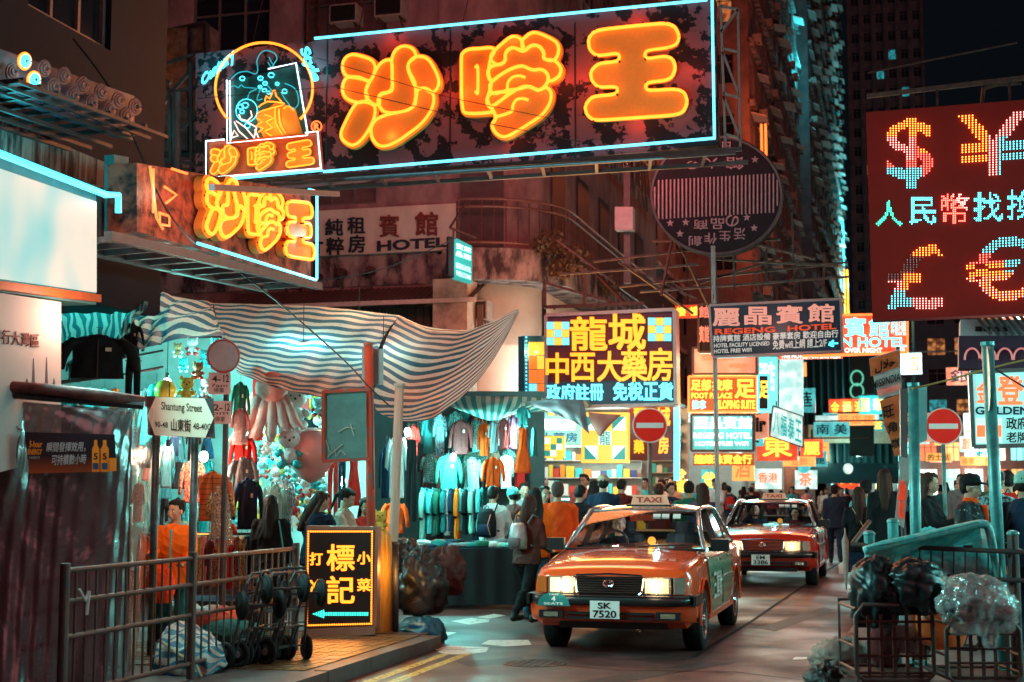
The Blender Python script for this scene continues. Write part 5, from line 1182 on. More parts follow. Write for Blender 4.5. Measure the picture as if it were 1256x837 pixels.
def figure(vox=.02, hair='short', top='jacket', bottom='trousers', pose=None, fem=False, hem=.84, face=False, hairless=False, sleeve=1.0, bulk=1.0, cap_=None, hand_curl=.5, hood=False):
    """meshes of one posed figure about 1.7 m tall, facing -y: dict name -> mesh"""
    p = dict(lean=0, lleg=(5,5), rleg=(-5,5), larm=(5,8,15), rarm=(5,8,15), turn=0, nod=0)
    p.update(pose or {})
    D = math.radians; body, topm, bot, shoes, hr = MB(), MB(), MB(), MB(), MB()
    sw = .165 if fem else .19; hw = .095
    lean = Matrix.Rotation(D(p['lean']), 4, 'X'); hipz = .9
    LM = Matrix.Translation((0,0,hipz)) @ lean @ Matrix.Translation((0,0,-hipz))
    T = lambda v: LM @ Vector(v)
    # torso
    wr = .125 if fem else .145
    tor = [(0,.0,.80,.13,.09),(0,.0,.88,.165,.115),(0,0,.97,.155,.11),(0,-.005,1.08,wr,.10),(0,-.01,1.22,.16,.115),(0,-.0,1.33,.168,.105),(0,.005,1.39,.135,.085),(0,.01,1.43,.085,.07),(0,.012,1.46,.06,.055)]
    rings(body, tor, M=LM); k = .018*bulk
    tt = [r for r in tor]; lo = [(0,0,hem,.17+k*1.2,.125+k*1.4)] if hem < .9 else []
    if hem < .8: lo = [(0,0,hem,.2+k*1.4,.15+k*1.4),(0,0,(hem+.9)/2,.185+k*1.3,.14+k*1.3)]
    tops = lo+[(x,y,z,rx+k*(1.6 if z < 1.3 else 1),ry+k*1.5) for x,y,z,rx,ry in tt if z > .9 and z > hem][:-1]+[(0,.012,1.462,.082,.07)]
    rings(topm, tops, M=LM)
    # legs
    for s, key in ((1,'lleg'),(-1,'rleg')):
        a, b = p[key]; hp = Vector((s*hw, 0, .88)); kn = hp+Vector((s*.005, -math.sin(D(a))*.42, -math.cos(D(a))*.42)); c = a-b
        an = kn+Vector((0, -math.sin(D(c))*.39, -math.cos(D(c))*.39))
        cap(body, hp, kn, .082, .055); cap(body, kn, an, .055, .038); mid = kn.lerp(an, .3); cap(body, mid+Vector((0,.015,.03)), mid+Vector((0,.012,-.06)), .05, .045)
        toe = an+Vector((s*.02, -.14*math.cos(D(c*.3)), -.05)); heel = an+Vector((0,.045,-.05))
        cap(body, heel, toe, .033, .028); cap(shoes, heel+Vector((0,0,-.002)), toe+Vector((0,-.01,0)), .045, .036); cap(shoes, an+Vector((0,.01,-.01)), an+Vector((0,-.03,-.04)), .05, .042)
        if bottom == 'trousers': cap(bot, hp, kn, .1, .079); cap(bot, kn, an+Vector((0,0,.02)), .079, .062 if not fem else .055); cap(bot, mid+Vector((0,.016,.03)), mid+Vector((0,.013,-.06)), .07, .064)
    if bottom == 'trousers': rings(bot, [(0,0,.80,.15,.11),(0,0,.88,.178,.13),(0,0,1.0,.165,.12)], M=LM if abs(p['lean']) < 25 else None)
    elif bottom == 'skirt': rings(bot, [(0,0,.48,.235,.19),(0,0,.6,.22,.17),(0,0,.8,.19,.14),(0,0,.98,.16,.12)])
    # arms
    for s, key in ((1,'larm'),(-1,'rarm')):
        f, o_, e = p[key]; sh = T((s*sw, .005, 1.362)); d1 = Vector((s*math.sin(D(o_)), -math.sin(D(f))*math.cos(D(o_)), -math.cos(D(f))*math.cos(D(o_)))); el = sh+d1*.285
        f2 = f+e; inw = -s*.25*min(1, e/60); d2 = Vector((s*math.sin(D(o_*.5))+inw, -math.sin(D(f2)), -math.cos(D(f2)))).normalized(); wr_ = el+d2*.245
        cap(body, sh, el, .052, .04); cap(body, el, wr_, .04, .027); cap(body, T((s*sw*.5,0,1.395)), sh, .048, .05)
        # hand: palm, four bent fingers of different length, thumb from the side of the palm
        side = d2.cross(Vector((0,1,0) if abs(d2.y) < .7 else (0,0,1))).normalized(); nrm = side.cross(d2).normalized()
        pc = wr_+d2*.055; cap(body, wr_+d2*.02-side*.016, pc+d2*.03-side*.02, .02, .017, 8); cap(body, wr_+d2*.02+side*.014, pc+d2*.03+side*.02, .02, .017, 8)
        for q, (off, ln) in enumerate(((-.031,.062),(-.011,.075),(.010,.07),(.031,.055))):
            r0 = pc+d2*.032+side*off; r1 = r0+(d2*math.cos(hand_curl)+nrm*math.sin(hand_curl))*ln*.55; r2 = r1+(d2*math.cos(hand_curl*2)+nrm*math.sin(hand_curl*2))*ln*.45
            cap(body, r0, r1, .0095, .009, 6); cap(body, r1, r2, .009, .0075, 6)
        t0 = wr_+d2*.03-side*.03; t1 = t0+(d2*.7-side*.7+nrm*.3).normalized()*.04; cap(body, t0, t1, .012, .0105, 6); cap(body, t1, t1+(d2*.95-side*.1+nrm*.4).normalized()*.032, .0105, .008, 6)
        wl_ = el.lerp(wr_, sleeve); kk = 1.25 if bulk > 1.5 else 1
        cap(topm, sh, el, (.068)*kk, .056*kk); cap(topm, T((s*sw*.4,0,1.40)), sh, .055, .064*kk)
        if sleeve > .1: cap(topm, el, wl_, .056*kk, .044*kk)
    # neck + head
    nb = T((0,.012,1.42)); HB = T((0,-.005,1.505)); Hm = Matrix.Translation(HB) @ Matrix.Rotation(D(p['lean'])*.4, 4, 'X') @ Matrix.Rotation(D(p['turn']), 4, 'Z') @ Matrix.Rotation(D(p['nod']), 4, 'X')
    h = lambda v: Hm @ Vector(v); q3 = Hm.to_3x3()
    cap(body, nb, h((0,.02,.03)), .056, .052)
    body.sphere(h((0,.012,.115)), (.074,.093,.094), 16, 12, rot=q3); body.sphere(h((0,-.012,.055)), (.058,.07,.072), 14, 10, rot=q3)
    body.sphere(h((0,-.045,.012)), (.03,.03,.026), 10, 8, rot=q3)
    body.sphere(h((0,-.088,.06)), (.0135,.02,.02), 8, 6, rot=q3); cap(body, h((0,-.08,.095)), h((0,-.094,.062)), .0095, .012, 6)
    body.sphere(h((0,-.078,.027)), (.024,.014,.013), 8, 6, rot=q3)
    for s in (1,-1): body.sphere(h((s*.075,.012,.075)), (.012,.022,.032), 8, 6, rot=q3); body.sphere(h((s*.038,-.058,.062)), (.024,.022,.024), 8, 6, rot=q3)
    out = {}
    if not hairless:
        hr.sphere(h((0,.03,.130)), (.086,.096,.096), 16, 12, rot=q3)
        if hair == 'short': hr.sphere(h((0,.05,.09)), (.08,.07,.085), 12, 9, rot=q3); hr.sphere(h((0,-.025,.19)), (.066,.05,.032), 12, 8, rot=q3)
        if hair == 'long':
            for s in (1,-1): cap(hr, h((s*.062,.02,.12)), h((s*.078,.03,-.06)), .032, .028); cap(hr, h((s*.078,.03,-.06)), h((s*.07,.07,-.24)), .03, .02)
            cap(hr, h((0,.06,.1)), h((0,.09,-.1)), .078, .08); cap(hr, h((0,.09,-.1)), h((.01,.11,-.30)), .078, .05); cap(hr, h((0,-.02,.185)), h((.03,-.03,.18)), .045, .04)
        if hair == 'bun': hr.sphere(h((0,.11,.17)), .045, 10, 8); hr.sphere(h((0,-.01,.175)), (.07,.07,.04), 12, 8, rot=q3)
        if hair == 'tail': cap(hr, h((0,.10,.16)), h((0,.16,.05)), .035, .028); cap(hr, h((0,.16,.05)), h((0,.15,-.12)), .028, .012); hr.sphere(h((0,-.01,.175)), (.07,.07,.04), 12, 8, rot=q3)
        out['hair'] = remesh(hr, 'hair', vox*.5, 1, strand=.0045)
    if cap_:
        cp = MB(); cp.sphere(h((0,.02,.148)), (.094,.108,.082), 16, 12, rot=q3)
        if cap_ == 'cap': cp.sphere(h((0,-.11,.138)), (.068,.085,.012), 14, 6, rot=q3)
        if cap_ == 'beanie': cp.sphere(h((0,.02,.11)), (.097,.112,.05), 14, 8, rot=q3)
        out['cap'] = remesh(cp, 'cap', vox*.6, 1)
    if hood:
        hd = MB(); cap(hd, T((-.09,.07,1.44)), T((.09,.07,1.44)), .05, .05); cap(hd, T((-.08,-.0,1.46)), T((-.04,-.08,1.40)), .03, .025); cap(hd, T((.08,-.0,1.46)), T((.04,-.08,1.40)), .03, .025); out['hood'] = remesh(hd, 'hood', vox*.7, 2)
    out['body'] = remesh(body, 'body', vox*.6 if not face else vox*.5, 2)
    out[top] = remesh(topm, top, vox*.75, 4, crease=.014 if bulk < 2 else .01)
    if bottom: out[bottom] = remesh(bot, bottom, vox*.85, 4, crease=.01)
    out['shoe'] = remesh(shoes, 'shoe', vox*.7, 2)
    if face:
        for s in (1,-1):
            e = MB(); e.sphere(h((s*.031,-.079,.087)), (.0155,.009,.0075), 10, 6, rot=q3, mi=0); e.sphere(h((s*.031,-.0855,.087)), (.0075,.005,.007), 8, 5, rot=q3, mi=1); out[f'eye{s}'] = e.mesh('eye', [EYEW, EYED], smooth=True)
            b = MB(); cap(b, h((s*.015,-.087,.107)), h((s*.046,-.078,.108)), .004, .003, 6); out[f'eyebrow{s}'] = b.mesh('eyebrow', [HAIR])
        m_ = MB(); m_.sphere(h((0,-.091,.028)), (.022,.006,.0062), 10, 6, rot=q3); out['mouth'] = m_.mesh('mouth', [LIP], smooth=True)
    for kx, me in out.items():
        if not me.materials: me.materials.append(SKIN)
    return out
def put_person(fig, label, px, d, foot=0.0, rz=0, scale=1.0, mats=None, group=None, xy=None, skin=None):
    pos = P(px, 600.6, d=d) if xy is None else Vector((xy[0], xy[1], 0)); pos.z = foot
    t = thing('person', label, 'person', pos, rz, group); t.scale = (scale,)*3
    M_ = dict(body=skin or SKIN, hair=HAIR, shoe=SHOE, jacket=C['black'], coat=C['black'], shirt=C['white'], trousers=C['navy'], skirt=C['black'], cap=C['black'], hood=C['grey'], dress=C['black']); M_.update(mats or {})
    for k, me in fig.items():
        n = k.rstrip('-1') if k[:3] in ('eye',) else k
        o = bpy.data.objects.new(n, me); COL.objects.link(o); o.parent = t
        if k in M_: o.material_slots[0].link = 'OBJECT'; o.material_slots[0].material = M_[k]
    return t
def add_part(t, mb, name, m, smooth=True): return mb.build(name, m, t, smooth=smooth)
FACE_AT = lambda px: 0
STROLL = dict(lleg=(18,6), rleg=(-16,14), larm=(-12,6,15), rarm=(16,6,20)); BROWSE = dict(lean=8, nod=18, larm=(30,5,60), rarm=(35,5,50))
# -- near figures
CAMDIR = lambda px: YAW+math.atan((628-px)/FPX)     # turn that faces a person at px toward the camera
f = figure(.016, 'bun', 'jacket', 'trousers', dict(turn=-25, larm=(25,10,50), rarm=(30,8,60)), True, .80, True, bulk=2.2, hood=True)
t = put_person(f, 'stall woman in bright orange puffer jacket looking aside with hair in a bun', 216, 13.9, 0, CAMDIR(216)-.25, .885, dict(jacket=C['amber'], trousers=C['teal'], hood=C['mint']))
mb = MB()
for z in (.9,1.0,1.1,1.2,1.3): mb.tube([(math.cos(a)*.195,-abs(math.sin(a))*.155-.005,z) for a in [math.pi*k/10 for k in range(11)]], .006, 5)
add_part(t, mb, 'quilt_seam', mat('amber_seam', (.5,.15,.02), .6))
mb = MB(); mb.bar((.0,-.17,.85),(.0,-.15,1.4), .05, .02); add_part(t, mb, 'inner_shirt', C['cyan'], False)
f = figure(.02, 'long', 'coat', 'trousers', dict(larm=(10,8,30), rarm=(15,8,30), nod=5), True, .62, hand_curl=.6, bulk=1.6)
t = put_person(f, 'woman with long straight dark hair in a black coat with teal strap seen from behind', 333, 16.0, 0, CAMDIR(333)+math.pi-.2, .9, dict(coat=C['black']))
mb = MB(); mb.bar((-.13,.15,1.42),(-.2,.14,1.0), .035, .012); add_part(t, mb, 'bag_strap', C['cyan'], False)
f2 = figure(.02, 'long', 'jacket', 'trousers', dict(nod=22, lean=6, larm=(30,8,50), turn=-50), True, .8, bulk=1.8)
put_person(f2, 'brown haired woman in a dark navy jacket bending her head beside the menu board', 388, 16.6, 0, CAMDIR(388)+math.pi-.6, .93, dict(hair=HAIRB, jacket=C['navy']))
f3 = figure(.018, 'tail', 'jacket', 'trousers', dict(nod=24, turn=0, larm=(20,8,60), rarm=(25,8,60)), False, .78, True)
put_person(f3, 'man in a tan coat with dark tied hair looking down in profile', 423, 17.4, 0, CAMDIR(423)+1.25, .95, dict(jacket=C['tan']))
f4 = figure(.02, 'long', 'jacket', 'trousers', dict(nod=15), True, .8, True)
put_person(f4, 'shorter woman facing the camera beside the tan coated man', 448, 18.0, 0, CAMDIR(448)+.3, .88, dict(jacket=C['red'], hair=HAIR))
# backpackers
def backpack(t, m_, m2, z=1.18, w_=.3, h=.42, nm='backpack'):
    mb = MB(); rings(mb, [(0,.2,z-h/2,w_*.40,.07),(0,.215,z-h*.45,w_*.5,.105),(0,.215,z,w_*.5,.11),(0,.205,z+h*.35,w_*.44,.09),(0,.19,z+h/2,w_*.25,.05)]); o = add_part(t, mb, nm, m_)
    pk = MB(); rings(pk, [(0,.315,z-h*.42,w_*.32,.03),(0,.32,z-h*.1,w_*.35,.035),(0,.31,z-.02,w_*.3,.02)]); pk.build('pocket', m2, o, smooth=True)
    st = MB()
    for s in (1,-1): st.tube([(s*.1,.14,z+.16),(s*.12,.05,1.47),(s*.12,-.09,1.43),(s*.13,-.16,1.28),(s*.15,-.05,1.05),(s*.14,.12,z-.12)], .013, 6)
    st.tube([(-.03,.2,z+h/2),(0,.19,z+h/2+.05),(.03,.2,z+h/2)], .008, 5); st.build('strap', m2, o); return o
f = figure(.018, 'short', 'shirt', 'trousers', dict(lleg=(8,4), rleg=(-6,6), larm=(35,10,40), rarm=(30,12,40), nod=12, lean=5), False, .86, bulk=1.3)
t = put_person(f, 'man in white sweater and jeans with a black backpack browsing the clothes stall', 603, 20.8, 0, CAMDIR(603)+math.pi-.35, .97, dict(shirt=C['white'], trousers=C['denim'])); backpack(t, C['black'], C['navy'])
mb = MB(); mb.tube([(-.1,.33,1.0),(-.06,.345,1.15),(-.1,.32,1.3)], .007, 5); add_part(t, mb, 'piping', C['pink'])
f = figure(.018, 'long', 'jacket', 'trousers', dict(lleg=(26,4), rleg=(-24,22), larm=(20,10,70), rarm=(10,8,60), nod=14, lean=6), True, .82, bulk=1.5)
t = put_person(f, 'brown haired woman in maroon hoodie and dark tights striding with a silver backpack', 646, 16.9, 0, CAMDIR(646)+math.pi-.55, .9, dict(hair=HAIRB, jacket=C['brown'], trousers=C['black'])); backpack(t, mat('silver_bag', (.5,.5,.52), .35, .4, .4, 12, .5), C['grey'], 1.2, .25, .34)
f = figure(.02, 'long', 'jacket', 'trousers', dict(nod=10, larm=(20,8,60)), True, .8, bulk=1.8)
put_person(f, 'dark haired woman in an amber jacket behind the striding woman', 656, 18.2, 0, CAMDIR(656)+math.pi+.4, .95, dict(jacket=C['amber'], trousers=C['denim']))
f = figure(.02, 'short', 'jacket', 'trousers', STROLL, False, .8, bulk=1.8)
put_person(f, 'close cropped man in a bright orange jacket walking away by the taxi', 684, 19.0, 0, CAMDIR(684)+math.pi, 1.0, dict(jacket=C['orange'], hair=mat('cropped_hair', (.09,.05,.045), .7)))
fl = figure(.02, 'long', 'jacket', 'trousers', BROWSE, True, .8); fs = figure(.02, 'short', 'jacket', 'trousers', BROWSE, False, .8); fw = figure(.02, 'short', 'jacket', 'trousers', STROLL, False, .78, bulk=1.5)
fb = figure(.02, 'short', 'jacket', 'trousers', dict(nod=8), False, .8, cap_='beanie', bulk=1.5); fc = figure(.02, 'short', 'jacket', 'trousers', STROLL, False, .8, cap_='cap'); fwl = figure(.02, 'long', 'coat', 'trousers', STROLL, True, .6)
fface = figure(.02, 'long', 'coat', 'trousers', dict(lleg=(15,5), rleg=(-12,10)), True, .65, True); fface2 = figure(.02, 'short', 'jacket', 'trousers', dict(lleg=(15,5), rleg=(-12,10)), False, .8, True)
put_person(fb, 'shopper in a teal knitted hat beside the white sweater man', 629, 21.6, 0, CAMDIR(629)+math.pi+.3, .96, dict(cap=C['cyan'], jacket=C['brown']))
put_person(fface2, 'dark haired man facing the camera past the teal hat shopper', 643, 22.4, 0, CAMDIR(643)+.2, 1.0, dict(jacket=C['grey']))
put_person(fface, 'pale faced woman looking out between the amber and orange jackets', 668, 21.0, 0, CAMDIR(668)+.5, .97, dict(coat=C['brown']))
put_person(fs, 'man in a dark jacket just past the orange jacket', 707, 21.0, 0, CAMDIR(707)+2.6, .98, dict(jacket=C['black']))
put_person(fc, 'figure in a grey flat cap behind the taxi bonnet', 740, 22.0, .12, CAMDIR(740)+math.pi, 1.0, dict(cap=C['tan'], jacket=C['navy']))
put_person(fface2, 'man with tousled hair facing camera under the checkered light box', 716, 25.2, .12, CAMDIR(716)-.4, 1.03, dict(jacket=C['pink']))
put_person(fl, 'woman in dark coat close behind the taxi roof sign', 726, 23.0, .12, CAMDIR(726)+2.7, .96, dict(jacket=C['navy']))
put_person(fs, 'dark head turned away right of the flat cap', 760, 24.0, .12, CAMDIR(760)+2.8, .98, dict(jacket=C['maroon']))
put_person(fs, 'man with thick dark hair above the taxi roof', 845, 22.5, 0, CAMDIR(845)+math.pi, 1.02, dict(jacket=C['green']))
put_person(fl, 'woman with reddish brown hair near the pole above the taxi roof', 862, 22.0, 0, CAMDIR(862)+math.pi, 1.0, dict(hair=HAIRB, jacket=C['purple']))
put_person(fs, 'brown haired head just left of the tall pole base', 808, 23.5, .0, CAMDIR(808)+math.pi, 1.0, dict(hair=HAIRB, jacket=C['maroon']))
put_person(fface2, 'short man in shadow further behind the taxi roof', 823, 26, .12, CAMDIR(823)+.5, .94, dict(jacket=C['navy']))
# right hand side
put_person(fw, 'man in dark blue jacket and trousers walking away past the second taxi', 1023, 31.5, 0, CAMDIR(1023)+math.pi, 1.0, dict(jacket=C['navy'], trousers=C['navy']))
f = figure(.018, 'long', 'jacket', 'skirt', dict(lleg=(6,3), rleg=(-8,8), larm=(5,10,20), rarm=(10,8,40)), True, .78)
t = put_person(f, 'long haired woman in black jacket and short skirt holding a folded umbrella', 1053, 20.4, 0, CAMDIR(1053)+math.pi, .96, dict(hair=HAIRB, jacket=C['black'], skirt=C['navy']))
mb = MB(); mb.bar((.1,.13,1.42),(-.15,.16,.98), .018, .01); add_part(t, mb, 'bag_strap', C['cream'], False)
put_person(fb, 'companion in a black cap and teal jacket walking ahead of the umbrella woman', 1062, 22.0, 0, CAMDIR(1060)+math.pi, 1.02, dict(cap=C['black'], jacket=C['cyan']))
u = MB(); q = P(1036, 640, d=20.2); u.tube([(q.x,q.y,1.08),(q.x,q.y,1.0),(q.x,q.y,.9),(q.x,q.y,.35),(q.x,q.y,.22)], [.012,.012,.05,.025,.006], 10)
solo(u, 'umbrella', mat('pale_pink_umbrella', (.55,.4,.36), .5, 0, .3, 20, .2), 'pale folded umbrella held point down by the woman in black', 'umbrella', (q.x,q.y,.22), smooth=True)
put_person(fwl, 'woman with loose dark brown hair in a long black coat on the right pavement', 1085, 19.4, .12, CAMDIR(1085)+math.pi, 1.03, dict(hair=HAIRB, coat=C['black']))
f = figure(.018, 'long', 'coat', 'trousers', dict(larm=(20,8,70), rarm=(25,6,80), nod=6), True, .7, True)
put_person(f, 'woman with long wavy hair in black turned to the right behind the metal tray', 1140, 16.4, .12, CAMDIR(1140)+1.2, .98, dict(hair=HAIRB, coat=C['black']))
put_person(fc, 'person in a red striped cap half hidden by the right hand pole', 1127, 19.5, .12, CAMDIR(1127)+1, 1.0, dict(cap=C['red'], jacket=C['navy']))
f = figure(.015, 'short', 'jacket', 'trousers', dict(larm=(25,12,40), rarm=(10,10,50), nod=6, turn=8), False, .8, True, cap_='cap', bulk=1.6)
t = put_person(f, 'man in a black baseball cap and printed jacket over an orange hoodie at right', 1190, 13.6, .12, CAMDIR(1190)+1.15, .955, dict(cap=C['black'], jacket=mat('printed_jacket', (.015,.02,.025), .6, 0, 0, 26, .1, col2=(.5,.55,.52), thr=(.36,.38))))
mb = MB(); rings(mb, [(0,-.005,1.40,.12,.09),(0,.0,1.45,.085,.08),(0,.005,1.49,.07,.066)]); mb.bar((0,-.17,.95),(0,-.13,1.42), .07, .03); add_part(t, mb, 'hoodie', C['orange'])
mb = MB(); mb.tube([(-.075,-.02,1.60),(-.07,-.09,1.597),(0,-.112,1.595),(.07,-.09,1.597),(.075,-.02,1.60)], .004, 5); add_part(t, mb, 'spectacles', C['white'])
put_person(fs, 'man in a checked shirt partly behind the leaning pole', 1216, 15.4, .12, CAMDIR(1216)+2.6, 1.0, dict(jacket=mat('checked_shirt', (.1,.3,.32), .6, 0, 0, 30, 0, col2=(.02,.03,.04), thr=(.48,.5))))
t = put_person(fs, 'man carrying a red backpack at the far right', 1236, 16.6, .12, CAMDIR(1236)+math.pi, 1.0, dict(jacket=C['navy'])); backpack(t, C['red'], C['maroon'], 1.25)
put_person(fb, 'figure in a pale cap and dark blue coat cut off by the right edge', 1256, 13.6, .12, CAMDIR(1256)+2.8, .97, dict(cap=C['mint'], jacket=C['navy']))
# crowd further up the street: individuals that share figures
kinds = [(fl,'long haired','woman'),(fs,'short haired','man'),(fw,'striding','man'),(fb,'beanie wearing','person'),(fc,'cap wearing','person'),(fwl,'long coated','woman'),(fface,'long haired','woman facing us'),(fface2,'short haired','man facing us')]
cols = ['black','navy','teal','grey','brown','orange','cyan','white','maroon','tan','green','purple','pink','black','navy']
R2 = random.Random(21); seen = set()
def crowd(x, y, zone, z=0.0):
    k = R2.randrange(len(kinds)); fg, hw_, who = kinds[k]; c = R2.choice(cols); b = R2.choice(['black','navy','denim','grey'])
    away = k < 6 and R2.random() < .75; cap_c = R2.choice(cols); hb_ = R2.random() < .35
    lab = f"{hw_} {who} in {c} and {b} {zone}"; hw_ = hw_
    if lab in seen: return crowd(x, y, zone, z)
    seen.add(lab)
    m_ = dict(jacket=C[c], coat=C[c], cap=C[cap_c], trousers=C[b])
    if hb_: m_['hair'] = HAIRB
    t_ = put_person(fg, lab, 0, 0, z, (math.pi if away else 0)+R2.uniform(-.5,.5), R2.uniform(.92,1.06), m_, 'pedestrians in the crowd along the street', xy=(x, y))
    if R2.random() < .3 and y < 45: backpack(t_, C[R2.choice(['black','navy','red','grey','teal'])], C['grey'])
for i in range(26): crowd(R2.uniform(-6.9,-4.4), 26+i*1.1+R2.uniform(-.4,.4), 'on left pavement by the shops', .12)
for i in range(20): crowd(R2.uniform(-5.5,-.4) , 44+i*1.7, 'filling the road beyond the taxis')
for i in range(16): crowd(R2.uniform(-.2,2.6), 26+i*1.6, 'on the right pavement in the distance', .12)
for i in range(8): crowd(R2.uniform(-10.2,-6.5), 22.5+i*.45, 'in the side street by the stall')
for i in range(6): crowd(R2.uniform(3.0,6), 20+i*2.2, 'at the right beyond the poles', .12)
# ================================================================ taxis
T_RED = mat('taxi_orange_red_paint', (.95,.1,.02), .22, 0, .06, 3, 0, coat=.9); T_RED2 = mat('taxi_deep_red_paint', (.55,.03,.015), .25, 0, .1, 3, 0, coat=.9)
T_GRN = mat('taxi_green_door_wrap', (.012,.34,.2), .25, 0, .06, 3, 0, coat=.8); T_SIL = mat('taxi_silver_roof', (.32,.27,.28), .25, .5, .1, 3, 0, coat=.8)
CHR = mat('chrome', (.6,.6,.62), .15, 1, 0, 1, 0); RUB = mat('tyre_rubber', (.012,.012,.013), .7, 0, .3, 30, .2); DRK = mat('dark_trim', (.012,.012,.014), .35, 0, .2, 6, 0, coat=.3)
AUTOG = glass('car_window_glass', (.62,.72,.72), .18, .02); SEAT = mat('seat_vinyl', (.02,.02,.022), .5, 0, .3, 8, .1)
HL = litwin('headlight_glow', (1,.74,.48), (.6,.3,.12), .85); HLC = mat('headlight_reflector', (.85,.75,.6), .15, .8, .2, 30, .3); AMB = mat('amber_lens', (.45,.1,.02), .2, 0, .1, 20, 0, em=(1,.2,.02), es=.02)
PLW = mat('number_plate_white', (.75,.75,.7), .4, 0, .05, 9, 0, em=(1,1,.9), es=.03)  # trace of emission put into the plate white
def wheel(t, x, y, s):
    w_ = MB(); n = 28; prof = [(-.095,.20),(-.1,.285),(-.08,.312),(.08,.312),(.1,.285),(.095,.20)]
    vs = []; fs = []
    for i, (dx, r) in enumerate(prof):
        for k in range(n): a = 2*math.pi*k/n; vs.append((dx*s, math.cos(a)*r, math.sin(a)*r))
    for i in range(len(prof)-1):
        for k in range(n): fs.append((i*n+k, i*n+(k+1) % n, (i+1)*n+(k+1) % n, (i+1)*n+k))
    w_.add(vs, fs); o = w_.build('wheel', RUB, t, smooth=True, loc=(x, y, .312))
    r = MB(); r.tube([(s*.085, math.cos(a)*.195, math.sin(a)*.195) for a in [2*math.pi*k/24 for k in range(24)]], .016, 6, True)
    r.cyl((s*.05,0,0),(s*.08,0,0), .19, .17, 24); r.build('rim', mat('alloy_rim', (.35,.35,.36), .3, .8, .2, 9, 0), o, smooth=False)
    h = MB(); h.cyl((s*.078,0,0),(s*.105,0,0), .055, .04, 16)
    for k in range(12): a = math.pi*k/6; h.bar((s*.083, math.cos(a)*.05, math.sin(a)*.05), (s*.083, math.cos(a)*.175, math.sin(a)*.175), .012, .02)
    h.build('hubcap', CHR, o); 
    hh = MB()
    for k in range(10): a = 2*math.pi*k/10; hh.cyl((s*.079, math.cos(a)*.125, math.sin(a)*.125), (s*.088, math.cos(a)*.125, math.sin(a)*.125), .018, n=8)
    hh.build('vent_hole', DRK, o, kind='stuff')
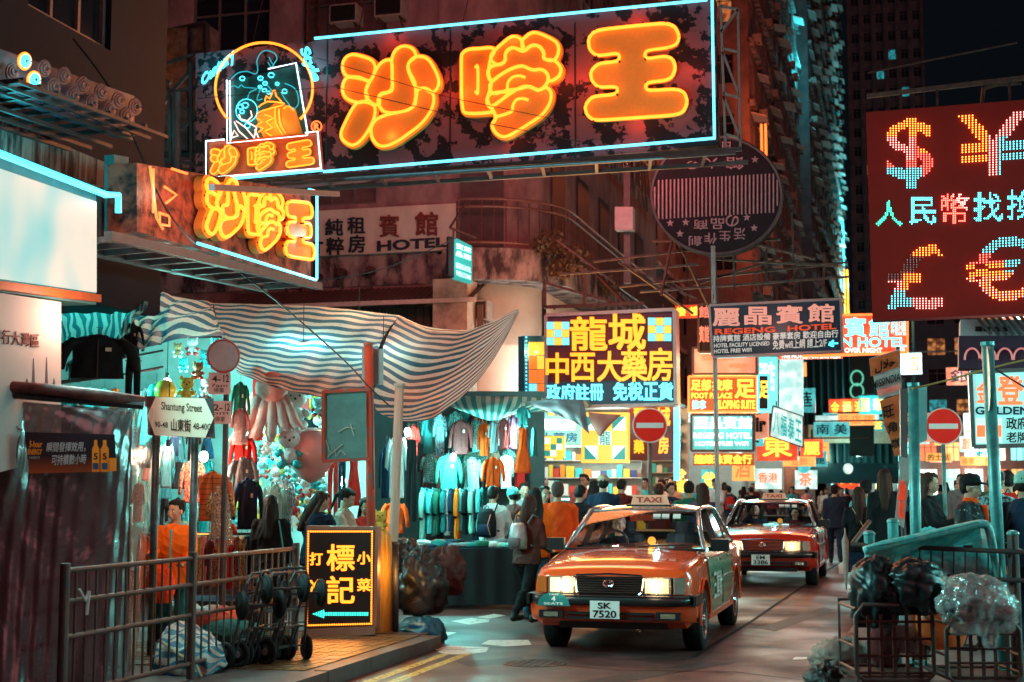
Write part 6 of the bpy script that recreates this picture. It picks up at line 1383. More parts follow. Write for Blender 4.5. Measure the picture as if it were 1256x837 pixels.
def taxi(loc, label, red, side, plate, badge=None, sign_on=True, hl=True):
    t = thing('taxi', label, 'taxi', loc)
    st = [(.0,.66,.74),(.03,.75,.785),(.09,.80,.82),(.2,.835,.855),(.5,.845,.895),(.9,.85,.93),(1.35,.85,.975),(1.5,.85,.98),(2.2,.85,.985),(3.0,.85,.985),(3.7,.85,.99),(3.95,.85,.995),(4.3,.84,.97),(4.58,.82,.94),(4.68,.77,.86)]
    mb = MB(); vs = []; fs = []; m_ = []
    for y, w_, zt in st:
        zb = .27 if .1 < y < 4.6 else .36
        half = [(w_*.9, zb),(w_*.985, zb+.09),(w_*1.0, .50),(w_*.992, .68),(w_*.965, zt-.075),(w_*.915, zt-.02),(w_*.80, zt+.006),(w_*.4, zt+.03)]
        sec = [(-a, b) for a, b in half[::-1]][:]
        sec = [(-a, b) for a, b in half]+[(0, zt+.036)]+[(a, b) for a, b in half[::-1]]
        vs += [(a, y, b) for a, b in sec]
    n = 17
    for i in range(len(st)-1):
        for k in range(n-1): fs.append((i*n+k, i*n+k+1, (i+1)*n+k+1, (i+1)*n+k))
        fs.append((i*n+n-1, i*n, (i+1)*n, (i+1)*n+n-1))
    fs.append(tuple(range(n))[::-1]); fs.append(tuple((len(st)-1)*n+k for k in range(n)))
    me = MB().add(vs, fs).mesh('body', [red], smooth=False); o = bpy.data.objects.new('body', me); COL.objects.link(o)
    cut = MB()
    for y in (.83, 3.6):
        for s in (1,-1): cut.cyl((s*.58, y, .33),(s*1.1, y, .33), .375, n=32)
    co = bpy.data.objects.new('c', cut.mesh('c')); COL.objects.link(co)
    b = o.modifiers.new('b','BOOLEAN'); b.object = co; b.operation = 'DIFFERENCE'; b.solver = 'EXACT'
    dg = bpy.context.evaluated_depsgraph_get(); m2 = bpy.data.meshes.new_from_object(o.evaluated_get(dg)); m2.name = 'body'
    m2.polygons.foreach_set('use_smooth', [True]*len(m2.polygons))
    try: m2.set_sharp_from_angle(angle=math.radians(28))
    except Exception: pass
    bpy.data.objects.remove(o); bpy.data.objects.remove(co)
    if not m2.materials: m2.materials.append(red)
    inst(m2, 'body', t)
    for s in (1,-1):
        for y in (.83, 3.6): wheel(t, s*.745, y, s)
        mb = MB(); mb.tube([(s*.855, .83+.385*math.cos(a), .33+.385*math.sin(a)) for a in [math.pi*k/14-.1 for k in range(16)]], .014, 6); mb.tube([(s*.855, 3.6+.385*math.cos(a), .33+.385*math.sin(a)) for a in [math.pi*k/14-.1 for k in range(16)]], .014, 6); mb.build('wheel_arch_lip', red, t, kind='stuff')
    # inner wells
    mb = MB(); mb.box((0,2.2,.36),(1.1,4.2,.2)); mb.build('underbody', DRK, t)
    # doors
    for s in (1,-1):
        for (y0, y1, nm, rear) in ((1.22,2.30,'front_door',0),(2.32,3.30,'rear_door',1)):
            rows = []
            for z, xx in ((.34,.842),(.5,.853),(.68,.847),(.86,.829),(.955,.79)):
                rows.append([(s*(xx+.006), y0+(y1-y0)*k/4 if not (rear and z < .7 and k == 4) else y1-.05, z) for k in range(5)])
            d = MB(); d.grid(rows if s < 0 else [r[::-1] for r in rows], uv=False); dd = d.build(nm, side, t, smooth=True)
            g = MB(); g.box((s*.855,(y0+y1)/2,.64),(.012,y1-y0,.05)); g.build('rub_strip', DRK if side is not T_GRN else T_GRN, dd)
            h = MB(); h.box((s*.853,y1-.16,.86),(.02,.13,.03)); h.build('handle', CHR, dd)
            ga = MB(); ga.bar((s*.856,y1+.008,.36),(s*.856,y1+.008,.7), .006, .01); ga.bar((s*.856,y1+.008,.7),(s*.80,y1+.008,.965), .006, .01); ga.build('door_gap', DRK, dd)
            if side is T_GRN and s > 0 and not rear:
                l = MB()
                for kk, ch in enumerate(('三','重','計')): put_text(l, ch, [(.30+kk*.24,.0),(.50+kk*.24,.0),(.50+kk*.24,.26),(.30+kk*.24,.26)], 0, .004, .03)
                q = MB(); q.add([(s*(.866-v[1]), y0+v[0]-.12, .48+v[2]) for v in l.v], l.f); q.build('lettering', mat('white_vinyl', (.8,.85,.8), .4, 0, .1, 9, 0), dd)
        mb = MB(); mb.box((s*.845,2.2,.31),(.03,2.2,.05)); mb.build('sill', red, t)
        mb = MB(); mb.box((s*.93,1.50,1.03),(.2,.09,.13)); mb.bar((s*.8,1.5,.99),(s*.9,1.5,1.0), .04); mm = mb.build('side_mirror', DRK, t)
        gl = MB(); gl.box((s*.93,1.55,1.03),(.17,.01,.105)); gl.build('mirror_glass', CHR, mm)
    # greenhouse
    bx, tx = .775, .60
    A0, A1, Cc0, C1 = (bx,1.33,.985), (tx,2.02,1.40), (bx-.03,4.02,1.0), (tx,3.34,1.395)
    rf = MB(); rows = []
    for y, z in ((1.98,1.388),(2.08,1.42),(2.4,1.445),(2.9,1.45),(3.2,1.435),(3.38,1.395)): rows.append([(x*tx*1.045, y, z-.055*abs(x)**3) for x in (-1,-.85,-.6,-.3,0,.3,.6,.85,1)])
    rf.grid(rows, uv=False); rf.grid([[(x, y, z-.03) for x, y, z in r][::-1] for r in rows], uv=False)
    rf.bar((-tx,1.985,1.375),(tx,1.985,1.375), .03, .04); rf.bar((-tx,3.37,1.38),(tx,3.37,1.38), .03, .04); rf.build('roof', T_SIL, t, smooth=True)
    for s in (1,-1):
        mb = MB(); mb.tube([(s*bx,1.33,.98),(s*(bx-.085),1.66,1.20),(s*(tx+.02),2.0,1.39),(s*(tx+.022),2.4,1.412),(s*(tx+.022),2.9,1.415),(s*(tx+.02),3.36,1.385),(s*(bx-.09),3.70,1.19),(s*(bx-.02),4.05,.99)], .026, 8); mb.build('pillar', T_SIL, t, smooth=True)
        mb = MB(); mb.bar((s*(bx+.01),2.31,.98),(s*(tx+.03),2.36,1.40), .02, .07); mb.bar((s*(bx),3.3,.98),(s*(tx+.02),3.2,1.40), .02, .03); mb.build('door_pillar', DRK, t)
        for pts in ([(bx,1.46,1.0),(bx,2.28,1.0),(tx+.02,2.32,1.385),(tx+.02,2.05,1.385)], [(bx,2.34,1.0),(bx,3.28,1.0),(tx+.02,3.18,1.385),(tx+.02,2.39,1.385)], [(bx,3.32,1.0),(bx-.01,3.9,1.0),(tx+.03,3.42,1.34),(tx+.02,3.22,1.385)]):
            g = MB(); q = [(s*(x+.004), y, z) for x, y, z in pts]; g.add(q, [(0,1,2,3) if s > 0 else (3,2,1,0)]); g.build('side_window', AUTOG, t)
    rows = [[(x*(bx*(1-k)+tx*k)*.985, 1.30+.69*k-(1-x*x)*.07*(1-.5*k), .985+.40*k) for x in (-1,-.6,-.2,.2,.6,1)] for k in (0,.33,.66,1)]
    g = MB(); g.grid(rows, uv=False); g.build('windscreen', AUTOG, t, smooth=True)
    g = MB(); g.add([(-bx*.95,4.03,1.0),(bx*.95,4.03,1.0),(tx,3.39,1.375),(-tx,3.39,1.375)], [(0,1,2,3)]); g.build('rear_window', AUTOG, t)
    mb = MB(); mb.bar((-bx,1.27,.985),(bx,1.27,.985), .03, .03); mb.build('cowl', DRK, t)
    for x0, x1 in ((-.55,.02),(.05,.62)):
        mb = MB(); mb.bar((x0,1.235,1.015),(x1,1.30,1.04), .014, .014); mb.build('wiper', DRK, t)
    # hood shut line and hood ornament ridge
    mb = MB()
    for s in (1,-1): mb.tube([(s*.70,.1,.845),(s*.735,.5,.905),(s*.76,1.25,.978)], .005, 4)
    mb.build('bonnet_gap', DRK, t)
    # front: grille, lamps, bumper
    gr = MB(); gr.box((0,-.015,.69),(.66,.06,.17)); go = gr.build('grille', DRK, t)
    for k in range(7): MB().box((0,-.052,.622+k*.023),(.65,.012,.009)).build('grille_bar', CHR, go)
    mb = MB(); r4 = [(-.33,.62),(-.30,.595),(0,.585),(.30,.595),(.33,.62),(.35,.76),(.335,.785),(0,.80),(-.335,.785),(-.35,.76)]; mb.tube([(x,-.055,z) for x, z in r4], .013, 6, True); mb.build('grille_surround', CHR, go)
    em = MB(); el = lambda cx, cz, rx, rz: [(cx+rx*math.cos(2*math.pi*k/20), -.078, cz+rz*math.sin(2*math.pi*k/20)) for k in range(20)]
    em.tube(el(0,.71,.048,.033), .0075, 5, True); em.tube(el(0,.715,.017,.028), .005, 5, True); em.tube(el(0,.73,.034,.013), .005, 5, True); em.build('emblem', CHR, go)
    for s in (1,-1):
        h = MB(); h.box((s*.495,-.002,.69),(.27,.09,.165)); ho = h.build('headlight', HLC, t)
        if hl:
            g = MB(); g.box((s*.49,-.05,.69),(.24,.008,.14)); g.build('lit_lens', HL if s < 2 else HLC, ho)
            lamp(ho, (s*.47,-.15,.68), (1,.75,.45), 2.5, .08)
        g = MB(); g.box((s*.495,-.058,.69),(.012,.006,.15)); g.add([(s*.335,-.06,.605),(s*.64,-.06,.605),(s*.64,-.06,.612),(s*.335,-.06,.612)], [(0,1,2,3)]); g.build('lens_trim', CHR, ho)
        a = MB(); a.box((s*.69,.03,.69),(.125,.08,.155), (0,0,s*.6)); a.build('indicator', AMB if s < 0 and badge else mat('clear_lens', (.5,.45,.4), .15, .4, .3, 30, .2), t)
    rows = []
    for z, off in ((.33,.03),(.36,-.03),(.44,-.06),(.50,-.075)):
        rows.append([(x, off+.0+(.02 if abs(x) < .6 else .0)+max(0, abs(x)-.6)**2*2.6, z) for x in (-.855,-.84,-.8,-.7,-.55,-.3,0,.3,.55,.7,.8,.84,.855)])
    lo = MB(); lo.grid(rows, uv=False); lo.build('lower_bumper', red, t, smooth=True)
    rows = []
    for z, off in ((.495,-.07),(.505,-.10),(.54,-.105),(.585,-.10),(.60,-.06),(.6,.05)):
        rows.append([(x, off+max(0, abs(x)-.6)**2*2.6, z) for x in (-.87,-.85,-.8,-.7,-.55,-.3,0,.3,.55,.7,.8,.85,.87)])
    up = MB(); up.grid(rows, uv=False); ub = up.build('bumper', DRK, t, smooth=True)
    mb = MB(); mb.tube([(x, -.108+max(0, abs(x)-.6)**2*2.6, .592) for x in (-.86,-.8,-.7,-.55,-.3,0,.3,.55,.7,.8,.86)], .006, 5); mb.build('bumper_trim', CHR, ub)
    for s in (1,-1):
        mb = MB(); mb.box((s*.86,.25,.545),(.03,.5,.1)); mb.build('bumper_end', DRK, t)
    mb = MB()
    for z in (.375,.42): mb.box((0,-.045,z),(.9,.03,.026))
    mb.build('air_intake', DRK, t)
    for s in (1,-1):
        mb = MB(); mb.box((s*.60,-.045,.405),(.25,.05,.075)); fo = mb.build('fog_light', DRK, t); g = MB(); g.box((s*.60,-.073,.405),(.15,.008,.045)); g.build('lens', HLC, fo)
    p = MB(); p.box((-.03,-.122,.46),(.30,.012,.17)); po = p.build('number_plate', PLW, t)
    l = MB(); put_text(l, plate[0], [(-.10,.47),(.04,.47),(.04,.53),(-.10,.53)], .130, .003, .02); put_text(l, plate[1], [(-.15,.385),(.09,.385),(.09,.455),(-.15,.455)], .130, .003, .02)
    l.build('lettering', BK, po)
    if badge:
        b = MB(); b.prism([(-.17,0),(.17,0),(.155,.06),(.11,.105),(.05,.125),(-.05,.125),(-.11,.105),(-.155,.06)], .01, .0); bo = b.build('seat_badge', mat('teal_badge', (.02,.2,.2), .4), t, loc=(-.56,-.118,.487))
        l = MB(); put_text(l, '4', [(-.022,.045),(.022,.045),(.022,.095),(-.022,.095)], .002, .003, .03); put_text(l, 'SEATS', [(-.10,.012),(.10,.012),(.10,.034),(-.10,.034)], .002, .003, .02); put_text(l, 'TAXI', [(-.05,.103),(.05,.103),(.05,.118),(-.05,.118)], .002, .003, .02); l.build('lettering', mat('white_vinyl', (.8,.85,.8), .4), bo)
    # roof sign
    s_ = MB(); s_.prism([(-.22,0),(.22,0),(.185,.11),(-.185,.11)], .16); so = s_.build('roof_sign', mat('taxi_sign_box', (.6,.36,.25), .5, 0, 0, 1, 0, em=(1,.5,.3), es=.22), t, loc=(0,2.3,1.447))
    l = MB(); put_text(l, 'TAXI', [(-.15,.026),(.15,.026),(.15,.088),(-.15,.088)], .004, .006, .03); l.build('lettering', mat('sign_red_letter', (.5,.06,.03), .4, 0, 0, 1, 0), so)
    bs = MB(); bs.box((0,.08,-.008),(.54,.2,.02)); bs.build('roof_sign_base', DRK, so)
    # cabin
    mb = MB(); rings(mb, [(0,1.62,.85,.7,.26),(0,1.62,.95,.7,.25),(0,1.66,.99,.66,.18)], 20); mb.build('dashboard', SEAT, t, smooth=True)
    for x in (-.36,.36):
        mb = MB(); mb.box((x,2.35,.55),(.5,.5,.16)); rings(mb, [(x,2.62,.6,.25,.07),(x,2.66,.85,.26,.075),(x,2.72,1.1,.22,.06),(x,2.73,1.14,.12,.05)], 12); rings(mb, [(x,2.72,1.13,.12,.05),(x,2.73,1.25,.12,.05)], 10); mb.build('front_seat', SEAT, t, smooth=False)
    mb = MB(); mb.box((0,3.35,.55),(1.2,.5,.18)); mb.box((0,3.65,.85),(1.2,.14,.55), (.15,0,0)); mb.build('rear_seat', SEAT, t)
    sw = MB(); sw.tube([(-.36+.18*math.cos(a), 1.93+.06*math.sin(a), 1.0+.165*math.sin(a)) for a in [2*math.pi*k/20 for k in range(20)]], .014, 6, True); sw.bar((-.53,1.93,1.0),(-.19,1.93,1.0), .03); sw.build('steering_wheel', SEAT, t, smooth=True)
    mb = MB(); mb.box((.02,1.93,1.31),(.24,.03,.07)); mb.build('rear_view_mirror', CHR, t)
    for x in (.17,.27,.40): MB().box((x,1.845-.0,1.325),(.085,.004,.06), (-.5,0,0)).build('paper_card', mat('white_card', (.75,.8,.75), .6, em=(.8,1,.95), es=.08), t)  # the cards are given a little glow of their own
    d = MB(); d.cyl((.17,1.50,1.07),(.17,1.49,1.07), .045, n=20); do = d.build('for_hire_disc', mat('amber_disc', (1,.45,.08), .4, 0, 0, 1, 0, em=(1,.42,.06), es=.9), t); d2 = MB(); d2.box((.17,1.51,1.0),(.1,.03,.05)); d2.build('disc_stand', DRK, do)
    rl = MB()
    for s in (1,-1): rl.box((s*.66,4.70,.75),(.26,.04,.14))
    rl.build('tail_light', mat('tail_lens', (.4,.01,.01), .3), t)
    return t
tx1 = taxi((-2.77, 13.85, 0), 'orange red taxi with a green wrapped side and plate SK 7520 in the foreground', T_RED, T_GRN, ('SK','7520'), True)
tx1.scale = (.965,1,1)
tx2 = taxi((-2.24, 24.2, 0), 'deep red taxi with plate EM 3386 following behind the first one', T_RED2, mat('taxi_dark_side', (.1,.03,.03), .2, 0, .2, 3, 0, coat=1), ('EM','3386'), None, False)
fd = figure(.016, 'short', 'jacket', 'trousers', dict(lleg=(86,22), rleg=(84,20), larm=(35,4,40), rarm=(38,4,38), nod=-2), False, .86, True)
put_person(fd, 'taxi driver in black with pale hair and glasses at the wheel of the front taxi', 0, 0, -.19, 0, .88, dict(jacket=C['black'], hair=mat('greying_hair', (.25,.17,.13), .6)), xy=(-2.77-.36, 13.85+2.34))
put_person(fd, 'driver in a pale cap seated inside the second taxi', 0, 0, -.19, 0, .88, dict(jacket=C['navy'], hair=C['cream']), xy=(-2.24-.36, 24.2+2.46))
put_person(fd, 'passenger beside the driver of the second taxi', 0, 0, -.2, .2, .87, dict(jacket=C['maroon']), xy=(-2.24+.36, 24.2+2.5))
# cabin lamps added to bring out the drivers, and the disc's own glow
lamp(tx1, (-.3,1.78,1.02), (1,.6,.5), 5, .03); lamp(tx1, (.1,2.3,1.36), (.6,.9,1), 8, .03); lamp(tx1, (.17,1.42,1.06), (1,.5,.1), .3, .03); lamp(tx2, (0,2.3,1.36), (.7,.9,.9), 4, .03)
# ================================================================ market stalls in the mouth of the side street
def net(ctrl, nu=24, nv=24, wob=.0, seed=1):
    """smooth sheet through rows of (px, py, distance) readings"""
    rr = random.Random(seed); rows = [[P(a, b, d=c) for a, b, c in r] for r in ctrl]
    rows = [smooth_row(r, nu) for r in rows]; cols = [smooth_row([r[j] for r in rows], nv) for j in range(nu+1)]
    out = [[cols[j][i] for j in range(nu+1)] for i in range(nv+1)]
    ph = rr.random()*6
    if wob:
        for i in range(1, nv):
            for j in range(1, nu): out[i][j] = out[i][j]+FW*(wob*(math.sin(j*1.1+i*.35+ph)+.6*math.sin(j*.45-i*.9+ph*2)))+ZZ*(wob*.6*math.sin(j*.8+i*.6+ph))
    return out
def smooth_row(r, n):
    k = len(r)-1; o = []
    for i in range(n+1):
        t = i/n*k; a = min(int(t), k-1); f = t-a; g = lambda q: Vector(r[max(0, min(k, q))])
        p0, p1, p2, p3 = g(a-1), g(a), g(a+1), g(a+2); o.append(.5*((2*p1)+(p2-p0)*f+(2*p0-5*p1+4*p2-p3)*f*f+(3*p1-p0-3*p2+p3)*f**3))
    return o
def cloth(name, label, cat, ctrl, m, nu=24, nv=24, wob=.02, parent=None, seed=1, group=None):
    g = MB(); g.grid(net(ctrl, nu, nv, wob, seed)); 
    if parent is not None: return g.build(name, m, parent, world=True, smooth=True)
    b = P(*ctrl[-1][0][:2], d=ctrl[-1][0][2]); return solo(g, name, m, label, cat, b, group, True)
ST1 = stripes('red_white_blue_awning_long', (.66,.5,.44), (.03,.11,.17), 1, 16, .27, width=.5); ST2 = stripes('striped_awning_fan', (.75,.5,.42), (.03,.1,.15), 1, 16, .25, width=.5)
ST3 = stripes('teal_white_awning', (.4,.75,.7), (.01,.24,.28), 0, 14, .35, width=.52); ST4 = stripes('striped_awning_fold', (.7,.54,.46), (.015,.11,.16), 1, 7, .25, width=.5); ST5 = stripes('checked_green_awning', (.55,.7,.6), (.03,.3,.3), 0, 16, .6, width=.5)
ST6 = stripes('red_striped_awning', (.85,.5,.4), (.45,.07,.05), 1, 9, .55, width=.5)
aw = thing('striped_awning', 'large sagging striped market awning glowing from a bulb beneath it', 'awning', P(262, 420, d=18.5))
cloth('main_sheet', 0, 0, [[(262,372,19.2),(330,374,19.2),(400,377,19.2),(490,387,19)], [(268,400,18.4),(330,410,18.4),(400,415,18.4),(468,418,18.2)], [(280,435,17.4),(330,447,17.3),(400,455,17.3),(460,452,17.3)], [(292,458,16.6),(340,476,16.5),(400,488,16.4),(458,486,16.6)]], ST1, 40, 26, .018, aw)
cloth('fan_sheet', 0, 0, [[(490,387,19),(520,404,18.4),(562,408,17.6),(600,396,17),(636,379,16.5)], [(474,415,18),(512,430,17.6),(560,430,17.2),(600,410,16.8),(636,380,16.5)], [(464,450,17.2),(505,470,17),(555,458,16.9),(600,425,16.7),(636,381,16.5)], [(460,500,16.5),(505,500,16.4),(550,484,16.4),(598,443,16.5),(636,382,16.5)], [(490,516,16.2),(522,516,16.1),(556,496,16.2),(600,450,16.4),(637,383,16.5)]], ST2, 34, 34, .012, aw, 3)
cloth('red_fold', 0, 0, [[(488,386,19.1),(520,400,19.1),(560,405,19),(586,404,19)], [(492,400,18.8),(525,418,18.8),(560,420,18.6),(590,402,18.4)], [(495,410,18.6),(530,432,18.4),(560,428,18.2),(592,401,18.2)]], ST6, 20, 14, .01, aw, 5)
aw2 = thing('striped_awning', 'crumpled teal and white striped awning bunched up at the left end of the stalls', 'awning', P(160, 400, d=16))
cloth('teal_sheet', 0, 0, [[(70,390,15.5),(95,372,15.8),(135,366,16),(160,358,16),(182,364,16)], [(72,405,15),(100,395,15.3),(135,392,15.4),(158,385,15.4),(180,378,15.5)], [(76,425,14.8),(102,412,14.9),(132,420,14.9),(154,410,15),(165,385,15.3)]], ST3, 30, 16, .05, aw2, 7)
cloth('folded_sheet', 0, 0, [[(160,359,16.2),(185,357,16.5),(215,364,17),(262,372,18.5)], [(163,385,15.6),(188,382,16),(215,376,16.4),(262,380,18)], [(168,410,15.2),(188,402,15.6),(215,388,16),(268,398,17.4)], [(168,428,15),(190,424,15.3),(225,415,16),(276,412,17)]], ST4, 24, 22, .05, aw2, 9)
aw3 = thing('striped_awning', 'pale green striped awning over the hanging clothes stall beyond', 'awning', P(600, 500, d=22))
cloth('awning_sheet', 0, 0, [[(538,486,22.6),(600,486,22.8),(660,488,23),(722,492,23)], [(545,495,22),(600,497,22),(655,498,22.3),(722,500,22.6)], [(558,500,21.6),(600,516,21.4),(632,508,21.6),(668,505,22)]], ST5, 24, 12, .03, aw3, 11)
cloth('tarpaulin', 'dark grey tarpaulin corner hanging off the far stall roof', 'tarpaulin', [[(640,493,21.8),(680,490,21.5),(715,490,21.3)], [(665,502,21.6),(695,500,21.3),(719,508,21.2)], [(690,512,21.4),(708,520,21.2),(723,533,21.1)]], mat('grey_tarpaulin', (.22,.17,.19), .5, 0, .2, 5, .1), 16, 12, .02)
cloth('tarpaulin', 'rusty pink triangular tarpaulin flap left of the first no entry sign', 'tarpaulin', [[(722,506,22.5),(745,508,22.5),(762,509,22.5)], [(724,518,22.4),(738,522,22.3),(750,520,22.4)], [(733,533,22.3),(734,535,22.3),(738,534,22.3)]], mat('pink_tarpaulin', (.5,.2,.16), .6, 0, .2, 5, .1), 10, 8, .01)
# bulbs
BULB = glow('hanging_bulb', (.75,1,.97), 22)
def bulb(px, py, d, e, label, col=(.2,1,.92), r=.05):
    e *= 2.3
    p = P(px, py, d=d); t = thing('light_bulb', label, 'light bulb', p, 0, 'bare bulbs hanging in the market stalls')
    mb = MB(); mb.sphere((0,0,0), (r,r,r*1.25), 10, 8); mb.build('bulb', BULB, t, smooth=True); mb = MB(); mb.cyl((0,0,r),(0,0,r+.07), .022); mb.tube([(0,0,r+.07),(0,0,r+.6)], .005, 5); mb.build('socket', BLACKP, t); lamp(t, (0,0,-r-.02), col, e, .06); return t
bulb(372, 432, 18.3, 120, 'bulb glowing through the middle of the big striped awning'); bulb(470, 450, 17.9, 60, 'bulb behind the red post under the awning'); bulb(440, 405, 19.4, 35, 'bulb high at the back of the big awning', (1,.8,.4))
bulb(310, 500, 17.6, 90, 'bulb among the plush toys'); bulb(205, 470, 16.4, 90, 'bulb under the crumpled teal awning'); bulb(110, 455, 16.2, 75, 'bulb behind the hanging black jacket', (.1,1,.95))
bulb(556, 561, 21.2, 120, 'bare bulb shining in front of the green jacket', (.2,.95,.9)); bulb(640, 530, 21.6, 60, 'bulb under the far end of the clothes stall', (.5,1,.9)); bulb(500, 530, 20.4, 80, 'bulb behind the leaning white post', (.2,.95,.9)); bulb(250, 560, 16.0, 30, 'bulb behind the orange puffer jacket', (1,.6,.4)); bulb(206, 552, 13.3, 9, 'small warm bulb added under the street name plate to light the stall woman', (1,.6,.4), .025); bulb(420, 590, 18.6, 50, 'bulb over the browsing couple', (.4,1,.9))  # the small bulb under the name plate is added for the stall woman
# canvas back walls of the stalls
def wallsheet(name, label, b, d, m, th=.06):
    x0, y0, x1, y1 = b; q = [P(x0,y1,d=d), P(x1,y1,d=d), P(x1,y0,d=d), P(x0,y0,d=d)]; mb = MB(); bk = FW*th; mb.add(q+[p+bk for p in q], [(0,1,2,3),(7,6,5,4),(0,4,5,1),(1,5,6,2),(2,6,7,3),(3,7,4,0)])
    return solo(mb, name, m, label, 'stall wall', q[0])
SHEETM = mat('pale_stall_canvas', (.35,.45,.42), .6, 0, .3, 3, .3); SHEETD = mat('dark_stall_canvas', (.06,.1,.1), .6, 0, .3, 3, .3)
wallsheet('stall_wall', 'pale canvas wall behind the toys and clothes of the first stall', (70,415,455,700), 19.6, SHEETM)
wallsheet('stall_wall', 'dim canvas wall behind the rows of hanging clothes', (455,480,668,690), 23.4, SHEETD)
# mesh racks
# ---------------------------------------------------------------- garments
from mathutils import noise as MN
def _ga(kind, seed=0):
    """garment 1 m wide x 1 m tall (unit), thickness .12; origin at the hanger hook"""
    mb = MB(); rr = random.Random(seed); n = 18
    def tub(prof, cx0=0, dx=0, ry=.05, fold=.012, mi=0):
        prof = dense(prof, 3); vs = []; fs = []
        for i, (z, hw_) in enumerate(prof):
            for k in range(n):
                a = 2*math.pi*k/n; f = 1+fold*8*math.sin(a*5+seed+i*.3)*(i/len(prof)); vs.append((cx0+dx*i/len(prof)+math.cos(a)*hw_, math.sin(a)*ry*f+.016*math.sin(a*7+i*.5+seed)+.03*MN.noise(Vector((math.cos(a)*4+seed*3, math.sin(a)*2, z*9))), z))
        for i in range(len(prof)-1):
            for k in range(n): fs.append((i*n+k, (i+1)*n+k, (i+1)*n+(k+1) % n, i*n+(k+1) % n))
        fs.append(tuple(range(n))); fs.append(tuple((len(prof)-1)*n+k for k in range(n))[::-1]); mb.add(vs, fs, mi)
    n = 26
    def dense(p, k=4):
        o = []
        for a, b in zip(p, p[1:]):
            for j in range(k): o.append((a[0]+(b[0]-a[0])*j/k, a[1]+(b[1]-a[1])*j/k))
        return o+[p[-1]]
    if kind in ('jacket', 'shirt'):
        tub([(-.05,.08),(-.09,.2),(-.14,.30),(-.3,.30),(-.55,.29),(-.8,.30),(-.98,.31)], ry=.075)
        for s in (1,-1):
            mb.tube([(s*.24,0,-.13),(s*.36,0,-.28),(s*.42,-.01,-.55),(s*.44,-.02,-.80 if kind == 'jacket' else -.5)], [.085,.085,.075,.06], 10)
        mb.tube([(-.09,-.03,-.05),(0,-.07,-.12),(.09,-.03,-.05),(0,.04,-.03)], .03, 6, True)
    if kind == 'dress': tub([(-.05,.08),(-.09,.2),(-.2,.22),(-.4,.2),(-.5,.24),(-.75,.36),(-1,.42)], ry=.08, fold=.03)
    if kind == 'trousers':
        tub([(-.03,.22),(-.1,.23),(-.3,.25)], ry=.06)
        for s in (1,-1): tub([(-.25,.125),(-.6,.11),(-.99,.10)], s*.125, s*.03, .055)
    if kind == 'skirt': tub([(-.03,.2),(-.1,.22),(-.5,.3),(-1,.4)], ry=.07, fold=.04)
    return mb.mesh('garment', [C['teal']], smooth=True)
_gm = {}
def _hanger():
    mb = MB(); mb.tube([(0,0,.09),(.03,0,.11),(.03,0,.14),(0,0,.155),(-.03,0,.14)], .006, 5); mb.tube([(0,0,.09),(0,0,0),(-.28,0,-.11),(.28,0,-.11),(0,0,0)], .009, 5); return mb.mesh('hanger', [STEEL])
_hm = _hanger(); _pm = MB().bar((0,-.088,-.14),(0,-.083,-.97), .03, .012).mesh('zip', [BLACKP]); _cm = MB().box((.12,-.085,-.35),(.07,.015,.08)).mesh('pocket', [C['cream']])
def garment(kind, b, d, m, label, rz=None, group=None, zip_=True, extra=None):
    x0, y0, x1, y1 = b; c = P((x0+x1)/2, y0, d=d); h = (y1-y0)/FPX*d; w_ = (x1-x0)/FPX*d/.88
    sd = R.randrange(3); k = (kind, sd)
    if k not in _gm: _gm[k] = _ga(kind, sd)
    o = bpy.data.objects.new({'shirt':'hanging_shirt','jacket':'hanging_jacket','dress':'hanging_dress','trousers':'hanging_trousers','skirt':'hanging_skirt'}[kind], _gm[k]); COL.objects.link(o)
    o.location = c; o.rotation_euler = (0, 0, (YAW+math.atan((628-(x0+x1)/2)/FPX)) if rz is None else rz); o.scale = (w_, min(1.3, max(.5, w_*1.0)), h)
    tag(o, label, kind, group); o.material_slots[0].link = 'OBJECT'; o.material_slots[0].material = m
    inst(_hm, 'hanger', o)
    if kind == 'jacket' and zip_: inst(_pm, 'zip', o); inst(_cm, 'pocket', o)
    return o
G = 'clothes hanging in the far stall'
cl = {k: C[k] for k in C}
wv = lambda nm, a, b, sc=24: mat('patterned_'+nm, a, .7, 0, 0, sc, .2, col2=b, thr=(.46,.52))
PT = wv('teal_print', (.35,.6,.55), (.02,.2,.2)); PR = wv('floral_red', (.6,.2,.12), (.1,.02,.03)); PS = wv('white_blue', (.6,.65,.65), (.05,.2,.3)); PG = wv('gold_print', (.75,.4,.15), (.2,.06,.02))
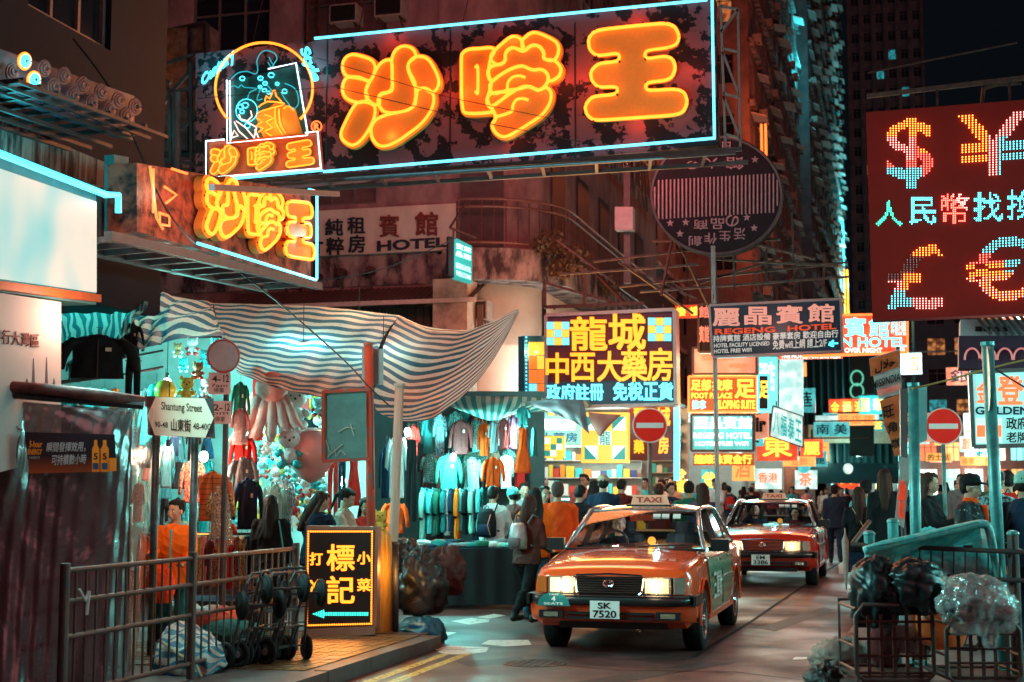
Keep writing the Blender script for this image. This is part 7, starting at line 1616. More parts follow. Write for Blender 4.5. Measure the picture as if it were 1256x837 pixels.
items = [('shirt',(517,506,534,558),22.2,cl['cyan'],'pale cyan striped shirt high at the left of the far stall'),('shirt',(531,506,548,560),22.0,PS,'white and blue striped shirt in the top row'),('jacket',(552,514,579,558),21.6,cl['maroon'],'maroon waistcoat with pale lining on the top row'),('shirt',(577,512,590,556),22.2,PT,'teal print top beside the waistcoat'),
 ('jacket',(586,517,602,560),21.9,cl['orange'],'orange and black sweater on the top row'),('shirt',(599,515,613,556),21.8,cl['grey'],'plum grey top right of the orange sweater'),('jacket',(610,512,626,552),21.7,cl['maroon'],'dark maroon open cardigan on the top row'),('shirt',(622,508,636,552),21.8,cl['purple'],'brownish purple tunic hanging near the corner'),
 ('dress',(630,522,652,580),21.3,cl['orange'],'long bright orange coat at the right end of the far stall'),('shirt',(633,498,650,524),21.7,cl['teal'],'teal top above the long orange coat'),
 ('shirt',(516,556,536,592),21.9,PT,'pleated teal blouse in the middle row'),('jacket',(535,556,566,602),21.5,cl['green'],'dark green jacket behind the bare bulb'),('shirt',(566,560,592,605),21.8,wv('lace', (.5,.7,.65), (.05,.4,.4), 40),'cyan lace knit top in the middle row'),('jacket',(592,560,618,598),21.2,cl['orange'],'orange button cardigan in the middle row'),
 ('jacket',(466,545,482,612),20.6,cl['navy'],'navy coat at the left edge behind the white post'),('shirt',(474,530,500,612),20.4,cl['white'],'white and dark shirt beside the leaning post'),('trousers',(494,536,516,640),20.3,cl['black'],'long black trousers hanging at the stall corner'),('jacket',(468,614,500,655),19.0,cl['orange'],'orange wrapped jacket low behind the leaning white post'),
 ('shirt',(500,520,515,560),20.8,cl['red'],'small red top above the black trousers'),('shirt',(612,556,630,600),21.9,cl['white'],'pale top behind the orange cardigan'),('skirt',(650,524,660,560),21.6,cl['teal'],'teal scarf like skirt at the far right corner')]
for it in items: garment(*it, group=G)
lowc = ['mint','teal','cyan','grey','green','black','teal','white','navy','teal','amber','cyan','black','teal','mint','navy','cyan','teal']
for i, c in enumerate(lowc):
    x = 519+i*4.3; h = 52 if i % 5 else 64; garment('shirt', (x-6-R.random()*3, 598+R.random()*2, x+6+R.random()*3, 598+h+R.random()*8), 20.9+.04*(i % 2), cl[c], f'{c} top, number {["one","two","three","four","five","six","seven","eight","nine","ten","eleven","twelve","thirteen","fourteen","fifteen","sixteen","seventeen","eighteen"][i]} from the left on the crowded low rail', rz=YAW+1.25, group='tops packed on the low rail of the far stall', zip_=False)
# first stall: kids clothes etc
G1 = 'clothes hanging in the near stall'
PUF = mat('orange_puffer', (.8,.16,.02), .45, 0, .15, 10, .1)
o = garment('jacket', (238,577,285,640), 15.6, PUF, 'small bright orange quilted puffer jacket hanging at the stall front', group=G1)
mb = MB()
for z in [-.16-.1*k for k in range(8)]: mb.tube([(math.cos(a)*.31, -abs(math.sin(a))*.1, z) for a in [math.pi*k/8 for k in range(9)]], .009, 4)
mb.build('quilt_seam', mat('puffer_seam', (.35,.06,.01), .6), o)
WRAP = sheet('clear_garment_wrap', (.8,.75,.7), .3, .1, 16); WRAPT = sheet('pale_cyan_wrap', (.6,.85,.8), .35, .15, 12)
for b, d, m_, k_, lab in (((255,600,288,660),15.4,PG,'shirt','gold print top in crinkled plastic below the orange puffer'),((262,640,290,668),15.5,cl['orange'],'shirt','folded orange quilt in plastic low beside the gold top'),((283,533,314,580),16.4,cl['red'],'jacket','red and blue anorak hanging above the grey jacket'),
    ((281,560,316,612),16.2,cl['grey'],'jacket','blue grey denim jacket over the navy sweater'),((287,585,322,650),16.1,cl['navy'],'jacket','dark navy sweater with a small red badge'),((222,562,252,618),16.3,PR,'jacket','red floral cardigan left of the orange puffer'),((196,540,214,600),16.6,cl['white'],'shirt','long white top behind the street sign poles'),((172,548,186,590),16.5,cl['pink'],'shirt','pink top at the left end of the near stall'),
    ((163,590,178,640),15.6,PR,'shirt','red patterned shirt beside the plastic sheet'),((178,535,196,575),16.4,cl['teal'],'jacket','teal jacket above the white bag'),((207,500,224,560),16.8,cl['purple'],'trousers','dim purple leggings behind the street name plate'),((284,468,306,520),16.6,cl['green'],'jacket','dark green jacket under the round sign'),((284,500,306,545),16.3,mat('red_wrap', (.5,.06,.05), .3, 0, .5, 14, .8),'shirt','crumpled red wrapped parcel of clothes under the green jacket'),((305,455,325,540),17.2,cl['red'],'dress','pinkish red dress strip left of the plush arms'),
    ((318,592,352,660),16.6,cl['mint'],'shirt','pale teal coat in plastic behind the black coated woman'),((334,585,362,650),16.8,PS,'shirt','white wrapped coat beside the pale teal coat'),((398,545,420,640),18.2,cl['red'],'trousers','red scarf like trousers below the teal board'),((412,548,428,625),18.4,cl['navy'],'trousers','navy leggings below the teal board'),((424,545,445,620),18.5,cl['red'],'dress','red dress below the right of the teal board'),((440,500,456,560),18.6,cl['teal'],'jacket','teal jacket right of the red post'),
    ((368,480,396,545),18.2,cl['black'],'jacket','dark jacket behind the pink balloon'),((170,500,186,548),16.7,cl['cyan'],'shirt','cyan top peeking above the street name plate')):
    o = garment(k_, b, d, m_, lab, group=G1)
    if 'plastic' in lab or 'wrapped' in lab:
        q = MB(); q.grid([[(math.cos(a)*(.40+.03*math.sin(a*6+z*9))*w9, math.sin(a)*.12*w9, z) for a in [2*math.pi*k/20 for k in range(21)]] for z, w9 in ((-.03,.25),(-.12,.75),(-.25,.9),(-.5,.86),(-.8,.92),(-1.02,.95))], uv=False); q.build('plastic_wrap', WRAP if 'gold' in lab or 'orange' in lab or 'red' in lab else WRAPT, o, smooth=True)
XC = ['teal','cyan','white','mint','navy','pink','orange','red','grey','teal','cyan','mint','cream','maroon']
for i in range(60):
    row = i//12; px = 82+(i % 12)*15.5+R.uniform(-4,4); py = 478+row*44+R.uniform(-6,6); c = XC[(i*5+row) % 14]
    garment(['shirt','jacket','shirt','dress','trousers'][i % 5], (px-9, py, px+9, py+R.uniform(34,48)), 18.4+R.uniform(-.2,.4), [C[c], PT if c in ('teal','cyan') else C[c], PS if c == 'white' else C[c]][i % 3], f'{c} garment, {ORD[i % 12]} from the left in the {["top","upper","middle","lower","bottom"][row]} row on the pale stall wall', group='clothes pinned on the pale wall of the near stall')
for i in range(26):
    row = i//13; px = 522+(i % 13)*9.5+R.uniform(-3,3); py = 505+row*48+R.uniform(-4,4); c = XC[(i*3+row*2) % 14]
    garment('shirt' if i % 3 else 'jacket', (px-9, py, px+9, py+R.uniform(36,48)), 22.7+R.uniform(-.1,.2), PT if i % 4 == 0 else C[c], f'{c} top, {ORD[i % 13]} from the left in the back {["upper","lower"][row]} row of the far stall', group='back rows of clothes in the far stall')
# rail with little trousers in a row
ra = P(172,655,d=15.4); rb = P(352,655,d=16.6); rail = thing('clothes_rail', 'low chrome clothes rail behind the street railing', 'clothes rail', (ra.x,ra.y,.12)); mb = MB(); mb.cyl(ra, rb, .018); mb.cyl((ra.x,ra.y,.12), ra, .018); mb.cyl((rb.x,rb.y,.12), rb, .018); mb.build('rail', CHR, rail, world=True)
rc = ['orange','white','teal','maroon','pink','red','grey','pink','cream','orange','red','pink','maroon','white','teal','pink','red','cream','orange','navy','pink','white','maroon','pink','red','grey']
for i, c in enumerate(rc):
    x = 176+i*6.7; m_ = [C[c], PR, PG, C[c]][i % 4]; garment('trousers' if i % 3 else 'shirt', (x-7, 656, x+7, 722-(i % 4)*3), 15.45+i*.045, m_, f'child size {c} {"trousers" if i % 3 else "top"} in the {ORD[i]} place along the low chrome rail', rz=YAW+.9, group='small clothes on the low chrome rail', zip_=False)
# black clothes drying under the teal awning
garment('jacket', (76,410,166,466), 14.9, cl['black'], 'big black jacket hanging flat under the crumpled teal awning', group='dark clothes under the teal awning'); garment('trousers', (148,436,180,500), 15.0, cl['black'], 'black trousers hanging right of the big black jacket', group='dark clothes under the teal awning'); garment('shirt', (82,440,102,470), 15.1, cl['cyan'], 'cyan cloth behind the black jacket', group='dark clothes under the teal awning')
garment('jacket', (148,396,176,440), 15.2, cl['black'], 'black coat slung above the black trousers', group='dark clothes under the teal awning')
mb = MB()
for a, b in (((75,470),(200,450)),((75,468),(195,452)),((84,448),(200,430))): mb.tube([P(*a,d=14.8), P((a[0]+b[0])/2,(a[1]+b[1])/2+2,d=15.2), P(*b,d=15.6)], .012, 6)
solo(mb, 'clothes_line', STEEL, 'thin rods and lines holding the black clothes', 'rod', P(75,470,d=14.8))
# toys
PLUSH = {k: mat('plush_'+k, v, .9, 0, .2, 40, .5) for k, v in dict(pink=(.75,.28,.25), white=(.75,.72,.7), teal=(.05,.4,.42), yellow=(.8,.6,.12), brown=(.4,.18,.08), red=(.6,.05,.05), cyan=(.3,.65,.65)).items()}
def toy(px, py, r, d, col, label, kind='bear', col2='white', group='plush toys and balloons hanging in the near stall'):
    p = P(px, py, d=d); s = r/FPX*d; t = thing('plush_toy' if kind != 'balloon' else 'balloon', label, 'plush toy' if kind != 'balloon' else 'balloon', p, YAW+math.atan((628-px)/FPX), group)
    if kind == 'balloon':
        mb = MB(); rings(mb, [(0,0,-s*1.25,.02,.02),(0,0,-s,s*.5,s*.45),(0,0,-s*.4,s*.9,s*.8),(0,0,.2*s,s,s*.9),(0,0,s*.8,s*.65,s*.6),(0,0,s,s*.2,s*.2)], 16); mb.build('envelope', mat('foil_'+col, {'pink':(.8,.3,.28),'yellow':(.85,.65,.1),'teal':(.1,.5,.5)}[col], .3, .1, .1, 6, .05), t, smooth=True); mb = MB(); mb.tube([(0,0,s),(0,.02,s*2)], .005, 4); mb.build('string', STEEL, t); return t
    if kind == 'octopus':
        mb = MB(); mb.sphere((0,0,s*.7), (s*.6,s*.5,s*.6), 12, 10)
        for k in range(5): x = (k-2)*s*.36; mb.tube([(x*.5,0,s*.4),(x*.85,-.03,0),(x*1.1,-.06,-s*.5),(x*1.15+s*.15*(k-2),-.05,-s*.95),(x*1.2+s*.3*(k-2),-.04,-s*1.25)], [s*.2,s*.22,s*.22,s*.2,s*.1], 10)
        mb.build('body', PLUSH[col], t, smooth=True); return t
    mb = MB(); mb.sphere((0,0,s*.42), (s*.52,s*.42,s*.45), 14, 10); mb.sphere((0,0,-s*.35), (s*.42,s*.36,s*.45), 12, 9); mb.build('body', PLUSH[col], t, smooth=True)
    mb = MB()
    for q in (1,-1): mb.sphere((q*s*.38,0,s*.82), (s*.16,s*.08,s*.18), 8, 6)
    mb.build('ear', PLUSH[col], t, smooth=True)
    mb = MB()
    for q in (1,-1): mb.tube([(q*s*.35,-.02,-s*.15),(q*s*.6,-s*.2,-s*.35)], s*.15, 8); mb.tube([(q*s*.22,-.02,-s*.65),(q*s*.4,-s*.45,-s*.8)], [s*.17,s*.2], 8)
    mb.build('limb', PLUSH[col2], t, smooth=True)
    mb = MB()
    for q in (1,-1): mb.sphere((q*s*.2,-s*.4,s*.5), s*.055, 6, 5)
    mb.sphere((0,-s*.43,s*.36), s*.06, 6, 5); mb.build('eye', EYED, t, smooth=True); return t
toy(333,500,34,17.0,'pink','pink plush creature with long dangling arms hung under the awning','octopus'); toy(362,500,28,17.2,'white','large white plush bear partly behind the pink arms','bear','white')
toy(382,555,30,17.0,'pink','round pink foil balloon beside the white plush','balloon'); toy(355,550,26,16.8,'white','white plush bear with teal shorts sat under the pink arms','bear','teal'); toy(203,480,14,16.2,'yellow','yellow and teal balloon above the street sign','balloon'); toy(192,482,12,16.3,'teal','teal balloon next to the yellow balloon','balloon')
toy(229,478,17,16.0,'yellow','pale yellow plush ring character hanging above the street sign','bear','yellow'); toy(243,455,12,16.4,'brown','brown plush monkey with red hat under the teal awning','bear','red'); toy(253,475,12,16.6,'white','white plush beside the monkey','bear','cyan'); toy(466,640,15,16.2,'yellow','yellow plush hanging by the foot of the red post','bear','yellow')
toy(328,548,12,17.2,'white','small white lantern shaped plush beside the pale balloon','bear','white'); toy(371,640,12,17.2,'brown','brown teddy behind the navy jacketed woman','bear','brown')
for i, (x, y, c) in enumerate([(218,430,'brown'),(236,425,'white'),(252,440,'teal'),(264,425,'cyan'),(225,448,'teal'),(322,575,'cyan'),(338,585,'white'),(352,600,'teal'),(362,586,'cyan'),(375,598,'white'),(386,590,'teal'),(396,604,'cyan'),(345,616,'white'),(360,622,'red'),(380,618,'white'),(394,575,'yellow'),(368,570,'teal'),(404,520,'white'),(312,555,'cyan'),(318,530,'teal'),(402,498,'brown'),(390,500,'cyan'),(345,575,'yellow')]):
    toy(x, y, 10+(i*7) % 4, 17.4+(i % 3)*.2, c, f'small {c} trinket plush at {["the left top","the upper left","the awning edge","the top","the left"][i % 5] if i < 5 else ["the lower shelf","the toy wall","the lower right wall","the wall behind the women"][i % 4]}, {ORD[i]} counted from the left', 'bear', ['white','red','teal','yellow'][i % 4], 'small toys covering the back wall of the near stall')
tsrc = [o for o in bpy.data.objects if o.get('group') == 'small toys covering the back wall of the near stall']
for i in range(54):
    o = clone(tsrc[i % len(tsrc)]); px = 296+(i % 9)*12.5+R.uniform(-4,4); py = 498+(i//9)*26+R.uniform(-6,6); o.location = P(px, py, d=18.3+R.uniform(-.2,.3)); o.rotation_euler = (R.uniform(-.3,.3), R.uniform(-.4,.4), YAW+R.uniform(-.6,.9)); o.scale = (R.uniform(.8,1.5),)*3
    o['label'] = f'little {tsrc[i % len(tsrc)]["label"].split()[1]} hanging toy, {ORD[i % 9]} across in the {ORD[i//9]} crowded row of the toy wall'
def bag_row(y0, n, d, tag_):
    for i in range(n):
        px = 300+i*12.2; c = ['pink','cyan','yellow','red','white','teal'][(i*5+n) % 6]; p = P(px, y0+R.uniform(-4,4), d=d); t = thing('hanging_packet', f'{c} wrapped packet, {ORD[i]} in the {tag_} row of hanging packets', 'packet', p, YAW+R.uniform(-.4,.4), 'wrapped packets hanging in the toy stall')
        MB().box((0,0,-.09),(R.uniform(.09,.15),.03,.17), (0,R.uniform(-.15,.15),0)).build('packet', PLUSH[c], t); MB().tube([(0,0,0),(0,0,.12)], .004, 4).build('string', STEEL, t)
bag_row(488, 9, 17.9, 'top'); bag_row(628, 9, 17.8, 'bottom'); bag_row(560, 9, 18.9, 'middle')
# tables with folded clothes
def table(name, label, b0, b1, d, zt, m, w_=1.0):
    a = P(b0, 600, d=d); b = P(b1, 600, d=d); t = thing(name, label, 'table', ((a.x+b.x)/2, (a.y+b.y)/2, 0), YAW); L_ = (b-a).length
    mb = MB(); mb.box((0,0,zt-.02),(L_,w_,.04)); mb.build('tabletop', m, t); sk = MB(); rows = []
    for k in range(31): rows.append(k)
    pts = [(-L_/2+L_*k/30, -w_/2-.015-.02*math.sin(k*1.3)) for k in range(31)]; sk.grid([[(x,y,zt) for x, y in pts], [(x,y-.01,zt*.5) for x, y in pts], [(x,y-.03,.06) for x, y in pts]], uv=False); sk.build('table_skirt', mat('black_table_cloth', (.02,.018,.02), .7), t, smooth=True)
    for sx in (1,-1):
        for sy in (1,-1): MB().cyl((sx*(L_/2-.06), sy*(w_/2-.06),0),(sx*(L_/2-.06), sy*(w_/2-.06),zt-.04), .02).build('leg', STEEL, t)
    return t, L_
t, L_ = table('stall_table', 'long skirted table heaped with folded clothes in the far stall', 510, 652, 20.3, .82, C['navy'], 1.3)
M4 = t.matrix_basis.copy() if False else Matrix.Translation(t.location) @ Matrix.Rotation(YAW, 4, 'Z')
for i in range(26):
    x = -L_/2+.1+(i % 13)*L_/13.4; y = -.42+(i//13)*.45+R.uniform(-.05,.05); c = ['teal','cyan','white','navy','orange','green','mint','black','grey'][R.randrange(9)]
    mb = MB(); sz = (.2,.26,.05); rings(mb, [(0,0,0,.1,.12),(0,0,.03,.115,.14),(.01,0,.06,.1,.12),(.02,.01,.075,.05,.06)], 10); p = M4 @ Vector((x, y, .822)); o = solo(mb, 'folded_garment', C[c], f'folded {c} garment, {ORD[i % 13]} from the left in the {"front" if i < 13 else "back"} row of the table', 'folded clothes', None, 'folded clothes on the far stall table', True); o.location = p; o.rotation_euler = (0,0,R.uniform(0,3)); o.scale = (1,1,R.uniform(.7,1.5))
t, L_ = table('stall_table', 'low table with red crates and bags behind the street railing', 205, 330, 14.9, .5, C['navy'], .8)
# stall frame poles
def pole(name, label, a, b, d, r, m, cat='pole', zb=None, group=None, n=12):
    p = P(*a, d=d); q = P(*b, d=d)
    if zb is not None: k = (zb-p.z)/(q.z-p.z); q = p+(q-p)*k
    t = thing(name, label, cat, q, 0, group); mb = MB(); mb.cyl(q, p, r, n=n); mb.build('shaft', m, t, world=True, smooth=True)
    mb = MB(); mb.cyl(q, q+Vector((0,0,.05)), r*1.8); mb.build('base', m, t, world=True); mb = MB(); mb.cyl(p, p+(p-q).normalized()*.03, r*1.12); mb.build('end_cap', m, t, world=True); return t
REDP = mat('peeling_red_post', (.5,.07,.04), .5, .1, .6, 8, .4, col2=(.2,.12,.1), thr=(.35,.5))
rp = pole('red_post', 'peeling red post holding a teal notice board in the market', (452,424), (456,700), 15.8, .05, REDP, zb=.12)
def board(parent, q, d, m, th=.04, name='board'):
    pts = [P(x, y, d=d) for x, y in q]; mb = MB(); mb.add(pts+[p+FW*th for p in pts], [(0,1,2,3),(7,6,5,4),(0,4,5,1),(1,5,6,2),(2,6,7,3),(3,7,4,0)]); return mb.build(name, m, parent, world=True)
GLASSB = mat('scuffed_teal_board', (.12,.32,.3), .3, 0, .25, 3, .1, col2=(.05,.16,.16))
board(rp, [(398,564),(449,562),(449,480),(398,482)], 15.7, GLASSB)
mb = MB()
for a, b in (((396,481),(452,478)),((396,566),(452,563)),((397,480),(397,566))): mb.bar(P(*a,d=15.66), P(*b,d=15.66), .035)
mb.build('board_frame', REDP, rp, world=True)
mb = MB()
for pts in ([(400,540),(405,556),(410,548),(412,560),(418,552),(424,558)], [(415,530),(425,524),(436,526)], [(430,520),(434,535)], [(402,560),(420,545)]): mb.tube([P(x,y,d=15.67) for x, y in pts], .006, 4)
mb.build('scrawl', mat('chalk_scrawl', (.5,.6,.55), .8), rp, world=True)
board(rp, [(444,472),(470,472),(470,428),(444,428)], 15.9, mat('sign_back_grey', (.3,.36,.36), .4, .4, .3, 4, .1), .03, 'sign_back')
wp = pole('wooden_post', 'leaning pale wooden post beside the lit menu board', (490,474), (478,790), 15.6, .055, mat('weathered_pale_wood', (.5,.38,.32), .7, 0, .3, 5, .2, stretch=(6,6,.5)), zb=.0, n=4)
pole('iron_bollard', 'dark rusty iron post in front of the rubbish sacks', (485,668), (485,786), 15.2, .035, STEEL, 'bollard', zb=.0)
# black cables slung across the scene
for i, (pts, d, lab) in enumerate((([(168,232),(250,300),(340,370),(420,440),(453,475),(480,500)],15.0,'long black cable running down from the upper left to the red post'),([(205,240),(270,310),(330,360)],18,'second black cable under the angled sign'),([(560,292),(470,330),(390,345)],24,'cable crossing the grimy wall below the hotel band'),([(455,475),(457,520),(458,600)],15.4,'black cord dangling down the red post'),([(1200,440),(1256,475)],12.8,'pale cord at the right edge'),([(90,48),(140,118),(200,250),(240,300)],13,'thin wire falling past the coil sign'))):
    mb = MB(); mb.tube(smooth_pts([P(x, y, d=d) for x, y in pts], 5, False), .009, 5); solo(mb, 'cable', BLACKP, lab, 'cable', P(*pts[0], d=d))
mb = MB(); mb.tube(smooth_pts([P(x, y, d=12.2) for x, y in ((1119,477),(1160,467),(1210,453),(1260,441))], 4, False), .009, 5); solo(mb, 'rope', mat('yellow_rope', (.6,.35,.12), .7), 'yellowish rope stretched between the two teal poles', 'rope', P(1119,477,d=12.2))

# ================================================================ left foreground
PLB = sheet('brown_plastic_sheeting', (.15,.105,.11), .9, .22, 1.3)
bt = thing('plastic_booth', 'market booth wrapped in brownish wrinkled plastic sheeting at the left edge', 'market booth', P(80, 840, d=11.6)); 
mb = MB(); rows = []
def shp(px, py): d = 11.6-.004*(px-80); return P(px, py, d=d)
fr = net([[(-60,482,11.2),(0,490,11.2),(40,494,11.2),(80,497,11.3),(130,500,11.4),(166,500,11.6)], [(-60,540,11.1),(10,560,11.1),(40,545,11.25),(80,540,11.3),(130,545,11.35),(160,548,11.5)], [(-60,660,11.2),(0,660,11.2),(40,670,11.25),(80,665,11.3),(130,668,11.4),(158,670,11.5)], [(-60,870,11.1),(0,870,11.1),(40,870,11.2),(80,870,11.3),(130,870,11.35),(158,870,11.5)]], 60, 44, .007, 4)
MB().grid(fr).build('plastic_sheet', PLB, bt, world=True, smooth=True)
sd = net([[(164,500,11.6),(180,500,12.4),(200,502,13.6)], [(160,600,11.5),(176,590,12.4),(188,580,13.6)], [(158,850,11.5),(168,800,12.4),(170,770,13.6)]], 20, 40, .03, 6)
MB().grid(sd).build('side_sheet', sheet('pale_plastic_side', (.55,.35,.32), .35, .1, 5), bt, world=True, smooth=True)
board(bt, [(-60,880),(100,880),(98,672),(-60,676)], 11.35, mat('dark_corrugated_cloth', (.05,.03,.035), .8, 0, .5, 12, .5, stretch=(5,5,.3)), .4, 'lower_panel')
board(bt, [(-60,880),(158,880),(160,505),(-60,492)], 12.0, mat('booth_boards', (.08,.045,.045), .8, 0, .5, 3, .3, stretch=(4,4,.4)), .06, 'inner_board')
mb = MB(); mb.tube([P(-60,470,d=11), P(60,478,d=11.1), P(120,485,d=11.2), P(176,492,d=11.4)], [.05,.046,.05,.04], 12); mb.build('rolled_canopy', mat('rolled_brown_tarp', (.22,.07,.06), .5, 0, .6, 9, .5, col2=(.04,.02,.025)), bt, world=True, smooth=True)
mb = MB(); mb.tube([P(-60,478,d=10.95), P(176,498,d=11.35)], .03, 8); mb.build('canopy_bar', STEEL, bt, world=True)
mb = MB(); mb.tube([P(-40,480,d=11), P(0,512,d=11.05), P(28,528,d=11.15)], .01, 5); mb.build('tie_cord', mat('pale_cord', (.5,.4,.38), .8), bt, world=True)
SB = Sign('banner', 'dark energy drink banner with orange bottles tied on the plastic booth', 'banner', (36,581), YAW+.29, d=11.02)
def ban_mat():
    m = mat('banner_print', (.03,.025,.03), .35, 0, 0, 1, 0); n, b = nodes(m); L = n.links.new; tc = n.nodes.new('ShaderNodeTexCoord'); sp = n.nodes.new('ShaderNodeSeparateXYZ'); L(tc.outputs['Object'], sp.inputs[0]); rp_ = n.nodes.new('ShaderNodeValToRGB'); r = n.nodes.new('ShaderNodeMapRange'); r.inputs['From Min'].default_value = 0; r.inputs['From Max'].default_value = .3; L(sp.outputs[2], r.inputs[0]); L(r.outputs[0], rp_.inputs[0])
    rp_.color_ramp.elements[0].color = (.5,.1,.02,1); rp_.color_ramp.elements[1].color = (.02,.02,.028,1); rp_.color_ramp.elements[1].position = .45; L(rp_.outputs[0], b.inputs['Base Color']); return m
SB.panel('banner_cloth', [(36,581),(143,578),(141,533),(30,530)], ban_mat(), .01)
WPR = mat('white_print', (.75,.72,.7), .5, 0, 0, 1, 0); OPR = mat('orange_print', (.8,.25,.03), .5, 0, 0, 1, 0, em=(1,.3,.03), es=.12)  # the orange print carries a slight added glow
SB.text('瞬間發揮效用，', [(57,555),(105,554),(105,542),(57,543)], WPR, .014, .004, .002, italic=.2); SB.text('可持續數小時', [(64,571),(106,569),(106,557),(64,558)], WPR, .014, .004, .002, italic=.2)
SB.text('5-hour', [(36,549),(52,549),(52,541),(36,541)], OPR, .02, .004, .002, italic=.2); SB.text('ENERGY', [(34,558),(52,558),(52,551),(34,551)], OPR, .02, .004, .002, italic=.2); SB.text('5-HOUR ENERGY SHOT', [(36,563),(49,563),(49,560),(36,560)], WPR, 0, .004, .002)
for x, s_ in ((117,1),(128,1.1)):
    q = [(x-4*s_,579),(x+5*s_,579),(x+5*s_,551),(x+2.5*s_,546),(x+2.5*s_,540),(x-1.5*s_,540),(x-1.5*s_,546),(x-4*s_,551)]; MB().prism([SB.L(*p) for p in q], .002, .006).build('bottle_print', OPR, SB.root); SB.text('5', (x-2,556,x+3,564), BK, .03, .01, .002); MB().prism(SB.q((x-3,568,x+4,576)), .002, .01).build('bottle_band', mat('blue_print', (.03,.1,.2), .5, 0, 0, 1, 0), SB.root)
MB().prism(SB.q((134,562,143,578)), .002, .006).build('orange_corner', OPR, SB.root)
# street name plate on two poles
GP = mat('grey_green_pole', (.13,.17,.18), .45, .4, .4, 12, .3, col2=(.06,.05,.05))
sp_ = thing('street_sign', 'Shantung Street name plate with pointed ends on two grey poles', 'street sign', P(238, 800, d=12.9)); sp_.location.z = .12
for x, yb in ((193,760),(240,810)):
    a = P(x, 500, d=13.08); mb = MB(); mb.cyl((a.x,a.y,.12), a, .036, n=14); mb.build('pole', GP, sp_, world=True, smooth=True)
SS = Sign('x', 'x', 'x', (181,534), YAW+.2, d=12.8); bpy.data.objects.remove(SS.root); SS.root = thing('plate_group', '', '', SS.o, SS.yaw)
# the plate and its lettering belong to the street sign
SS.root.parent = sp_; SS.root.location = SS.o-sp_.location; SS.root.name = 'name_plate'
SS.panel('backing', [(181,534),(264,538),(262,489),(180,486)], mat('dark_plate_backing', (.06,.04,.045), .5), .03); CRE = mat('cream_enamel', (.75,.62,.47), .4, 0, .1, 4, 0, em=(1,.8,.6), es=.06)  # slight glow put into the enamel colour
MB().prism([SS.L(*p) for p in ((190,534),(252,537),(262,513),(251,489),(191,487),(181,510))], .01, .012).build('plate', CRE, SS.root)
DKT = mat('dark_plate_lettering', (.03,.025,.02), .5, 0, 0, 1, 0)
SS.text('Shantung Street', [(198,506),(248,509),(248,496),(198,493)], DKT, .012, .013, .002); SS.text('90-48', [(190,524),(206,525),(206,518),(190,517)], DKT, .012, .013, .002); SS.text('山東街', [(210,529),(234,530),(234,515),(210,514)], DKT, .016, .013, .002); SS.text('48-40G', [(237,527),(259,528),(259,520),(237,519)], DKT, .012, .013, .002)
# small traffic plates and round sign back behind it
tp = thing('traffic_sign', 'round sign seen from behind above two pink parking plates on a thin pole', 'traffic sign', P(279, 700, d=14.2)); tp.location.z = .12
a = P(279, 420, d=14.2); mb = MB(); mb.cyl((a.x,a.y,.12), a, .028); mb.build('pole', STEEL, tp, world=True)
c = P(274, 437, d=14.1); ax = (FW*-1+RT*.5).normalized(); mb = MB(); mb.cyl(c-ax*.01, c+ax*.01, .155, n=28); mb.build('round_plate', mat('pinkish_sign_back', (.45,.3,.3), .4, .3, .3, 5, .1), tp, world=True); mb = MB(); s_ = ax.orthogonal().normalized(); s2 = ax.cross(s_); mb.tube([c+(s_*math.cos(t)+s2*math.sin(t))*.158 for t in [2*math.pi*k/28 for k in range(28)]], .014, 6, True); mb.build('rim', mat('red_rim', (.35,.04,.04), .4), tp, world=True)
PKP = mat('pink_white_plate', (.6,.4,.38), .5, 0, .1, 5, 0)
for (x0, y0, x1, y1), tx in (((256,457,283,484),('7am','4-','12')),((258,492,284,520),('pm','2-','12'))):
    S = Sign('x', 'x', 'x', (x0, y1), YAW+.25, d=14.1); bpy.data.objects.remove(S.root); S.root = thing('parking_plate', '', '', S.o-tp.location, S.yaw); S.root.parent = tp
    S.panel('plate', (x0,y0,x1,y1), PKP, .01); S.text(tx[1], (x0+4,y0+4,x0+15,y0+12), DKT, .02, .002, .002); S.text(tx[2], (x0+18,y0+3,x1-2,y0+12), DKT, .02, .002, .002); S.text(tx[0], (x0+3,y0+14,x1-4,y0+18), DKT, 0, .002, .002); S.text('停車', (x0+6,y0+19,x1-8,y1-2), DKT, 0, .002, .002)
# ---------------------------------------------------------------- street railing on the left
FENX = -5.5
def rail_fence(name, label, posts, top, m, rails=(.95,.5,.2), x=FENX):
    t = thing(name, label, 'railing', (x, posts[0], .12))
    for y in posts: MB().cyl((0,y-posts[0],0),(0,y-posts[0],top+.05), .035).build('post', m, t)
    L_ = posts[-1]-posts[0]
    for z in rails: MB().tube([(0,0,z),(0,L_,z)], .019, 8).build('rail', m, t)
    b = MB().cyl((0,0,rails[-1]),(0,0,rails[0]), .009, n=6).mesh('bar', [m]); n = int(L_/.13)
    for i in range(1, n): inst(b, 'bar', t, (0, L_*i/n, 0))
    return t
RM = mat('grey_rusted_railing', (.06,.055,.065), .5, .5, .5, 10, .3, col2=(.12,.05,.03))
rail_fence('street_railing', 'grey street railing along the left kerb in front of the stalls', (8.65,10.47,12.5), .95, RM, (.95,.74,.5,.12))
p = P(97,740,x=FENX); mb = MB(); mb.tube([p+Vector((.03,-.05,.1)),p+Vector((.05,0,.02)),p+Vector((.04,.06,.08)),p+Vector((.05,.02,-.08))], .012, 5); solo(mb, 'cloth_tie', C['white'], 'white cloth strip knotted round the left railing post', 'cloth tie', p)
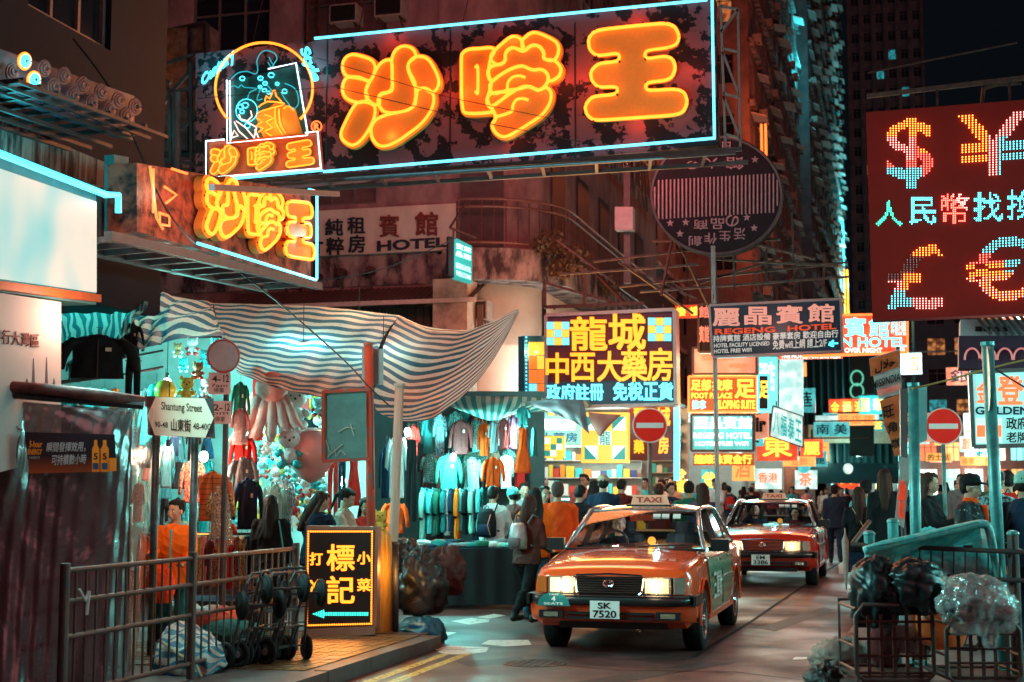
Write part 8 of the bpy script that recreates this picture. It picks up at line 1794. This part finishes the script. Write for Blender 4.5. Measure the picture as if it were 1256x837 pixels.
# hand trolleys stacked against the railing
def trolley(x, y, rz, tilt, label, s=1):
    t = thing('hand_trolley', label, 'hand trolley', (x, y, .13), rz, 'folding hand trolleys parked by the railing'); 
    mb = MB(); Mx = Matrix.Rotation(tilt, 3, 'X'); q = lambda a: Mx @ Vector(a)
    mb.tube([q(a) for a in ((-.17,0,.05),(-.17,0,.85),(-.12,0,.95),(.12,0,.95),(.17,0,.85),(.17,0,.05))], .015, 8)
    for z in (.15,.35,.55,.75): mb.bar(q((-.17,0,z)), q((.17,0,z)), .02)
    mb.build('frame', STEEL, t, smooth=False)
    mb = MB(); mb.tube([q((-.15,-.02,.05)),q((-.15,-.06,.4)),q((.15,-.06,.4)),q((.15,-.02,.05))], .012, 6); mb.build('toe_plate', STEEL, t)
    for sx in (1,-1):
        w_ = MB(); w_.tube([(sx*.21, .11*math.cos(a), .12+.11*math.sin(a)) for a in [2*math.pi*k/20 for k in range(20)]], .028, 8, True); w_.cyl((sx*.195,0,.12),(sx*.225,0,.12), .09, n=18); wo = w_.build('wheel', RUB, t, smooth=True, loc=(0,.03,0)); h = MB(); h.cyl((sx*.19,0,.12),(sx*.24,0,.12), .035, n=12); h.build('hub', mat('dull_hub', (.3,.22,.22), .4, .6), wo)
    return t
for i, (px, d, rz_, ti, lab) in enumerate(((292,12.3,.5,.25,'leftmost black folding trolley'),(304,12.4,.7,.2,'second black trolley leaning on the others'),(318,12.5,.35,.3,'trolley with its frame sloping left'),(330,12.6,.2,.15,'trolley in the middle of the stack'),(343,12.6,.45,.28,'trolley near the menu board'),(357,12.7,-.2,.1,'rightmost trolley with big wheels by the menu board'))):
    p = P(px, 700, d=d); trolley(p.x, p.y, YAW+.75+rz_, ti, lab).scale = (.8,.8,.85)
for i, (px, py, d, lab) in enumerate(((350,722,12.3,'upper wheels of an upturned trolley'),(320,742,12.2,'wheel pair tangled in the trolley stack'),(372,728,12.7,'wheel pair high beside the menu board'))):
    p = P(px, py, d=d); t = thing('trolley_wheels', lab, 'trolley wheels', p, YAW+.5); mb = MB(); mb.cyl((-.2,0,0),(.2,0,0), .012); mb.build('axle', STEEL, t)
    for sx in (1,-1): w_ = MB(); w_.cyl((sx*.14,0,0),(sx*.19,0,0), .1, n=20); w_.tube([(sx*.165, .1*math.cos(a), .1*math.sin(a)) for a in [2*math.pi*k/20 for k in range(20)]], .026, 8, True); w_.build('wheel', RUB, t, smooth=True)
from mathutils import noise as MN
def lump(name, label, cat, px, py, d, rx, ry, rz_, m, seed=0, amp=.12, group=None, knot=None, zc=None, drape=0):
    """a crumpled sack: an ellipsoid with sharp creases"""
    p = P(px, py, d=d)
    if zc is not None: p.z = zc
    mb = MB(); n, k = 56, 34; vs = []; fs = []; o3 = Vector((seed*3.1, seed*1.7, seed*.9))
    for i in range(k+1):
        t = math.pi*i/k
        for j in range(n):
            a = 2*math.pi*j/n; u = Vector((math.sin(t)*math.cos(a), math.sin(t)*math.sin(a), math.cos(t)))
            q = u*2.1+o3; q += MN.noise_vector(q*.8)*.7
            cr = (1-abs(MN.noise(q*1.3))*2.2)*.5+(1-abs(MN.noise(q*2.9))*2.2)*.28+MN.noise(q*6)*.12; f = 1+amp*1.5*(cr-.35)+amp*.8*MN.noise(u*1.3+o3)
            z = u.z*rz_*f; z = max(z, -rz_*.75); w2 = 1-.0*drape if z > 0 else 1+drape*.12*math.sin(a*9+seed)
            vs.append((u.x*rx*f*w2, u.y*ry*f*w2, z*(1+(drape*.5 if z < 0 else 0)*(.6+.5*math.sin(a*5+seed)))))
    for i in range(k):
        for j in range(n): fs.append((i*n+j, (i+1)*n+j, (i+1)*n+(j+1) % n, i*n+(j+1) % n))
    mb.add(vs, fs); t = thing(name, label, cat, p, YAW, group); mb.build('sack', m, t, smooth=True)
    if knot: kb = MB(); rings(kb, [(0,0,rz_*.9,.09*knot,.09*knot),(0,0,rz_*1.08,.03*knot,.03*knot),(.02,0,rz_*1.3,.1*knot,.07*knot)], 9); kb.build('knot', m, t, smooth=True)
    return t
STB = stripes('striped_bag_cloth', (.55,.5,.45), (.03,.2,.3), 1, 7, .1)
bg_ = thing('striped_bundle', 'teal and white striped nylon bundle tied with a strap on the ground', 'bundle', P(232, 830, d=11.9)); 
g = MB(); g.grid(net([[(205,768,12.3),(225,762,12.4),(245,770,12.4),(262,780,12.3)], [(195,785,12),(222,778,12),(248,782,12),(272,792,12.1)], [(190,805,11.8),(220,800,11.75),(250,800,11.8),(276,806,12)], [(186,832,11.8),(220,832,11.7),(252,830,11.75),(280,815,12)]], 26, 26, .03, 3)); g.build('bundle_cloth', STB, bg_, world=True, smooth=True)
mb = MB(); mb.tube([P(x,y,d=11.7) for x, y in ((195,785),(215,800),(240,815),(250,835))], .012, 5); mb.build('strap', C['cream'], bg_, world=True)
lump('sack', 'dark sack core inside the striped bundle', 'sack', 235, 812, 12.3, .32, .25, .22, C['black'], 3)
lump('carrier_bag', 'translucent pale bag resting on the low table behind the railing', 'bag', 222, 755, 14.4, .22, .18, .14, mat('pale_bag', (.5,.45,.42), .35, 0, .2, 5, .2), 5)
lump('carrier_bag', 'red and orange bag of goods behind the railing', 'bag', 262, 762, 14.2, .3, .2, .15, mat('red_bag', (.6,.1,.05), .4, 0, .3, 6, .3), 8)
lump('carrier_bag', 'orange bag hanging from the stall woman hand', 'bag', 196, 720, 13.6, .13, .1, .2, C['orange'], 9)
lump('carrier_bag', 'teal bag under the red bag', 'bag', 285, 775, 14.0, .3, .2, .12, C['teal'], 10)
lump('rubbish_sack', 'black crinkled rubbish sack with silver highlights beside the menu board', 'rubbish sack', 517, 722, 15.6, .27, .24, .36, mat('shiny_black_bag', (.015,.014,.016), .4, 0, .3, 12, .4), 12, .25, knot=.6)
lump('rubbish_sack', 'brown cloth sack leaning on the black rubbish sack', 'rubbish sack', 545, 705, 16.2, .24, .2, .3, C['brown'], 14, .25); lump('rubbish_sack', 'dark heap of bags behind the rubbish sack', 'rubbish sack', 500, 700, 16.4, .3, .25, .34, mat('shiny_black_bag2', (.02,.02,.022), .25, 0, .3, 9, .8), 15, .25)
lump('rubbish_sack', 'blue plastic bag on the ground under the black rubbish sack', 'rubbish sack', 518, 770, 15.4, .25, .2, .17, mat('blue_bag', (.02,.12,.2), .25, 0, .3, 9, .6), 16, .2, zc=.1); lump('rubbish_sack', 'clear plastic heap behind the leaning white post', 'rubbish sack', 492, 700, 16.8, .2, .2, .3, mat('grey_bag', (.3,.25,.25), .3, 0, .4, 9, .7), 17, .25)
# ---------------------------------------------------------------- lit menu board
S = Sign('menu_board', 'black sandwich board with orange and cyan LED characters and a bulb border on the pavement', 'LED sign', (374,784), YAW-.13, d=14.9); bz = S
S.panel('case', [(372,784),(462,776),(464,646),(376,645)], mat('board_case', (.35,.16,.12), .4, .4, .2, 5, .1), .14)
S.panel('face', [(376,770),(457,767),(459,650),(379,650)], mat('black_face', (.02,.012,.012), .35, 0, .2, 5, .1), .01, .012); S.panel('lower_rail', [(371,784),(461,778),(461,768),(372,772)], mat('board_rail', (.4,.2,.14), .4, .4), .03, .03)
OL = glow('orange_led_char', (1,.28,.02), 2.6, True)
def dotsign(S, t, b, nx, m, r, bold=.02):
    pts = glyph_dots(t, nx, bold); bl, br, tr, tl = [Vector(a) for a in S.q(b)]; mb = MB()
    for u, v in pts: p = (bl*(1-u)+br*u)*(1-v)+(tl*(1-u)+tr*u)*v; mb.sphere((p[0],-.018,p[1]), (r,.008,r), 5, 3)
    return mb.build('led_character', m, S.root, kind='stuff')
S.text('標', (402,668,435,700), OL, .02, .014, .012); S.text('記', (402,707,435,740), OL, .02, .014, .012); S.text('打', (381,678,396,693), OL, .03, .014, .012); S.text('冷', (381,711,397,727), OL, .03, .014, .012); S.text('小', (439,677,455,692), OL, .03, .014, .012); S.text('菜', (439,710,455,725), OL, .03, .014, .012)
mb = MB()
def edge(a, b, n_):
    for i in range(n_): k = i/n_; q = S.L(a[0]+(b[0]-a[0])*k, a[1]+(b[1]-a[1])*k); mb.sphere((q[0],-.02,q[1]), (.011,.008,.011), 6, 4)
edge((379,652),(457,652),28); edge((457,652),(456,765),38); edge((456,765),(377,767),28); edge((377,767),(379,652),38); mb.build('border_bulb', OL, S.root, kind='stuff')
mb = MB(); CYL = glow('cyan_led_arrow', (.05,.85,.7), 1.9)
for k in range(26): 
    for j in (-1,0,1):
        q = S.L(399+k*2.1, 753+j*1.5); mb.sphere((q[0],-.02,q[1]), (.007,.006,.007), 5, 3)
for k in range(7):
    for j in range(-k, k+1, 2): q = S.L(385+k*2.1, 753+j*.75); mb.sphere((q[0],-.02,q[1]), (.007,.006,.007), 5, 3)
mb.build('arrow', CYL, S.root, kind='stuff')
for px in (375, 462):
    q = S.L(px, 784); MB().cyl((q[0],.0,q[1]),(q[0],.0,q[1]-.0-.0-.02), .03).build('foot', STEEL, S.root)
for px in (452, 460): q = S.L(px, 787); w_ = MB(); w_.cyl((q[0]-.012,0,q[1]-.01),(q[0]+.012,0,q[1]-.01), .03, n=12); w_.build('castor', RUB, S.root)
p = S.L(418,710); lamp(S.root, (p[0], -.35, p[1]), (1,.33,.06), 22, .6, 'AREA', (-H90,0,0), .9); lamp(S.root, (p[0]+.55, .25, p[1]+.1), (1,.45,.08), 10, .1)
wb = thing('plank_stack', 'yellow lit wooden planks standing behind the menu board', 'planks', P(470, 785, d=15.2)); 
for i, x in enumerate((463,468,473,477)): a = P(x, 650+i*2, d=15.2+.03*i); MB().box((a.x,a.y,(a.z+.1)/2),(.05,.03,a.z-.1), (0,0,YAW)).build('plank', mat('yellow_wood', (.6,.36,.1), .6, 0, .4, 6, .2, stretch=(8,8,.6)), wb, world=True)
# ================================================================ right side
TEALP = mat('teal_painted_pole', (.08,.36,.36), .4, .2, .4, 7, .2, col2=(.03,.14,.15))
pl = pole('street_pole', 'teal street pole with a folded back plate in front of the torn banner', (1120,474), (1124,700), 12.4, .048, TEALP, zb=.12, group=None)
board(pl, [(1105,560),(1113,562),(1113,476),(1104,478)], 12.45, mat('grey_plate', (.35,.3,.3), .4, .3), .03, 'edge_plate'); board(pl, [(1126,545),(1137,540),(1137,474),(1126,474)], 12.5, mat('cyan_plate', (.3,.6,.6), .4, .1), .03, 'edge_plate')
pl2 = pole('street_pole', 'leaning teal pole with a round sign seen edge on at its top', (1211,424), (1226,700), 11.8, .05, TEALP, zb=.12)
c = P(1213, 465, d=11.7); mb = MB(); ax = (RT*.97+FW*-.25).normalized(); mb.cyl(c-ax*.012, c+ax*.012, .27, n=28); mb.build('round_plate', mat('teal_sign_back', (.1,.35,.38), .35, .3, .3, 5, .1), pl2, world=True)
mb = MB(); mb.cyl(c+ax*.012, c+ax*.016, .265, n=28); mb.build('sign_face', mat('purple_sign_face', (.3,.12,.12), .4), pl2, world=True)
NOR = mat('no_entry_red', (.7,.02,.012), .6, 0, .12, 6, 0, em=(1,.05,.03), es=.05, spec=.15); NOW = mat('no_entry_white', (.6,.7,.68), .35, 0, .05, 6, 0)  # small emission put into the red to lighten the disc
def no_entry(px, py, d, label, r=.3, rz_=0):
    c = P(px, py, d=d); t = thing('no_entry_sign', label, 'road sign', (c.x, c.y, .0), YAW+rz_, 'no entry signs')
    z = c.z; mb = MB(); mb.cyl((0,.06,0),(0,.06,z+.2), .035); mb.build('pole', TEALP if px > 1000 else GP, t, smooth=True)
    mb = MB(); mb.cyl((0,.01,z),(0,-.005,z), r, n=40); dd = mb.build('disc', NOR, t); mb = MB(); mb.tube([(r*math.cos(a),0,z+r*math.sin(a)) for a in [2*math.pi*k/40 for k in range(40)]], .013, 6, True); mb.build('rim', NOW, dd); mb = MB(); mb.box((0,-.008,z),(r*1.6,.008,r*.3)); mb.build('bar', NOW, dd); return t
no_entry(797,522,24.5,'no entry sign on a pole before the pharmacy shelves', .29); no_entry(1157,523,24.0,'no entry sign at the right of the street beyond the torn banner', .30, -.1)
# torn banner
S = Sign('torn_banner', 'torn orange and white vertical restaurant banner twisted round a pole', 'banner', (1110,600), math.radians(8), d=12.9)
def ply(q, m, nm, off): return MB().prism([S.L(*p) for p in q], .006, off).build(nm, m, S.root)
OB = mat('faded_orange_banner', (.85,.13,.04), .6, 0, .3, 7, .2); WB = mat('dirty_white_banner', (.6,.45,.42), .6, 0, .35, 6, .2)
ply([(1078,490),(1106,482),(1104,428),(1066,440)], WB, 'white_cloth', 0); ply([(1068,462),(1102,450),(1102,430),(1066,441)], OB, 'orange_band', .008); ply([(1094,545),(1112,540),(1108,482),(1079,492),(1084,520)], OB, 'orange_cloth', .002); ply([(1098,560),(1113,556),(1112,538),(1094,546)], OB, 'lower_cloth', -.02)
ply([(1097,640),(1108,648),(1118,560),(1105,552)], WB, 'hanging_cloth', .02)
S.text('ﻝﻼﺣ', [(1073,459),(1098,451),(1098,438),(1073,445)], BK, .03, .018, .002); S.text('MISSINDIA', [(1070,478),(1104,467),(1104,457),(1070,468)], BK, .015, .016, .002); S.text('RESTAURANT', [(1076,486),(1104,478),(1104,471),(1076,479)], RDT, 0, .016, .002)
for i, c_ in enumerate('旺角咖'): S.text(c_, [(1084+i*5,514+i*20-i),(1096+i*4,509+i*20-i),(1095+i*4,496+i*20),(1083+i*5,500+i*20)], BK, .03, .014, .002)
S.text('旺角店', [(1100,634),(1108,638),(1111,590),(1104,586)], RDT, .02, .026, .002); S.text('28', [(1100,612),(1110,614),(1111,596),(1101,594)], RDT, .03, .027, .002)
mb = MB(); a, b = S.L(1110,690), S.L(1102,425); mb.cyl((a[0],.05,-1.1+a[1]*0),(b[0],.05,b[1]), .02); mb.build('stick', STEEL, S.root)
# railing at right
rr_ = thing('street_railing', 'grey railing across the right foreground behind the cage trolleys', 'railing', P(1045, 700, d=11.6)); rr_.location.z = .12
RL2 = [(1045,668),(1256,676),(1300,678)]
def rbar(a, b, d0, d1, r, nm='rail', m=RM): mb = MB(); mb.cyl(P(*a,d=d0), P(*b,d=d1), r); return mb.build(nm, m, rr_, world=True)
rbar((1045,668),(1310,680),11.9,11.0,.02); rbar((1050,700),(1310,716),11.9,11.0,.018); rbar((1045,668),(1066,640),11.9,12.3,.02)
for x, yt, d in ((1066,655,11.85),(1095,640,11.7),(1242,655,11.3)): a = P(x, yt, d=d); mb = MB(); mb.cyl((a.x,a.y,.12), a, .045); mb.build('post', TEALP if x < 1200 else RM, rr_, world=True); mb = MB(); mb.sphere(a, (.05,.05,.03), 10, 6); mb.build('post_cap', TEALP, rr_, world=True)
for i in range(13): x = 1072+i*14; a = P(x, 669+i*.6, d=11.8-i*.045); MB().cyl(a, P(x, 702+i*1, d=11.8-i*.045), .008, n=6).build('bar', RM, rr_, world=True)
# teal trough
tr = thing('metal_tray', 'scuffed teal plastic trough tilted on its side over the railing', 'trough', P(1130, 715, d=11.4)); TRM = mat('scuffed_teal_plastic', (.06,.45,.45), .35, 0, .5, 14, .6, col2=(.4,.6,.56), thr=(.3,.55))
g = MB(); g.grid(net([[(1105,672,11.9),(1140,662,11.9),(1180,650,11.9),(1208,646,11.9)], [(1108,690,11.6),(1142,685,11.6),(1185,680,11.6),(1214,676,11.6)], [(1116,716,11.45),(1145,716,11.45),(1188,716,11.45),(1222,716,11.45)]], 16, 12, .012, 2)); g.build('back_panel', TRM, tr, world=True, smooth=True)
mb = MB(); mb.tube(smooth_pts([P(x,y,d=11.45) for x, y in ((1060,676),(1085,668),(1110,663),(1150,654),(1190,645),(1206,643),(1213,650),(1219,680),(1226,716))], 3, False), .035, 8); mb.build('rolled_rim', TRM, tr, world=True, smooth=True)
g = MB(); g.grid(net([[(1062,672,11.4),(1110,662,11.4),(1200,640,11.4)], [(1075,690,11.7),(1120,684,11.7),(1205,665,11.8)]], 12, 6, .01, 2)); g.build('side_panel', TRM, tr, world=True, smooth=True)
mb = MB(); mb.box(P(1187,672,d=11.5), (.07,.02,.04), (0,0,YAW)); mb.build('drain_hole', BLACKP, tr, world=True)
# cage trolleys
def cage(px0, px1, yt, d, label, m=RM):
    a = P(px0, yt, d=d); b = P(px1, yt, d=d); w_ = (b-a).length; t = thing('cage_trolley', label, 'cage trolley', ((a.x+b.x)/2, (a.y+b.y)/2, .12), YAW, 'metal cage trolleys at the right'); h = a.z-.12
    MB().tube([(-w_/2,0,.12),(-w_/2,0,h-.08),(-w_/2+.06,0,h),(w_/2-.06,0,h),(w_/2,0,h-.08),(w_/2,0,.12),(w_/2-.05,0,.07),(-w_/2+.05,0,.07)], .018, 8, True).build('front_hoop', m, t, smooth=True)
    MB().tube([(-w_/2,.55,.12),(-w_/2,.55,h),(w_/2,.55,h),(w_/2,.55,.12)], .016, 8, True).build('rear_hoop', m, t)
    for i in range(1, 5): MB().cyl((-w_/2,0,h*i/5),(w_/2,0,h*i/5), .011, n=6).build('cross_bar', RUST, t)
    for i in range(1, 6): MB().box((-w_/2+w_*i/6,.01,h/2),(.026,.012,h-.15)).build('slat', RUST, t)
    mb = MB()
    for s in (-1,1):
        for z in (.14, h*.5, h-.03): mb.cyl((s*w_/2,0,z),(s*w_/2,.55,z), .012, n=6)
    mb.build('side_frame', m, t); MB().box((0,.28,.1),(w_,.56,.02)).build('shelf', RUST, t)
    for s in (-1,1):
        w2 = MB(); w2.cyl((s*(w_/2-.05)-.015,.05,.0),(s*(w_/2-.05)+.015,.05,.0), .055, n=14); w2.build('wheel', RUB, t)
    return t
cage(1049,1143,742,10.9,'rusty cage trolley with a rounded steel hoop under the black bags'); cage(1160,1250,760,10.8,'dim cage trolley under the clear plastic bag')
lump('rubbish_sack', 'large black bin liner draped over the left cage trolley', 'rubbish sack', 1076, 722, 11.1, .20, .2, .24, mat('teal_black_bag', (.01,.015,.018), .36, 0, .3, 9, .3), 31, .15, drape=1.2); lump('rubbish_sack', 'second black bin liner bulging to the right above the cage', 'rubbish sack', 1120, 716, 11.0, .25, .2, .19, mat('teal_black_bag', (.01,.01,.01)), 33, .15, drape=1.2)
lump('rubbish_sack', 'big crumpled clear plastic bag full of wrappers on the right cage trolley', 'rubbish sack', 1197, 738, 10.7, .27, .22, .19, sheet('clear_bag_skin', (.6,.52,.5), .42, .12, 9), 35, .2, drape=1.3)
lump('wrapping_waste', 'dull grey wrapping waste packed inside the big clear plastic bag', 'waste', 1197, 742, 10.72, .25, .18, .15, mat('grey_waste', (.25,.2,.2), .5, 0, .8, 9, 1, col2=(.03,.03,.035), thr=(.42,.58)), 45, .3)
lump('plastic_wrapper', 'twisted tail of clear wrapping hanging below the clear bag', 'wrapper', 1214, 776, 10.75, .06, .06, .15, MATS['clear_bag_skin'], 36, .2)
lump('crate', 'orange red plastic crate load behind the cage bars', 'crate', 1155, 765, 11.4, .2, .15, .26, mat('orange_crate', (.75,.13,.03), .4, 0, .3, 5, .1, em=(1,.15,.03), es=.04), 37, .05)  # trace of glow put into the crate colour
lump('rubbish_sack', 'dark round sack on the road edge at the lower right with a tied top', 'rubbish sack', 1012, 818, 11.6, .16, .16, .13, mat('dark_net_bag', (.04,.03,.03), .4, 0, .5, 14, 1), 38, .25, zc=.1, knot=.6)
lump('rubbish_sack', 'pale brown sack behind the dark round sack', 'rubbish sack', 1033, 800, 12.0, .26, .2, .18, mat('pale_sack', (.34,.2,.17), .6, 0, .3, 5, .4), 39, .2, zc=.22)
lump('carrier_bag', 'teal shoulder bag held by the long haired woman at right', 'bag', 1140, 660, 16.0, .13, .08, .12, C['cyan'], 41)
for i, (px, d, c_) in enumerate(((1110,11.5,'white'),(1128,11.6,'cream'),(1085,11.4,'maroon'))): lump('carrier_bag', f'{c_} carton stuffed inside the left cage trolley', 'bag', px, 775+i*8, d, .12, .1, .22, C[c_], 50+i, .05)
